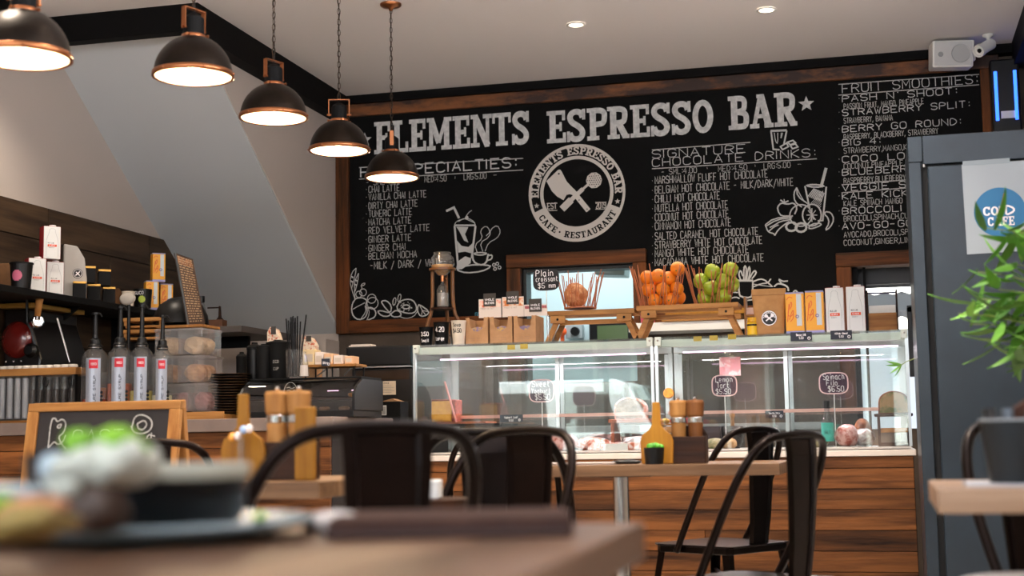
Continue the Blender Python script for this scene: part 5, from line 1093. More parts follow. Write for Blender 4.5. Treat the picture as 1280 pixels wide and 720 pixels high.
# syrup pump bottles
m_lab = mat('silver_label', '9AA0AC', .35, .5); 
def pump(px, py0, pybody, pyb, wpx, Y, syr, frac, label, col):
    q = P(px, 500, Y=Y); sc = (P(px+50, 500, Y=Y).x-q.x)/50; r = wpx*sc/2; zt_ = Zp(px, py0, Y)-ZBt; zb_ = Zp(px, pybody, Y)-ZBt
    t_ = thing('syrup_bottle', label, 'bottle', (q.x, Y, ZBt), .5, 'syrup pump bottles')
    put('bottle', MB().lathe([(0, 0), (r*.95, 0), (r, .006), (r, zb_*.84), (r*.86, zb_*.93), (r*.5, zb_), (r*.42, zb_+.004)], 28), m_jar, t_, smooth=True)
    put('syrup', MB().lathe([(0, .003), (r*.93, .003), (r*.95, .008), (r*.95, zb_*frac), (0, zb_*frac)], 24), mat(col, syr, .2, coat=.5), t_, smooth=False)
    a0_, a1_ = -.55, .55
    lb = MB(); pts = [(r*1.012*math.sin(a0_+(a1_-a0_)*i/8-.1), -r*1.012*math.cos(a0_+(a1_-a0_)*i/8-.1)) for i in range(9)]
    for i in range(8): lb.add([(*pts[i], .012), (*pts[i+1], .012), (*pts[i+1], zb_*.86), (*pts[i], zb_*.86)], [(0, 1, 2, 3)])
    lp = put('label_band', lb, m_lab, t_)
    k = Ink(); k.line([(-.4*r+.65*r*j/8, zb_*.78) for j in range(9)], zb_*.12); wrap = lambda a, b: (r*1.02*math.sin(a/r), -r*1.02*math.cos(a/r), b)
    put('red_square', k.mesh('red_square', mat('red_logo', 'C3102A', .5), wrap), None, lp)
    k = Ink(); text_ink(k, '1883', -.28*r, zb_*.765, zb_*.03, .42*r, .12); put('lettering', k.mesh('lettering', m_ink_white, lambda a, b: (r*1.03*math.sin(a/r), -r*1.03*math.cos(a/r), b)), None, lp)
    k = Ink(); kk = Ink(); text_ink(kk, 'PURE SYRUP', 0, 0, .17*r, zb_*.40, .2)
    k.xf(lambda v_: (-.1*r-v_[1]+.2*r, zb_*.22+v_[0]), kk); put('lettering', k.mesh('lettering', m_black, wrap), None, lp)
    for j in range(7): kd_ = Ink(); kd_.disc((.55*r, zb_*(.08+j*.052)), .007*1, 8); put('dot', kd_.mesh('dot', m_black, wrap), None, lp)
    pm = put('pump', MB().lathe([(r*.52, zb_-.004), (r*.54, zb_+.012), (r*.42, zb_+.02), (r*.4, zb_+.038), (r*.22, zb_+.045), (r*.16, zt_-.02), (r*.14, zt_-.012), (r*.3, zt_-.01), (r*.3, zt_), (0, zt_+.002)], 20), m_black, t_)
    put('nozzle', MB().tube([(0, 0, zt_-.005), (.02, -.012, zt_-.006), (.028, -.017, zt_-.02)], .0045, 8), m_black, pm); put('collar', MB().lathe([(r*.55, zb_+.002), (r*.56, zb_+.006)], 20), m_chrome, pm)
    return t_
pump(118, 391, 436, 502, 30, 5.6, '8E2F16', .3, 'syrup pump bottle leftmost of four, low red brown syrup', 'red_syrup')
pump(149.5, 383, 434, 502, 29, 5.62, 'A0441C', .5, 'syrup pump bottle second from left, half full of amber syrup', 'amber_syrup')
pump(176.5, 381, 434, 502, 27, 5.64, 'B5A050', .4, 'syrup pump bottle third from left, pale yellow syrup', 'yellow_syrup')
pump(202.5, 394, 437, 502, 24, 5.66, 'C9C0A0', .35, 'syrup pump bottle rightmost of four, beside the clear boxes', 'cream_syrup')
# low jars with orange contents behind the bottles
for i, (x_, lab) in enumerate(((131, 'small jar of orange syrup between the first two pump bottles'), (160, 'small jar of orange syrup between the second and third pump bottles'))):
    t_ = thing('syrup_jar', lab, 'jar', (CX(x_, 5.74), 5.74, ZBt)); put('glass', MB().lathe([(0, 0), (.03, 0), (.032, .01), (.032, .2), (.02, .22)], 18), m_jar, t_, smooth=True); put('syrup', MB().lathe([(0, .002), (.029, .002), (.029, .15), (0, .15)], 18), mat('orange_syrup', 'D9730E', .2, coat=.5), t_)
# black bell and oval white plate on a stand, wooden slabs
ov = thing('oval_dish', 'small white oval dish standing on edge above the second pump bottle', 'dish', (CX(158.5, 5.9, 372), 5.9, ZBt))
put('dish', MB().lathe([(0, .004), (.03, .002), (.042, -.006), (.04, -.009), (.028, -.004), (0, -.002)], 26, (0, 0, Zp(158, 373, 5.9)-ZBt), Vector((0, -1, .1)).normalized(), (1, .72)), mat('bone_china', 'A39D94', .5), ov, smooth=True); put('stand', MB().cyl((0, .02, 0), .008, Zp(158, 379, 5.9)-ZBt, 10), m_black, ov)
# clear acrylic containers
m_bisc = mat('biscuit', 'B98A50', .8, c2='95683A', scale=30); m_pinkc = mat('pink_sweets', '9B6060', .7, c2='7A4A48', scale=30)
Y = 5.82
def zc(py): return Zp(236, py, Y)-ZBt
tray = thing('wooden_tray', 'light wooden tray under the stack of clear containers', 'tray', (CX(262, Y), Y, ZBt)); wt_ = (CX(292, Y)-CX(230, Y))/2
put('base', MB().box(-wt_*1.4, wt_, -.1, .16, .0, .022), m_oak, tray, bevel=.002); put('rim', MB().box(-wt_*1.4, wt_, -.106, -.1, 0, .034), m_oak, tray)
rows = [(494, 515, 200, 271, 'bottom clear container of pink sweets in three sections', m_pinkc, 3), (446, 480, 203, 266, 'middle clear container of biscuits in the stack', m_bisc, 2), (411, 444, 205, 264, 'top clear container of cream biscuits under the wooden slab', mat('cream_biscuit', 'CDB892', .8, c2='B09A74', scale=26), 2)]
zst = [.035, None, None]; hts = [zc(480)-.037, zc(445)-zc(480)-.004, zc(411)-zc(445)-.004]
z_ = .0365
for i, (ya, yb, pa, pb, lab, mm, nsec) in enumerate(rows):
    xa, xb = CX(pa, Y), CX(pb, Y); w = (xb-xa)/2; h_ = hts[i]
    t_ = thing('clear_container', lab, 'container', ((xa+xb)/2, Y, ZBt+z_), 0, 'clear acrylic containers')
    put('shell', MB().box(-w, w, -.09, .1, 0, h_), m_acryl, t_, bevel=.004); put('lid', MB().box(-w-.003, w+.003, -.093, .103, h_-.012, h_-.002), m_acryl, t_, bevel=.002)
    for j in range(nsec):
        a_ = -w+.006+j*(2*w-.006)/nsec; b_ = a_+(2*w-.006)/nsec-.006
        for k2 in range(3): put('food', MB().blob(((a_+b_)/2, -.045+.05*k2, h_*.36), (b_-a_)*.45, .026, h_*.34, .08, i*9+j*3+k2, 12, 8), mm, t_)
        if j: put('divider', MB().box(a_-.004, a_-.002, -.088, .098, .002, h_-.013), m_acryl, t_)
    z_ += h_+.0025
ztop = z_
zb_ = ZBt+ztop
solo('wooden_slab', MB().box(-.11, .11, -.09, .09, 0, .012), m_oak, 'thin wooden board on top of the clear containers', 'board', (CX(236, Y, 410), Y, zb_), bevel=.002)
# second stack of shallow wooden trays left of it
for i, (ya, lab) in enumerate(((1, 'lower pale wooden box on the shallow stand behind the third pump bottle'), (0, 'upper pale wooden box behind the third pump bottle'))):
    t_ = thing('wooden_box', lab, 'box', (CX(186, 6.02, 400), 6.02, Zp(186, 411, 6.02)-(.055 if i == 0 else 0)), .05); 
    put('frame', MB().box(-.09, .1, -.06, .06, .0, .012).box(-.1, .1, -.065, .065, .03, .048), m_oak, t_, bevel=.004); put('post', MB().box(-.095, -.08, -.06, -.045, .012, .03), m_oak, t_); put('post', MB().box(.08, .095, -.06, -.045, .012, .03), m_oak, t_)
bs = thing('grinder', 'black coffee grinder standing behind the pump bottles', 'grinder', (CX(176, 6.1), 6.1, ZBt))
put('body', MB().box(-.1, .12, -.08, .12, 0, Zp(186, 411, 6.02)-.056-ZBt), m_blackm, bs, bevel=.01); put('cap', MB().lathe([(0, 0), (.03, 0)], 12, (0, -.081, .2), Vector((0, -1, 0))), m_chrome, bs)
bh = thing('black_hopper', 'round black hopper lid behind the menu sheet and clear containers', 'hopper', (CX(226, 6.1, 405), 6.1, ZBt))
hz = Zp(226, 371, 6.1)-ZBt
put('dome', MB().lathe([(.13, hz-.13), (.125, hz-.09), (.1, hz-.04), (.05, hz-.008), (0, hz)], 30), m_black, bh, smooth=True); put('stem', MB().cyl((0, 0, 0), .055, hz-.13, 24), m_blackm, bh)
# tall menu sheet leaning
q0 = P(222, 318, Y=5.93); q1 = P(246, 331, Y=6.1)
v = [P(219, 316, Y=5.88), P(241, 324, Y=6.02), P(257, 408, Y=6.02), P(236, 410, Y=5.88)]
o0 = v[3].copy(); ms_ = thing('leaning_menu_board', 'tall brown menu board with white print leaning above the clear containers', 'menu', o0)
nrm = (v[1]-v[0]).cross(v[3]-v[0]).normalized(); 
if nrm.y > 0: nrm = -nrm
fa = [p-o0 for p in v]; put('board', MB().add(fa+[p-nrm*.008 for p in fa], [(0, 1, 2, 3), (7, 6, 5, 4), (0, 4, 5, 1), (1, 5, 6, 2), (2, 6, 7, 3), (3, 7, 4, 0)]), mat('brown_menu', '33201A', .4, c2='5A4030', scale=12), ms_)
fe = [fa[0], fa[3]]; put('edge', MB().tube([fa[0], fa[3]], .005, 6), mat('grey_edge', '3C4245', .5), ms_)
k = Ink(); rnd = random.Random(4)
for r_ in range(26):
    u = .1; 
    while u < .85:
        l_ = rnd.uniform(.05, .2); k.line([(u, .96-r_*.035), (min(u+l_, .9), .96-r_*.035)], .014); u += l_+.06
def mf(a, b): top = fa[0].lerp(fa[1], a); bot = fa[3].lerp(fa[2], a); return bot.lerp(top, b)+nrm*.0012
put('print', k.mesh('print', mat('cream_print', 'BCA488', .7), mf), None, ms_)
k = Ink(); k.poly([(.06, .86), (.9, .86), (.9, .97), (.06, .97)]); put('photo_strip', k.mesh('photo_strip', mat('photo_strip', 'B98560', .5, c2='5A2E1C', scale=60), mf), None, ms_)
# plates stack
pt = MB().lathe([(0, 0), (.05, 0), (.055, .002), (.088, .0075), (.09, .009), (.086, .0095), (.05, .005), (0, .004)], 32).mesh('plate', mat('black_stoneware', '111011', .4), True)
pr = MB().lathe([(.0896, .0088), (.0905, .0091), (.0902, .0095), (.0892, .0095)], 32).mesh('gold_rim', mat('gold_rim', '9A7038', .35, .7), True)
Y = 5.9; xp = CX(288, Y); nP = 17; hh = (Zp(288, 467, Y)-ZBt)/nP
for i in range(nP):
    pos = 'bottom plate' if i == 0 else 'top plate' if i == nP-1 else ('%s plate from the bottom' % ['second', 'third', 'fourth', 'fifth', 'sixth', 'seventh', 'eighth', 'ninth', 'tenth', 'eleventh', 'twelfth', 'thirteenth', 'fourteenth', 'fifteenth', 'sixteenth'][i-1])
    t_ = thing('plate', 'black gold-rimmed plate in the stack beside the clear containers, '+pos, 'plate', (xp+.0015*math.sin(i*2), Y, ZBt+i*hh), 0, 'stacked black plates')
    put('dish', pt, None, t_); put('gold_rim', pr, None, t_)
# small counter-top curved display with oval logo
Y = 5.88; xa, xb = CX(312, Y), CX(452, Y); w = (xb-xa)/2; hd = Zp(380, 472, Y)-ZBt
cv = thing('countertop_display', 'low dark countertop display with curved glass and white oval emblem', 'display case', ((xa+xb)/2, Y, ZBt))
put('base', MB().box(-w, w, -.1, .26, 0, .03), m_black, cv, bevel=.003); put('top', MB().box(-w, w, .0, .26, hd-.012, hd), m_blackm, cv, bevel=.003)
for s in (-1, 1): put('side_panel', MB().prism([(-.1, .03), (-.1, .1), (-.07, hd*.75), (0, hd-.012), (.26, hd-.012), (.26, .03)], s*w-.006, s*w+.006, 'yz'), m_black, cv)
cg = MB(); pr_ = ease([(-.1, .03), (-.1, hd*.55), (-.06, hd*.9), (.0, hd-.006)], 2)
for i in range(len(pr_)-1): cg.add([(-w+.008, *pr_[i]), (w-.008, *pr_[i]), (w-.008, *pr_[i+1]), (-w+.008, *pr_[i+1])], [(0, 1, 2, 3)])
put('curved_glass', cg, glass('smoked_glass', (.55, .5, .48), .1), cv, smooth=True)
put('rear_panel', MB().box(-w, w, .25, .26, .03, hd-.012), mat('dark_bronze', '33291F', .4), cv); put('shelf', MB().box(-w+.01, w-.01, -.02, .24, hd*.45, hd*.45+.008), mat('brown_shelf', '3E2A1E', .4), cv)
k = Ink(); ox_ = CX(375, Y)-(xa+xb)/2; oz = Zp(375, 493, Y)-ZBt
pts = [(ox_+.032*math.cos(q), oz+.05*math.sin(q)) for q in [2*PI*i/24 for i in range(24)]]; k.line(pts, .0025, True)
for r_ in range(5): k.line(ease([(ox_-.02+r_*.003, oz+.025-r_*.012), (ox_-.005, oz+.03-r_*.012), (ox_+.002, oz+.02-r_*.012), (ox_+.02, oz+.028-r_*.012)], 1), .0025)
put('emblem', k.mesh('emblem', m_chalk_thin, lambda a, b: (a, -.104, b)), None, cv)
put('light_strip', MB().box(CX(404, Y)-(xa+xb)/2, CX(417, Y)-(xa+xb)/2, .05, .06, hd*.66, hd*.68), m_led, cv); put('light_strip', MB().box(CX(434, Y)-(xa+xb)/2, CX(451, Y)-(xa+xb)/2-.012, .05, .06, hd*.66, hd*.68), m_led, cv)
for i, (x_, y_, lab) in enumerate(((437, 487, 'yellow tart glowing in the countertop display'), (400, 516, 'pastry at the bottom of the countertop display'), (425, 520, 'second pastry at the bottom right of the countertop display'))):
    solo('tart', MB().lathe([(0, 0), (.02, 0), (.026, .012), (.02, .018), (0, .02)], 18), [m_yellow, m_crumb, m_crumb][i], lab, 'pastry', (CX(x_, Y, y_), Y+.05, ZBt+(hd*.45+.009 if i == 0 else .031)), smooth=True)
# things on and behind it
ztp = ZBt+hd
def cyl_thing(name, px, wpx, py0, Y, m, label, cat, base, lid=None, r2=1.05):
    q = P(px, 470, Y=Y); sc = (P(px+50, 470, Y=Y).x-q.x)/50; r = wpx*sc/2; h_ = Zp(px, py0, Y)-base
    t_ = thing(name, label, cat, (q.x, Y, base)); put('body', MB().lathe([(0, 0), (r*.93, 0), (r*.95, .004), (r*r2, h_*.9), (r*r2, h_*.93)], 28), m, t_, smooth=True)
    put('lid', MB().lathe([(r*r2*1.02, h_*.9), (r*r2*1.04, h_*.905), (r*r2*1.03, h_*.935), (r*.8, h_*.96), (r*.45, h_*.975), (r*.4, h_), (0, h_)], 28), lid or m_blackm, t_, smooth=False); return t_
cyl_thing('canister', 302, 12, 440, 6.1, m_blackm, 'slim black canister behind the plates', 'canister', ZBt)
cyl_thing('canister', 318, 17, 428, 6., m_black, 'tall black canister left of the white rimmed one', 'canister', ZBt)
cyl_thing('canister', 330, 17, 430, 5.92, m_blackm, 'middle black canister overlapping its taller neighbour', 'canister', ztp)
t_ = cyl_thing('canister', 348, 27, 425, 5.96, m_blackm, 'wide black canister with a white rim and black knob', 'canister', ztp)
r = 27*.0036/2; h_ = Zp(348, 425, 5.96)-ztp; put('white_rim', MB().lathe([(r*1.07, h_*.865), (r*1.1, h_*.87), (r*1.1, h_*.9), (r*1.05, h_*.905)], 28), m_white, t_)
k = Ink(); text_ink(k, 'ECO', -.012, h_*.4, .012, .026, .14); text_ink(k, 'CUP', -.01, h_*.22, .012, .024, .14); put('lettering', k.mesh('lettering', m_chalk_thin, lambda a, b: (a+.01, -.0535, b)), None, t_)
st_ = thing('straw_holder', 'clear glass crammed with long black straws', 'straws', (CX(368, 5.82, 460), 5.82, ztp))
put('glass', MB().lathe([(0, 0), (.034, 0), (.036, .006), (.038, .12)], 24), m_jar, st_, smooth=True); rnd = random.Random(9)
zs2 = Zp(368, 394, 5.82)-ztp
for i in range(26):
    a_ = rnd.uniform(0, 2*PI); r_ = rnd.uniform(0, .026); put('straw', MB().tube([(r_*math.cos(a_)*.8, r_*math.sin(a_)*.8, .003), (r_*1.35*math.cos(a_)-.006, r_*math.sin(a_)*1.3, zs2*rnd.uniform(.88, 1))], .0034, 6), m_black, st_)
put('straw', MB().tube([(.02, 0, .003), (.056, 0, zs2)], .0034, 6), m_black, st_)
jr = thing('shaker_jar', 'ribbed clear glass shaker beside the straws', 'shaker', (CX(380, 5.8, 460), 5.8, ztp))
put('body', MB().lathe([(0, 0), (.022, 0), (.024, .006), (.019, .06), (.01, .1), (.01, .108), (0, .108)], 10), m_jar, jr); put('sugar', MB().lathe([(0, .003), (.019, .003), (.017, .05), (0, .05)], 10), m_cardw, jr)
# treat bags and the stand of little boxes
for i, (x_, y0_, wpx, lab) in enumerate(((342, 408, 17, 'bag of wrapped treats left of the straws'), (386, 420, 18, 'bag of wrapped treats right of the straws'))):
    Y = 6.1; w = wpx*.0037/2; zb0 = Zp(x_, 444, Y); t_ = thing('treat_bag', lab, 'bag', (CX(x_, Y, 430), Y, zb0)); hh = Zp(x_, y0_, Y)-zb0
    put('bag', MB().prism([(-w, 0), (w, 0), (w*1.05, hh*.5), (w*.4, hh*.9), (-w*.6, hh), (-w*1.1, hh*.8)], 0, .04), mat('treat_wrap', 'E5D3BC', .4, c2='C25A3A', scale=70, contrast=(.52, .6)), t_, bevel=.004)
    put('tag', MB().box(-.012, .012, -.004, -.001, hh*.72, hh), mat('charcoal_tag', '3B3632', .7), t_)
    put('backing_box', MB().box(-w, w, .0, .08, ztp-zb0+.001, -.001), m_kraft, t_)
Y = 6.02; xa, xb = CX(384, Y, 455), CX(451, Y, 455); w = (xb-xa)/2; zsh = Zp(418, 456, Y)
sd = thing('wire_riser', 'wooden topped wire riser holding a row of little boxes', 'riser', ((xa+xb)/2, Y, ztp)); hz = zsh-ztp
put('top_board', MB().box(-w, w, -.06, .08, hz-.012, hz), m_oak, sd, bevel=.002)
for sx in (-.9, -.1, .1, .9):
    put('leg', MB().tube([(sx*w, -.05, 0), (sx*w, -.05, hz-.012)], .004, 6), m_black, sd); 
put('frame', MB().tube([(-w*.9, .07, .003), (w*.9, .07, .003)], .004, 6).tube([(-w*.9, .07, .003), (-w*.9, .07, hz-.012)], .004, 6).tube([(w*.9, .07, .003), (w*.9, .07, hz-.012)], .004, 6), m_black, sd)
put('cross_wire', MB().tube([(-w*.5, -.04, .01), (-w*.15, -.04, hz-.02)], .003, 6).tube([(w*.5, -.04, .01), (w*.75, -.04, hz-.02)], .003, 6), m_steel, sd)
names = ['cream box at the left end of the wire riser', 'lilac printed box second on the wire riser', 'orange topped box third on the wire riser', 'kraft fronted box fourth on the wire riser', 'orange backed box at the right end of the wire riser']
for i, (pa, pb, py, mm) in enumerate(((384, 398, 438, mat('cream_box', 'E8CFA0', .7)), (399, 409, 441, m_cardw), (410, 421, 443, mat('peach_box', 'E0B48C', .7)), (422, 433, 445, m_cardw), (436, 446, 446, mat('peach_box', 'E0B48C', .7)))):
    xa_, xb_ = CX(pa, Y, 450), CX(pb, Y, 450); h_ = Zp(pa, py, Y)-zsh
    t_ = thing('little_box', names[i], 'box', ((xa_+xb_)/2, Y-.02, zsh+.0005), 0, 'little boxes on the wire riser'); put('carton', MB().box(-(xb_-xa_)/2, (xb_-xa_)/2, -.03, .05, 0, h_), mm, t_, bevel=.002)
    put('printed_panel', MB().box(-(xb_-xa_)/2*.7, (xb_-xa_)/2*.7, -.031, -.03, h_*.2, h_*.7), mat('label_beige', 'CDBFB0', .7), t_)
tagcard(407, 453, 10, 9, 5.952, [('Bites', .3, .3, .6)], 'small black tag hooked on the wire riser front', .15)

# black oven with notice and carton box under the board
Y = 6.75; xa, xb = CX(440, Y), CX(516, Y); w = (xb-xa)/2; z1_ = ZD
ov_ = thing('black_oven', 'tall black oven with paper notice between coffee bar and display case', 'oven', ((xa+xb)/2, Y, ZD)); H_ = Zp(470, 433, Y)-ZD; hm = Zp(470, 460, Y)-ZD
put('hood', MB().box(-w-.02, w, -.03, .5, hm+.008, H_), m_black, ov_, bevel=.008); put('steel_trim', MB().box(-w, w, -.034, .5, hm, hm+.007), m_steel, ov_); put('body', MB().box(-w, w, 0, .5, 0, hm-.001), mat('oven_dark', '161412', .35), ov_, bevel=.004)
put('plinth', MB().box(-w+.02, w-.02, .06, .48, -ZD, -.0005), m_blackm, ov_); put('window_band', MB().box(-w*.85, w*.9, -.004, 0, hm-.06, hm-.012), mat('bronze_glass', '3A2A1E', .2), ov_)
xn = (CX(483, Y)-(xa+xb)/2); zn = Zp(483, 485, Y)-ZD
nt2 = put('notice', MB().box(xn-.052, xn+.052, -.008, -.005, zn-.034, zn+.034), mat('cream_notice', 'DCC9AE', .7), ov_)
text_part('lettering', 'DNA', nt2, m_black, xn-.046, zn+.02, .008, .022, -.009, .2); text_part('lettering', 'NOTICE', nt2, m_black, xn-.012, zn+.02, .007, .03, -.009, .16)
for j in range(5): kq = Ink(); kq.line([(xn-.044, zn+.01-j*.008), (xn+(.045 if j % 2 else .03), zn+.01-j*.008)], .0012); put('print_line', kq.mesh('print_line', mat('grey_print2', '6A6A6A', .5), lambda a, b: (a, -.009, b)), None, nt2)
solo('paper_pile', MB().box(-.06, .06, -.03, .05, 0, .006).box(-.05, .055, -.03, .05, .0062, .012), m_cardw, 'loose papers lying on the black oven hood', 'papers', (CX(451, Y, 430), Y+.02, ZD+H_+.0005))
bx = thing('black_carton', 'black carton with white barcode label under the oven notice', 'box', (CX(480, 6.55), 6.5, ZD)); zb1 = Zp(480, 502, 6.5)-ZD
put('box', MB().box(-.1, .1, 0, .12, 0, zb1), m_blackm, bx, bevel=.002); put('flap', MB().prism([(-.09, zb1), (-.03, zb1+.012), (-.04, zb1)], .02, .1).prism([(-.01, zb1), (.05, zb1+.014), (.09, zb1)], .02, .1), m_kraft, bx); put('label_panel', MB().box(.0, .03, -.002, 0, zb1-.065, zb1-.018), m_white, bx)
for j in range(6): put('bar', MB().box(.004+j*.004, .006+j*.004, -.003, -.002, zb1-.06, zb1-.024), mat('grey_print2', '6A6A6A', .5), bx)

# chalk A frame sign
q0, q1 = P(38, 503, Y=4.5), P(228, 503, Y=4.5); wd = (q1.x-q0.x)/2
af = thing('a_frame_sign', 'wooden framed chalk A frame sign behind the black bowl', 'sign', ((q0.x+q1.x)/2, 4.5, 0), 0); ht = (q0.z+q1.z)/2
for s in (0, 1):
    R_m = Matrix.Rotation(math.radians(-9 if s == 0 else 9), 3, 'X'); pv = (0, 0, ht)
    def pb(*a, nm='rail', mm=m_oak): return put(nm, MB().box(*a, rot=R_m, piv=pv), mm, af, bevel=.003)
    f_ = .042; y0_ = 0 if s == 0 else .015
    pb(-wd, wd, y0_-.012, y0_+.012, ht-f_*.7, ht, nm='top_rail'); pb(-wd, -wd+f_, y0_-.012, y0_+.012, 0.01, ht-f_*.7, nm='side_rail', mm=m_oakz); pb(wd-f_, wd, y0_-.012, y0_+.012, 0.01, ht-f_*.7, nm='side_rail', mm=m_oakz)
    pb(-wd+f_, wd-f_, y0_-.01, y0_+.01, .14, .14+f_, nm='bottom_rail'); pb(-wd+f_, wd-f_, y0_-.004, y0_+.004, .14+f_, ht-f_*.7, nm='chalk_panel', mm=mat('sign_slate', '201C1E', .7))
R_m = Matrix.Rotation(math.radians(-9), 3, 'X')
k = Ink(); zz_ = lambda py: Zp(130, py, 4.5)
xx_ = lambda px: P(px, 550, Y=4.5).x-(q0.x+q1.x)/2
def big(pts): k.line(ease([(xx_(x), zz_(y)) for x, y in pts], 2), .006)
big([(68, 560), (68, 524), (73, 522), (76, 528), (82, 523), (88, 530), (85, 542), (79, 546), (84, 556), (90, 562)]); big([(77, 532), (82, 530), (80, 536), (76, 534), (79, 531)]); big([(68, 560), (72, 556), (75, 552), (80, 557), (86, 552), (88, 544)])
big([(170, 535), (172, 522), (183, 520), (195, 528), (194, 540), (184, 545), (172, 542), (169, 534)]); big([(176, 532), (184, 527), (189, 533), (184, 540), (178, 538), (176, 532)])
text_ink(k, 'OAST', xx_(97), zz_(556), .05, xx_(160)-xx_(97), .09)
text_ink(k, '$', xx_(190), zz_(560), .04, .03, .12); text_ink(k, '10', xx_(188), zz_(585), .05, .05, .12); text_ink(k, 'WITH COFFEE', xx_(66), zz_(585), .03, xx_(160)-xx_(66), .1)
put('lettering', k.mesh('lettering', m_chalk_thin, lambda a, b: (R_m @ (Vector((a, -.014, b))-Vector((0, 0, ht))))+Vector((0, 0, ht))), None, af)

# ------------------------------------------------------------------ fridge
YFr = 5.62; xf0 = .136; xf1 = .845
fr_ = thing('upright_fridge', 'tall slate blue upright fridge with a poster on its door beside the plant', 'fridge', ((xf0+xf1)/2, YFr, 0)); w = (xf1-xf0)/2; HF = 1.965
put('cabinet', MB().box(-w, w, .02, .60, .02, HF), m_slate, fr_, bevel=.004)
put('side_strip', MB().box(-w, -w+.045, -.008, .02, .02, HF-.1), m_slate, fr_, bevel=.002); put('side_strip', MB().box(-w, -w+.052, -.01, .02, HF-.099, HF), m_slate, fr_, bevel=.002)
put('top_panel', MB().box(-w+.055, w, -.012, .02, HF-.11, HF), m_slate, fr_, bevel=.002)
put('seal', MB().box(-w+.046, w-.03, .0, .02, .03, HF-.112), m_gap, fr_); 
dr = put('door', MB().box(-w+.068, w-.03, -.03, .005, .1, HF-.122), m_slate, fr_, bevel=.006); put('handle', MB().tube([(w-.1, -.03, .8), (w-.1, -.075, .82), (w-.1, -.075, 1.3), (w-.1, -.03, 1.32)], .01, 8), m_chrome, dr)
put('hinge', MB().cyl((-w+.057, -.016, HF-.123), .006, .012, 12), m_chrome, fr_)
for sx in (-1, 1): put('foot', MB().cyl((sx*(w-.05), .06, 0), .02, .022, 12), m_black, fr_)
xp0 = P(1206, 260, Y=YFr-.034).x; zt_, zb_ = P(1206, 206, Y=YFr-.034).z, P(1210, 318, Y=YFr-.034).z; wp = .27
ps = solo('door_poster', MB().prism([(0, 0), (wp, .005), (wp, zt_-zb_+.004), (-.004, zt_-zb_)], 0, .001), mat('poster_paper', '9FA8AE', .5), 'white poster with a blue disc taped to the fridge door behind the leaves', 'poster', (xp0, YFr-.0335, zb_))
k = Ink(); dcx, dcz = P(1250, 267, Y=YFr-.034).x-xp0, P(1250, 265, Y=YFr-.034).z-zb_; k.disc((dcx, dcz), .093, 40)
put('blue_disc', k.mesh('blue_disc', mat('poster_blue', '1F6F9E', .5), lambda a, b: (a, -.001, b)), None, ps)
k = Ink(); slab_text(k, 'CO', dcx-.06, dcz-.012, .034, .055); k.line([(dcx-.0, dcz-.012), (dcx+.0, dcz+.022)], .007); k.line([(dcx+.008, dcz-.012), (dcx+.008, dcz+.022)], .008); k.line(ease([(dcx+.022, dcz-.01), (dcx+.03, dcz-.01), (dcx+.05, dcz), (dcx+.05, dcz+.012), (dcx+.03, dcz+.022), (dcx+.022, dcz+.022), (dcx+.022, dcz-.01)]), .007)
slab_text(k, 'CAFE', dcx-.045, dcz-.052, .034, .095); put('lettering', k.mesh('lettering', m_ink_white, lambda a, b: (a, -.002, b)), None, ps)
k = Ink(); k.line([(dcx-.002, dcz-.01), (dcx+.018, dcz+.07)], .005); put('pink_line', k.mesh('pink_line', mat('pink_print', 'C2627C', .6), lambda a, b: (a, -.0025, b)), None, ps)
k = Ink(); k.poly([(.0, zt_-zb_-.004), (.17, zt_-zb_-.004), (.17, zt_-zb_+.016), (.0, zt_-zb_+.014)]); put('tape', k.mesh('tape', mat('tape_grey', '8E9AA0', .4), lambda a, b: (a, -.0012, b)), None, ps)

# ------------------------------------------------------------------ bamboo plant
pl_ = thing('potted_bamboo', 'leafy green bamboo plant reaching in from the right in front of the fridge', 'plant', (.66, 3.9, 0))
put('pot', MB().lathe([(0, 0), (.12, 0), (.16, .36), (.145, .36), (.13, .3), (0, .3)], 26), mat('pot_dark', '2B2624', .6), pl_, smooth=False)
put('soil', MB().lathe([(0, .31), (.14, .31)], 20), mat('soil', '2A1C12', .95), pl_)
rnd = random.Random(21); m_leaf = mat('bamboo_leaf', '62942A', .5, c2='33691A', scale=4, vary=.4, contrast=(.3, .7)); m_stem = mat('bamboo_stem', '6B7A34', .5)
lm = MB(); L_ = .1
secs = [(0, .002), (.2, .010), (.5, .0115), (.8, .006), (1, .0005)]
for i, (t_, w_) in enumerate(secs):
    z_ = -.02*t_*t_; lm.v += [Vector((t_*L_, -w_, z_+.002)), Vector((t_*L_, 0, z_)), Vector((t_*L_, w_, z_+.002))]
for i in range(4):
    for j in (0, 1): lm.f.append([i*3+j, i*3+j+1, (i+1)*3+j+1, (i+1)*3+j])
leafm = lm.mesh('leaf', m_leaf, True); nleaf = 0
tips = []
def leaf(p, dirv, s):
    global nleaf
    if nleaf >= 298: return
    nleaf += 1; o = bpy.data.objects.new('leaf', leafm); COL.objects.link(o); o.parent = pl_
    d_ = dirv.normalized(); side = d_.cross(Vector((0, 0, 1))); side = side.normalized() if side.length > .01 else Vector((0, 1, 0)); up_ = side.cross(d_)
    rl = rnd.uniform(-.7, .7); side2 = side*math.cos(rl)+up_*math.sin(rl); up2 = d_.cross(side2)*-1
    M_ = Matrix((d_, side2, d_.cross(side2))).transposed().to_4x4(); M_.translation = p; o.matrix_local = M_ @ Matrix.Diagonal((s, s, s, 1))
base_ = Vector((0, 0, .31)); org = Vector((.66, 3.9, 0))
targets = [(1198, 392), (1222, 340), (1232, 285), (1212, 405), (1248, 362), (1262, 400), (1238, 425), (1262, 330), (1258, 440), (1272, 372), (1228, 374), (1272, 290), (1275, 428), (1282, 350), (1242, 395), (1275, 450)]
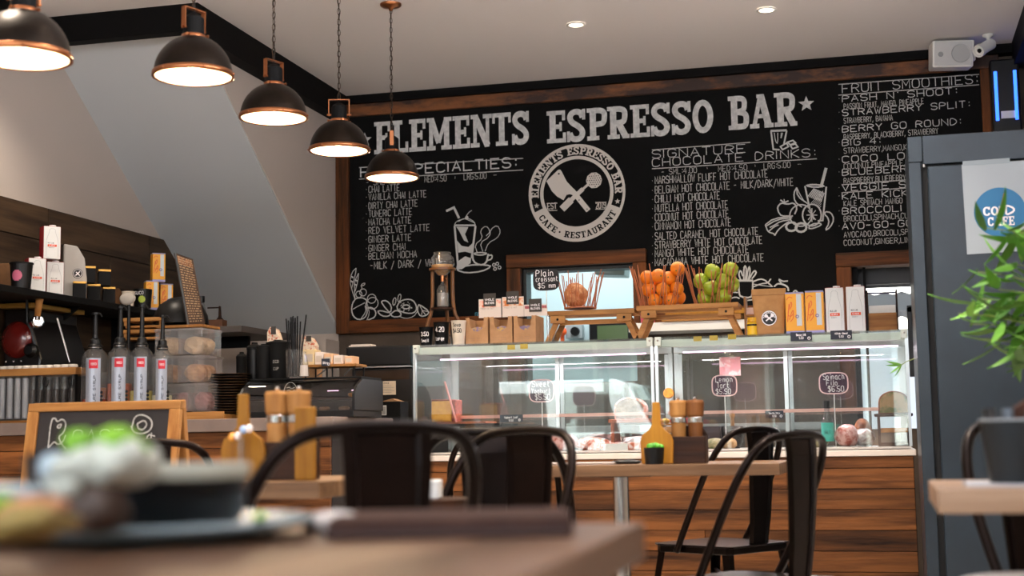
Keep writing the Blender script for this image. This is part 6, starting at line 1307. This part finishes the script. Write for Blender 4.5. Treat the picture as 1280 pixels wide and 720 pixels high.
for i, (tx, ty) in enumerate(targets):
    yy = 3.9+rnd.uniform(-.18, .18); end = P(tx, ty, Y=yy)-org
    mid = Vector((rnd.uniform(.02, .08), rnd.uniform(-.04, .04), end.z*.9+.1)); st0 = base_+Vector((rnd.uniform(-.05, .05), rnd.uniform(-.05, .05), -.01))
    pts = [st0*(1-t_)**2+mid*2*t_*(1-t_)+end*t_*t_ for t_ in [q/12 for q in range(13)]]
    put('stem', MB().tube(pts, .003, 6, rs=[.004-.0025*q/12 for q in range(13)]), m_stem, pl_)
    for q in range(17):
        t_ = 1-.03*q*(.8+.02*q)
        if t_ < .45: break
        p_ = st0*(1-t_)**2+mid*2*t_*(1-t_)+end*t_*t_
        d_ = Vector((rnd.uniform(-1, .7), rnd.uniform(-.7, .5), rnd.uniform(-.75, .35)))
        leaf(p_+Vector((0, rnd.uniform(-.01, .01), rnd.uniform(-.01, .01))), d_, rnd.uniform(.9, 1.45))
# twig seen inside/behind the right end of the case
tw_ = thing('plant_sprig', 'thin dark green sprig hanging beside the black post at the case end', 'sprig', (P(1133, 452, Y=6.0).x, 6.0, P(1133, 452, Y=6.0).z))
put('stem', MB().tube([(.06, 0, .02), (0, 0, 0), (-.03, 0, -.02)], .002, 5), m_stem, tw_)
for d_ in (Vector((-.8, 0, .1)), Vector((-.6, 0, -.6)), Vector((-.35, -.1, -.9)), Vector((-.9, 0, -.15))):
    o = bpy.data.objects.new('leaf', leafm); COL.objects.link(o); o.parent = tw_; dd = d_.normalized(); sd_ = Vector((0, .6, .8)); sd_ = (sd_-dd*sd_.dot(dd)).normalized()
    M_ = Matrix((dd, sd_, dd.cross(sd_))).transposed().to_4x4(); M_.translation = (-.02, 0, -.01); o.matrix_local = M_ @ Matrix.Diagonal((.6, .6, .6, 1))

# ------------------------------------------------------------------ metal chairs
def make_chair(label, loc, rz, scale=1.0):
    t_ = thing('metal_chair', label, 'chair', loc, rz, 'brown metal cafe chairs'); H = .862; m = m_steelbrown
    so_ = [(x*.185, y*.18) for x, y in ((-1, -.9), (-.9, -1), (.9, -1), (1, -.9), (1, .8), (.85, 1), (-.85, 1), (-1, .8))]
    put('seat', MB().prism(so_, .448, .455, 'xy').prism([(x*.96, y*.96) for x, y in so_], .425, .449, 'xy'), m, t_, bevel=.003)
    hp = [(-.195, .05, .43), (-.205, .0, .52), (-.207, -.07, .66), (-.195, -.125, .77), (-.15, -.165, .845), (-.06, -.18, H-.006), (0, -.182, H-.005), (.06, -.18, H-.006), (.15, -.165, .845), (.195, -.125, .77), (.207, -.07, .66), (.205, .0, .52), (.195, .05, .43)]
    put('hoop', MB().tube(ease(hp, 2), .0115, 10), m, t_, smooth=True)
    bp_ = MB(); rows_ = [(.45, .055, -.165), (.55, .062, -.177), (.68, .070, -.185), (.80, .076, -.188), (H-.012, .078, -.184)]
    for (z_, w_, y_) in rows_: bp_.v += [Vector((-w_, y_-.0, z_)), Vector((-w_*.72, y_-.004, z_)), Vector((-w_*.66, y_+.003, z_)), Vector((w_*.66, y_+.003, z_)), Vector((w_*.72, y_-.004, z_)), Vector((w_, y_, z_))]
    for i in range(4):
        for j in range(5): bp_.f.append([i*6+j, i*6+j+1, (i+1)*6+j+1, (i+1)*6+j])
    o = put('back_panel', bp_, m, t_); sm_ = o.modifiers.new('thickness', 'SOLIDIFY'); sm_.thickness = .003
    for sx in (-1, 1):
        for sy in (-1, 1):
            a_ = Vector((sx*.165, sy*.155, .44)); b_ = Vector((sx*.215, sy*.215, 0))
            lg_ = MB(); q = [(-.022*sx, 0), (0, 0), (0, -.022*sy)]
            for p_, k2 in ((a_, 1.35), (b_, .75)): lg_.v += [p_+Vector((q[0][0]*k2, 0, 0)), p_.copy(), p_+Vector((0, q[2][1]*k2, 0))]
            lg_.f += [[0, 1, 4, 3], [1, 2, 5, 4]]; o = put('leg', lg_, m, t_); sm_ = o.modifiers.new('thickness', 'SOLIDIFY'); sm_.thickness = .003
            put('foot_cap', MB().box(b_.x-.014, b_.x+.014, b_.y-.014, b_.y+.014, 0, .012), m_black, t_)
    put('cross_brace', MB().tube([(-.18, -.17, .34), (.18, .17, .34)], .006, 6).tube([(.18, -.17, .328), (-.18, .17, .328)], .006, 6), m, t_)
    t_.scale = (scale,)*3
    return t_
A_ = math.degrees
def gp(px, D, z=0):
    """point on the floor under the pixel column px at depth D"""
    p = P(px, 560, D=D); return (p.x, p.y, z)
R14 = YAW
ch0 = make_chair('brown metal chair nearest the camera, left of centre, seen from behind', gp(417, 2.32), R14+.58)
def chair(label, px, D, rz, scale=1.0):
    c_ = copy_tree(ch0, None, gp(px, D), rz, label); c_.scale = (scale,)*3; return c_
chair('brown metal chair between the two tables with its back panel turned sideways', 597, 3.45, R14+PI-.75)
chair('brown metal chair whose hoop curves down right of the sideways chair', 624, 4.0, R14-.15)
chair('brown metal chair behind its twin left of the far table, showing a thin double hoop', 632, 5.4, R14-.1, .99)
chair('nearer brown metal chair right of the far table, its whole hoop in view', 932, 3.98, R14+.80, .975)
chair('brown metal chair at the right of the far table, behind its nearer twin', 898, 5.2, R14+.78, 1.0)
chair('brown metal chair behind the black bowl in front of the chalk A frame sign', 192, 4.25, R14+.1, .985)
chair('brown metal chair at the right edge behind the pale wooden table', 1352, 2.95, R14+PI+.3, 1.0)

# ------------------------------------------------------------------ tables
def ped_table(loc, rz, w, d, label, px_leg=0, m=None, th=.036):
    t_ = thing('cafe_table', label, 'table', loc, rz, None); n = 5
    for i in range(n):
        y0_ = -d/2+i*d/n; put('top_board', MB().box(-w/2, w/2, y0_+.0008, y0_+d/n-.0008, .75-th, .75), m or m_tabletop, t_, bevel=.002)
    put('column', MB().cyl((px_leg, 0, .012), .027, .75-th-.012, 24), m_chrome, t_, smooth=False); put('top_plate', MB().box(px_leg-.12, px_leg+.12, -.12, .12, .75-th-.006, .75-th-.0005), m_blackm, t_)
    put('foot_plate', MB().box(px_leg-.2, px_leg+.2, -.2, .2, 0, .012), m_blackm, t_, bevel=.004)
    return t_
p = P(777, 584, Y=4.12); ta = ped_table((-.79, 4.45+.275, 0), 0, .96, .55, 'wooden cafe table with chrome column carrying the mills and paddle board', P(777, 640, Y=4.725).x+.79)
p1 = P(554, 601, Z=.75); p0 = P(330, 603, Z=.75)
dv = (p1-p0).normalized(); rz2 = math.atan2(dv.y, dv.x); nv = Vector((-dv.y, dv.x, 0)); c_ = p1-dv*.40+nv*.35
rz2 = 0; c_ = Vector((-1.49, p1.y+.275, 0))
tb_ = ped_table((c_.x, c_.y, 0), rz2, .60, .55, 'wooden cafe table behind the nearest chair carrying the tall caddy')
q = P(1172, 612, Z=.75)
tc_ = ped_table((q.x+.38, q.y+.225, 0), 0, .76, .45, 'pale edged wooden cafe table at the right edge in front of the fridge', m=wood('pale_table', 'B89A80', '86664C', 'x', 3, .35))
# near table, turned
A0 = P(806, 653, Z=.75); B0_ = P(707, 697, Z=.75)
dv = (B0_-A0).normalized(); dp_ = Vector((dv.y, -dv.x, 0)); 
if dp_.x > 0: dp_ = -dp_
nt_ = thing('cafe_table', 'blurred wooden table in the foreground holding the plate and bowl', 'table', (A0.x, A0.y, 0), math.atan2(-dv.x, dv.y)+PI)
# local: +y towards the viewer along the near edge, -x away to the left
m_near = wood('near_table', '7E5E48', '523A2A', 'y', 2.5, .35)
inv = Matrix.Rotation(-nt_.rotation_euler.z, 3, 'Z'); ld = inv @ dv; lp = inv @ dp_
for i in range(8):
    a_, b_ = i*.11+.0006, (i+1)*.11-.0006; pts = [lp*a_-ld*0, lp*b_, lp*b_+ld*1.15, lp*a_+ld*1.15]
    put('top_board', MB().prism([(v_.x, v_.y) for v_ in pts], .714, .75, 'xy'), m_near, nt_, bevel=.002)
cc_ = lp*.44+ld*.5
put('column', MB().cyl((cc_.x, cc_.y, .012), .03, .69, 24), m_chrome, nt_); put('foot_plate', MB().cyl((cc_.x, cc_.y, 0), .24, .012, 32), m_blackm, nt_)

# table wear: mills, paddle boards, succulents
def mill(loc, label, h_, m1=None):
    t_ = thing('pepper_mill', label, 'mill', loc, 0); s = h_/.2
    put('body', MB().lathe([(0, 0), (.026*s, 0), (.027*s, .01*s), (.022*s, .06*s), (.024*s, .12*s), (0, .12*s)], 24), m1 or m_oakz, t_, smooth=False); put('band', MB().lathe([(.0245*s, .12*s), (.0255*s, .122*s), (.0255*s, .136*s), (.0245*s, .138*s), (0, .138*s)], 24), m_chrome, t_)
    put('head', MB().lathe([(.023*s, .138*s), (.027*s, .145*s), (.029*s, .185*s), (.026*s, .192*s), (0, .194*s)], 24), m1 or m_oakz, t_, smooth=False); put('nut', MB().blob((0, 0, .198*s), .006*s, .006*s, .006*s, 0, 0, 10, 6), m_chrome, t_); return t_
def holder(loc, rz, lab, s=1.0):
    t_ = thing('condiment_holder', lab, 'holder', loc, rz)
    pad = [(-.05, 0), (.05, 0), (.053, .07), (.046, .092), (.026, .106), (.015, .122), (.012, .195), (-.012, .195), (-.015, .122), (-.026, .106), (-.046, .092), (-.053, .07)]
    put('paddle_board', MB().prism([(x*s, z_*s) for x, z_ in pad], 0, .012*s), m_honey, t_, bevel=.003)
    for a_ in ((.03, .037), (.145, .152)): put('side_board', MB().box(a_[0]*s, a_[1]*s, .02*s, .088*s, 0, .085*s), m_darkwood, t_, bevel=.002)
    put('front_board', MB().box(.03*s, .152*s, .013*s, .0195*s, 0, .085*s), m_darkwood, t_, bevel=.002); put('back_board', MB().prism([(.03*s, 0), (.152*s, 0), (.152*s, .09*s), (.13*s, .12*s), (.05*s, .12*s), (.03*s, .09*s)], .0885*s, .095*s), m_darkwood, t_, bevel=.002); put('base_board', MB().box(.037*s, .145*s, .02*s, .088*s, 0, .007*s), m_darkwood, t_)
    return t_
def succulent(loc, label, s=1.0):
    t_ = thing('succulent_pot', label, 'plant', loc, 0); put('pot', MB().lathe([(0, 0), (.028*s, 0), (.033*s, .052*s), (.03*s, .052*s), (.028*s, .045*s), (0, .045*s)], 22), m_black, t_)
    put('soil', MB().lathe([(0, .046*s), (.028*s, .046*s)], 18), mat('soil', '2A1C12', .95), t_)
    r = random.Random(int(loc[0]*1000)); 
    for i in range(9):
        a_ = i*2.4; rr_ = .004+.0022*i; put('leaf', MB().blob((rr_*s*math.cos(a_), rr_*s*math.sin(a_), (.058-.0006*i)*s), .011*s, .009*s, .010*s, .1, i, 8, 6), mat('succulent_green', '5FB528', .5, c2='3C8A1A', scale=50), t_, smooth=True)
Yh = 4.53
x_ = P(821, 560, Y=Yh).x
holder((x_, Yh, .7505), 0, 'paddle shaped honey wood condiment holder on the far table'); sc2 = 1
mill((x_+.064, Yh+.054, .7585), 'pale wooden pepper mill with chrome band on the far table, left of the pair', .2)
mill((x_+.118, Yh+.054, .7585), 'darker wooden salt mill with chrome band on the far table, right of the pair', .2, wood('mill_brown', '8A5A34', '5E3618', 'z', 5, .4))
succulent((x_-.002, Yh-.045, .7505), 'tiny bright green succulent in a black pot before the far paddle board')
mn = solo('black_menu', MB().box(-.12, .12, -.05, .06, 0, .006), mat('pale_menu', 'B8A8A0', .5), 'flat pale menu lying on the far table left of the paddle board', 'menu', (P(725, 582, Y=4.6).x, 4.62, .7505), 0, bevel=.002)
sg = solo('sunglass_case', MB().blob((0, 0, .006), .05, .025, .008, .05, 3), m_black, 'flat black pouch on the far table between menu and paddle board', 'pouch', (P(784, 582, Y=4.6).x, 4.6, .7505), smooth=True)
# second holder, larger in view
Yh = P(360, 603, Z=.75).y-.0; Yh = 3.06; x_ = P(303, 560, Y=Yh).x
holder((x_, Yh, .7505), .05, 'paddle shaped honey wood condiment holder on the nearer left table', 1.02)
mill((x_+.063, Yh+.054, .7585), 'pale wooden mill with chrome band on the nearer left table, left of the pair', .205)
mill((x_+.117, Yh+.054, .7585), 'pale wooden mill on the nearer left table, right of the pair', .205)
solo('wooden_menu_block', MB().box(-.02, .03, 0, .012, 0, .165), m_honey, 'upright honey wood block beside the nearer mills', 'block', (P(378, 560, Y=3.02).x, 3.02, .7505), 0, bevel=.004)
jb = thing('crystal_stopper', 'small glass cluster catching light before the nearer paddle board', 'glass ornament', (x_+.02, Yh-.05, .7505))
put('stem', MB().cyl((0, 0, 0), .008, .1, 12), m_jar, jb)
for i, (dx, dz, c__) in enumerate(((-.022, .1, 'orange'), (-.008, .102, 'pale'), (.006, .116, 'blue'), (.02, .118, 'pale'))): put('bead', MB().blob((dx, 0, dz), .009, .009, .01, 0, 0, 10, 7), mat('bead_'+c__, {'orange': 'F2A23A', 'pale': 'F3E4DC', 'blue': 'A9C6EE'}[c__], .15, coat=.6), jb)
# napkin block behind
ns = P(541, 612, D=3.0)
solo('napkin_stack', MB().prism([(-.02, -.03), (.022, -.03), (.012, .03), (-.02, .03)], 0, .038, 'xy'), mat('napkin', 'D9D7D2', .8), 'cream napkin stack on a small stool right of the nearest chair back', 'napkins', (ns.x, ns.y, ns.z-.018), 0, bevel=.003)
stl = thing('stool', 'low dark stool carrying the cream napkins', 'stool', (ns.x, ns.y, 0)); hs_ = ns.z-.0185; put('seat', MB().cyl((0, 0, hs_-.025), .09, .025, 24), m_darkwood, stl)
for i in range(4): a_ = i*PI/2+.78; put('leg', MB().tube([(.06*math.cos(a_), .06*math.sin(a_), hs_-.025), (.1*math.cos(a_), .1*math.sin(a_), 0)], .009, 8), m_steelbrown, stl)
# right table things
tt = (P(1272, 598, Y=2.42).x, 2.42, .7505)
bk = thing('dark_bucket', 'dark grey tapered bucket with white rim line on the right edge table', 'bucket', tt)
hb_ = P(1262, 528, Y=2.42).z-.7505; put('body', MB().lathe([(0, 0), (.042, 0), (.055, hb_), (.052, hb_), (.04, .006), (0, .006)], 28), mat('bucket_grey', '24292C', .4, .4), bk, smooth=False); put('rim_line', MB().lathe([(.0555, hb_-.002), (.0565, hb_), (.0555, hb_+.002), (.052, hb_+.001)], 28), mat('rim_grey', '8E9498', .5), bk)
for i, (dx, mm, lab) in enumerate(((-.03, m_black, 'black handled cutlery standing at the left in the bucket'), (-.008, mat('dull_steel', '55606A', .5, .5), 'silver handled cutlery standing in the bucket'), (.02, m_black, 'black handled cutlery standing at the right in the bucket'))):
    solo('cutlery', MB().tube([(0, 0, 0), (dx*.3, .0, hb_+.015)], .009, 8), mm, lab, 'cutlery', (tt[0]+dx, tt[1]-.005, .758), smooth=True)
solo('brown_napkin', MB().prism([(-.045, -.01), (.04, -.02), (.05, .05), (.01, .04), (-.03, .015)], -.01, .012), mat('brown_napkin', '5A2F16', .8, c2='3A1C0C', scale=20), 'folded brown napkin standing out of the dark bucket', 'napkin', (tt[0]+.02, tt[1]+.012, .758+hb_-.004), bevel=.006)
solo('white_menu_sheet', MB().box(-.08, .16, -.06, .1, 0, .004), mat('menu_sheet', 'B9BBC0', .5), 'white sheet lying on the pale edged table under the bucket', 'menu', (tt[0]-.0, tt[1]+.0, .7501-.0), 0)
for o in list(bpy.data.objects):
    if o.name.startswith('dark_bucket'): o.location.z += .004
# white chair leg at the lower right
wc = thing('white_stool', 'white metal stool with slanted legs at the lower right edge', 'stool', (P(1290, 640, D=2.2).x, P(1290, 640, D=2.2).y-.12, 0))
put('seat', MB().cyl((.02, 0, .60), .14, .02, 28), m_white, wc, bevel=.004)
for i in range(4): a_ = i*PI/2+.6; put('leg', MB().tube([(.02+.1*math.cos(a_), .1*math.sin(a_), .60), (.02+.17*math.cos(a_), .17*math.sin(a_), 0)], .011, 10), m_white, wc, smooth=True)

# ------------------------------------------------------------------ foreground plate, bowls, food
zp_ = .7505
pc_ = P(178, 560, D=1.30); cx_, cy_ = pc_.x, pc_.y
pl2 = solo('dinner_plate', MB().lathe([(0, 0), (.10, 0), (.108, .003), (.150, .012), (.156, .016), (.154, .019), (.148, .017), (.104, .007), (0, .006)], 48), mat('grey_blue_stoneware', '8FA4AC', .25, coat=.5), 'grey blue dinner plate under the black bowl in the foreground', 'plate', (cx_, cy_, zp_), smooth=True)
bc = P(212, 600, D=1.245)
bw_o = thing('soup_bowl', 'black bowl with a pale glazed rim on the foreground plate', 'bowl', (bc.x, bc.y, zp_+.0075))
put('bowl', MB().lathe([(0, 0), (.045, 0), (.062, .012), (.068, .05), (.069, .056), (.066, .056), (.063, .05), (.056, .014), (0, .008)], 40), mat('black_glaze', '050507', .4, spec=.3), bw_o, smooth=True); put('rim_glaze', MB().lathe([(.0685, .048), (.0700, .058), (.0675, .0605), (.0655, .056)], 40), mat('pale_rim', 'A5A596', .4), bw_o, smooth=True)
put('handle', MB().tube([(-.066, 0, .045), (-.09, -.01, .047), (-.1, -.01, .04)], .008, 10), mat('black_glaze', '050507', .4, spec=.3), bw_o, smooth=True)
fz = zp_+.0075
def food(name, px, py, D, rx, ry, rz_, m, label, cat, seed, zmin=None):
    q = P(px, py, D=D); return solo(name, MB().blob((0, 0, 0), rx, ry, rz_, .15, seed, 18, 10), m, label, cat, q, smooth=True)
m_lime = mat('lettuce', '8CC22A', .5, c2='5F9A1C', scale=40); m_cream = mat('creamy_white', 'BFC3B6', .5)
def X1(px, D): return P(px, 600, D=D)
def cluster(name, loc, items, label, cat):
    t_ = thing(name, label, cat, loc)
    for i, (nm, dx, dy, dz, rx, ry, rz_, mm) in enumerate(items): put(nm, MB().blob((dx, dy, dz), rx, ry, rz_, .16, i+3, 16, 10), mm, t_, smooth=True)
    return t_
pf = P(130, 640, D=1.12); cl_loc = Vector((pf.x, pf.y, zp_+.008)); sc1 = 1.12/F
def rel(px, py): v_ = P(px, py, D=1.12)-cl_loc; return v_
its = []
for (px_, py_, rx, rz_, mm, nm) in ((100, 553, .013, .010, m_lime, 'leaf'), (148, 549, .017, .010, m_lime, 'leaf'), (165, 562, .012, .008, m_lime, 'leaf'), (118, 583, .03, .016, m_cream, 'dressing'), (150, 578, .03, .02, m_cream, 'dressing'), (90, 602, .022, .018, m_cream, 'dressing'), (70, 585, .014, .012, mat('pale_blue_ceramic', 'A9BEC9', .3), 'dressing'), (96, 622, .012, .02, m_lime, 'lime_wedge'), (66, 600, .008, .01, m_lime, 'lime_wedge'), (96, 645, .012, .012, mat('orange_food', 'C98233', .5), 'carrot'), (78, 640, .02, .016, mat('brown_food', '4A3A30', .6), 'patty'), (120, 630, .026, .022, mat('brown_food', '4A3A30', .6), 'patty')):
    v_ = rel(px_, py_); its.append((nm, v_.x, v_.y, v_.z, rx, rx, rz_, mm))
cluster('salad_stack', cl_loc, its, 'stacked salad with lime green leaves and creamy dressing left of the black bowl', 'food')
mg = P(38, 600, D=1.22); t_ = thing('black_mug', 'small black mug at the left behind the salad', 'mug', (mg.x, mg.y+.03, zp_)); hm_ = P(38, 568, D=1.25).z-zp_
put('body', MB().lathe([(0, 0), (.018, 0), (.022, hm_*.4), (.022, hm_), (.02, hm_), (.018, .006), (0, .006)], 26), m_black, t_, smooth=True); put('handle', MB().tube([(.02, 0, hm_*.8), (.038, 0, hm_*.7), (.038, 0, hm_*.35), (.02, 0, hm_*.25)], .004, 8), m_black, t_)
fc = P(15, 648, D=1.0); 
cluster('bread_slice', (fc.x, fc.y, zp_+.0), [('crust', 0, 0, P(15, 650, D=1.0).z-zp_, .045, .03, .016, mat('toast', '9C8550', .7, c2='86702F', scale=30)), ('lettuce', -.01, 0, P(5, 628, D=1.0).z-zp_, .025, .02, .008, m_lime), ('ham', .015, 0, P(40, 632, D=1.0).z-zp_, .022, .02, .008, mat('salmon_pink', 'C98A60', .6)), ('cup_rim', -.01, 0, P(10, 615, D=1.0).z-zp_, .035, .02, .005, mat('grey_blue_stoneware', '8FA4AC', .25))], 'golden sandwich slice at the lower left edge', 'food')
solo('lime_slice', MB().blob((0, 0, 0), .006, .006, .004, .05, 2), m_lime, 'small lime green slice on the right rim of the plate', 'food', P(325, 646, D=1.2), smooth=True)
# curled cloth napkin and menu on the near table
rz_m = .26
mq = P(566, 652, Z=.76)
mc = thing('leather_menu', 'brown leather menu lying across the far side of the foreground table', 'menu', (mq.x, mq.y, zp_), rz_m)
put('cover', MB().box(-.108, .108, -.09, .09, 0, .013), mat('brown_leather', '4E362D', .8, c2='3C2822', scale=20, bump=.2, spec=.15), mc, bevel=.004); put('pages', MB().box(-.105, .105, -.0915, .085, .003, .009), mat('page_dark', '3A2824', .7), mc)
put('front_flap', MB().box(-.108, .108, -.09, .09, .0135, .017), mat('brown_leather', '4E362D', .8), mc, bevel=.002)
solo('white_napkin', MB().blob((0, 0, .008), .03, .03, .012, .15, 8, flat=.7), mat('napkin_white', 'D8CFC8', .8), 'crumpled white napkin between the plate and the menu', 'napkin', (P(418, 640, D=1.35).x, P(418, 640, D=1.35).y, zp_), smooth=True)

# ------------------------------------------------------------------ the street outside the shopfront (seen mirrored in the case glass)
struct('floor_footpath', MB().box(-14, 12, -5.0, YF-.08, -.12, -.02), mat('footpath', '8F8B85', .9)); struct('floor_road', MB().box(-14, 12, -11.5, -5.0, -.2, -.1), mat('asphalt', '4A4A4C', .9)); struct('floor_far_path', MB().box(-14, 12, -14.2, -11.5, -.15, -.05), mat('footpath', '8F8B85', .9))
def VX(px, Y_): return P(px, 520, Y=2*YC-Y_).x
yv = -7.6; xb_ = VX(828, yv); xa_ = VX(505, yv); zr = P(700, 478, Y=2*YC-yv).z
vn = thing('white_van', 'white van parked outside, mirrored in the left display case glass', 'van', ((xa_+xb_)/2, yv, -.1)); w = (xb_-xa_)/2; zr += .1
xr = VX(806, yv)-(xa_+xb_)/2
bodyp = [(-w, .35), (w+.5, .35), (w+.55, .8), (w+.02, .93), (xr-.12, zr-.06), (xr-.3, zr), (-w+.1, zr), (-w, zr-.1)]
m_vw = mat('van_white', 'EDF1F2', .3, coat=.5)
put('body', MB().prism(bodyp, -.75, .75), m_vw, vn, bevel=.03)
zw0 = 1.02
for (a_, b_, nm) in ((VX(604, yv), VX(700, yv), 'side_window'), (VX(712, yv), VX(775, yv), 'door_window'), (VX(520, yv), VX(570, yv), 'side_window')):
    a_ -= (xa_+xb_)/2; b_ -= (xa_+xb_)/2; pp = [(a_, zw0), (b_+(.12 if nm == 'door_window' else 0), zw0), (b_-.05, zr-.17), (a_+.03, zr-.17)]; put(nm, MB().prism(pp, .75, .757), mat('dark_car_glass', '3B3F42', .08), vn)
put('windscreen', MB().add([(xr-.10, -.62, zr-.1), (xr-.10, .62, zr-.1), (w+.0, .62, .96), (w+.0, -.62, .96)], [(0, 1, 2, 3)]), mat('windscreen_glass', '8FA3A0', .08), vn, loc=(.03, 0, .02))
for sx in (-w+.5, w-.1):
    for sy in (.76, -.76): wl = put('wheel', MB().lathe([(0, -.08), (.3, -.08), (.3, .08), (0, .08)], 28, (sx, sy, .3), Vector((0, 1, 0))), mat('tyre', '1A1A1A', .8), vn); put('hub', MB().lathe([(0, .081), (.17, .081), (.16, .09), (0, .1)], 20, (sx, sy, .3), Vector((0, 1 if sy > 0 else -1, 0))), m_steel, vn)
put('bumper', MB().box(w+.5, w+.62, -.7, .7, .35, .5), m_blackm, vn, bevel=.02)
# facades opposite
fac = thing('shop_row', 'row of brown shopfronts across the street, mirrored in the display glass', 'building', (-2, -14.2, 0))
put('wall', MB().box(-9, 11, -.5, 0, 0, 6), mat('facade_brown', '8A6B5E', .9, c2='7A5F54', scale=1), fac)
for x in (-7.5, -5, -2.5, 0, 3.2, 5.6, 8): 
    wq = put('window', MB().box(x, x+1.7, 0, .05, .5, 2.6), mat('dark_shop_glass', '2A2A2E', .1), fac); put('frame', MB().box(x-.08, x, 0, .1, .4, 2.7).box(x+1.7, x+1.78, 0, .1, .4, 2.7).box(x, x+1.7, 0, .1, 2.6, 2.7), mat('shop_frame', 'B9B2A8', .6), wq)
for x in (-8.3, 2.2, 4.9, 7.7): put('column', MB().box(x, x+.55, 0, .3, 0, 3.2), mat('white_column', 'EDEBE6', .8), fac, bevel=.02)
put('awning', MB().prism([(0, 3.4), (1.6, 2.9), (1.6, 2.8), (0, 3.2)], -9, 11, 'yz'), mat('awning_grey', '9AA0A2', .8), fac)
put('panel', MB().box(-7, 1.5, .0, .06, 2.85, 3.15), mat('orange_fascia', 'C0703F', .7), fac)

# shade linings carry a faint emission standing in for bulb light on enamel
bpy.context.view_layer.update()
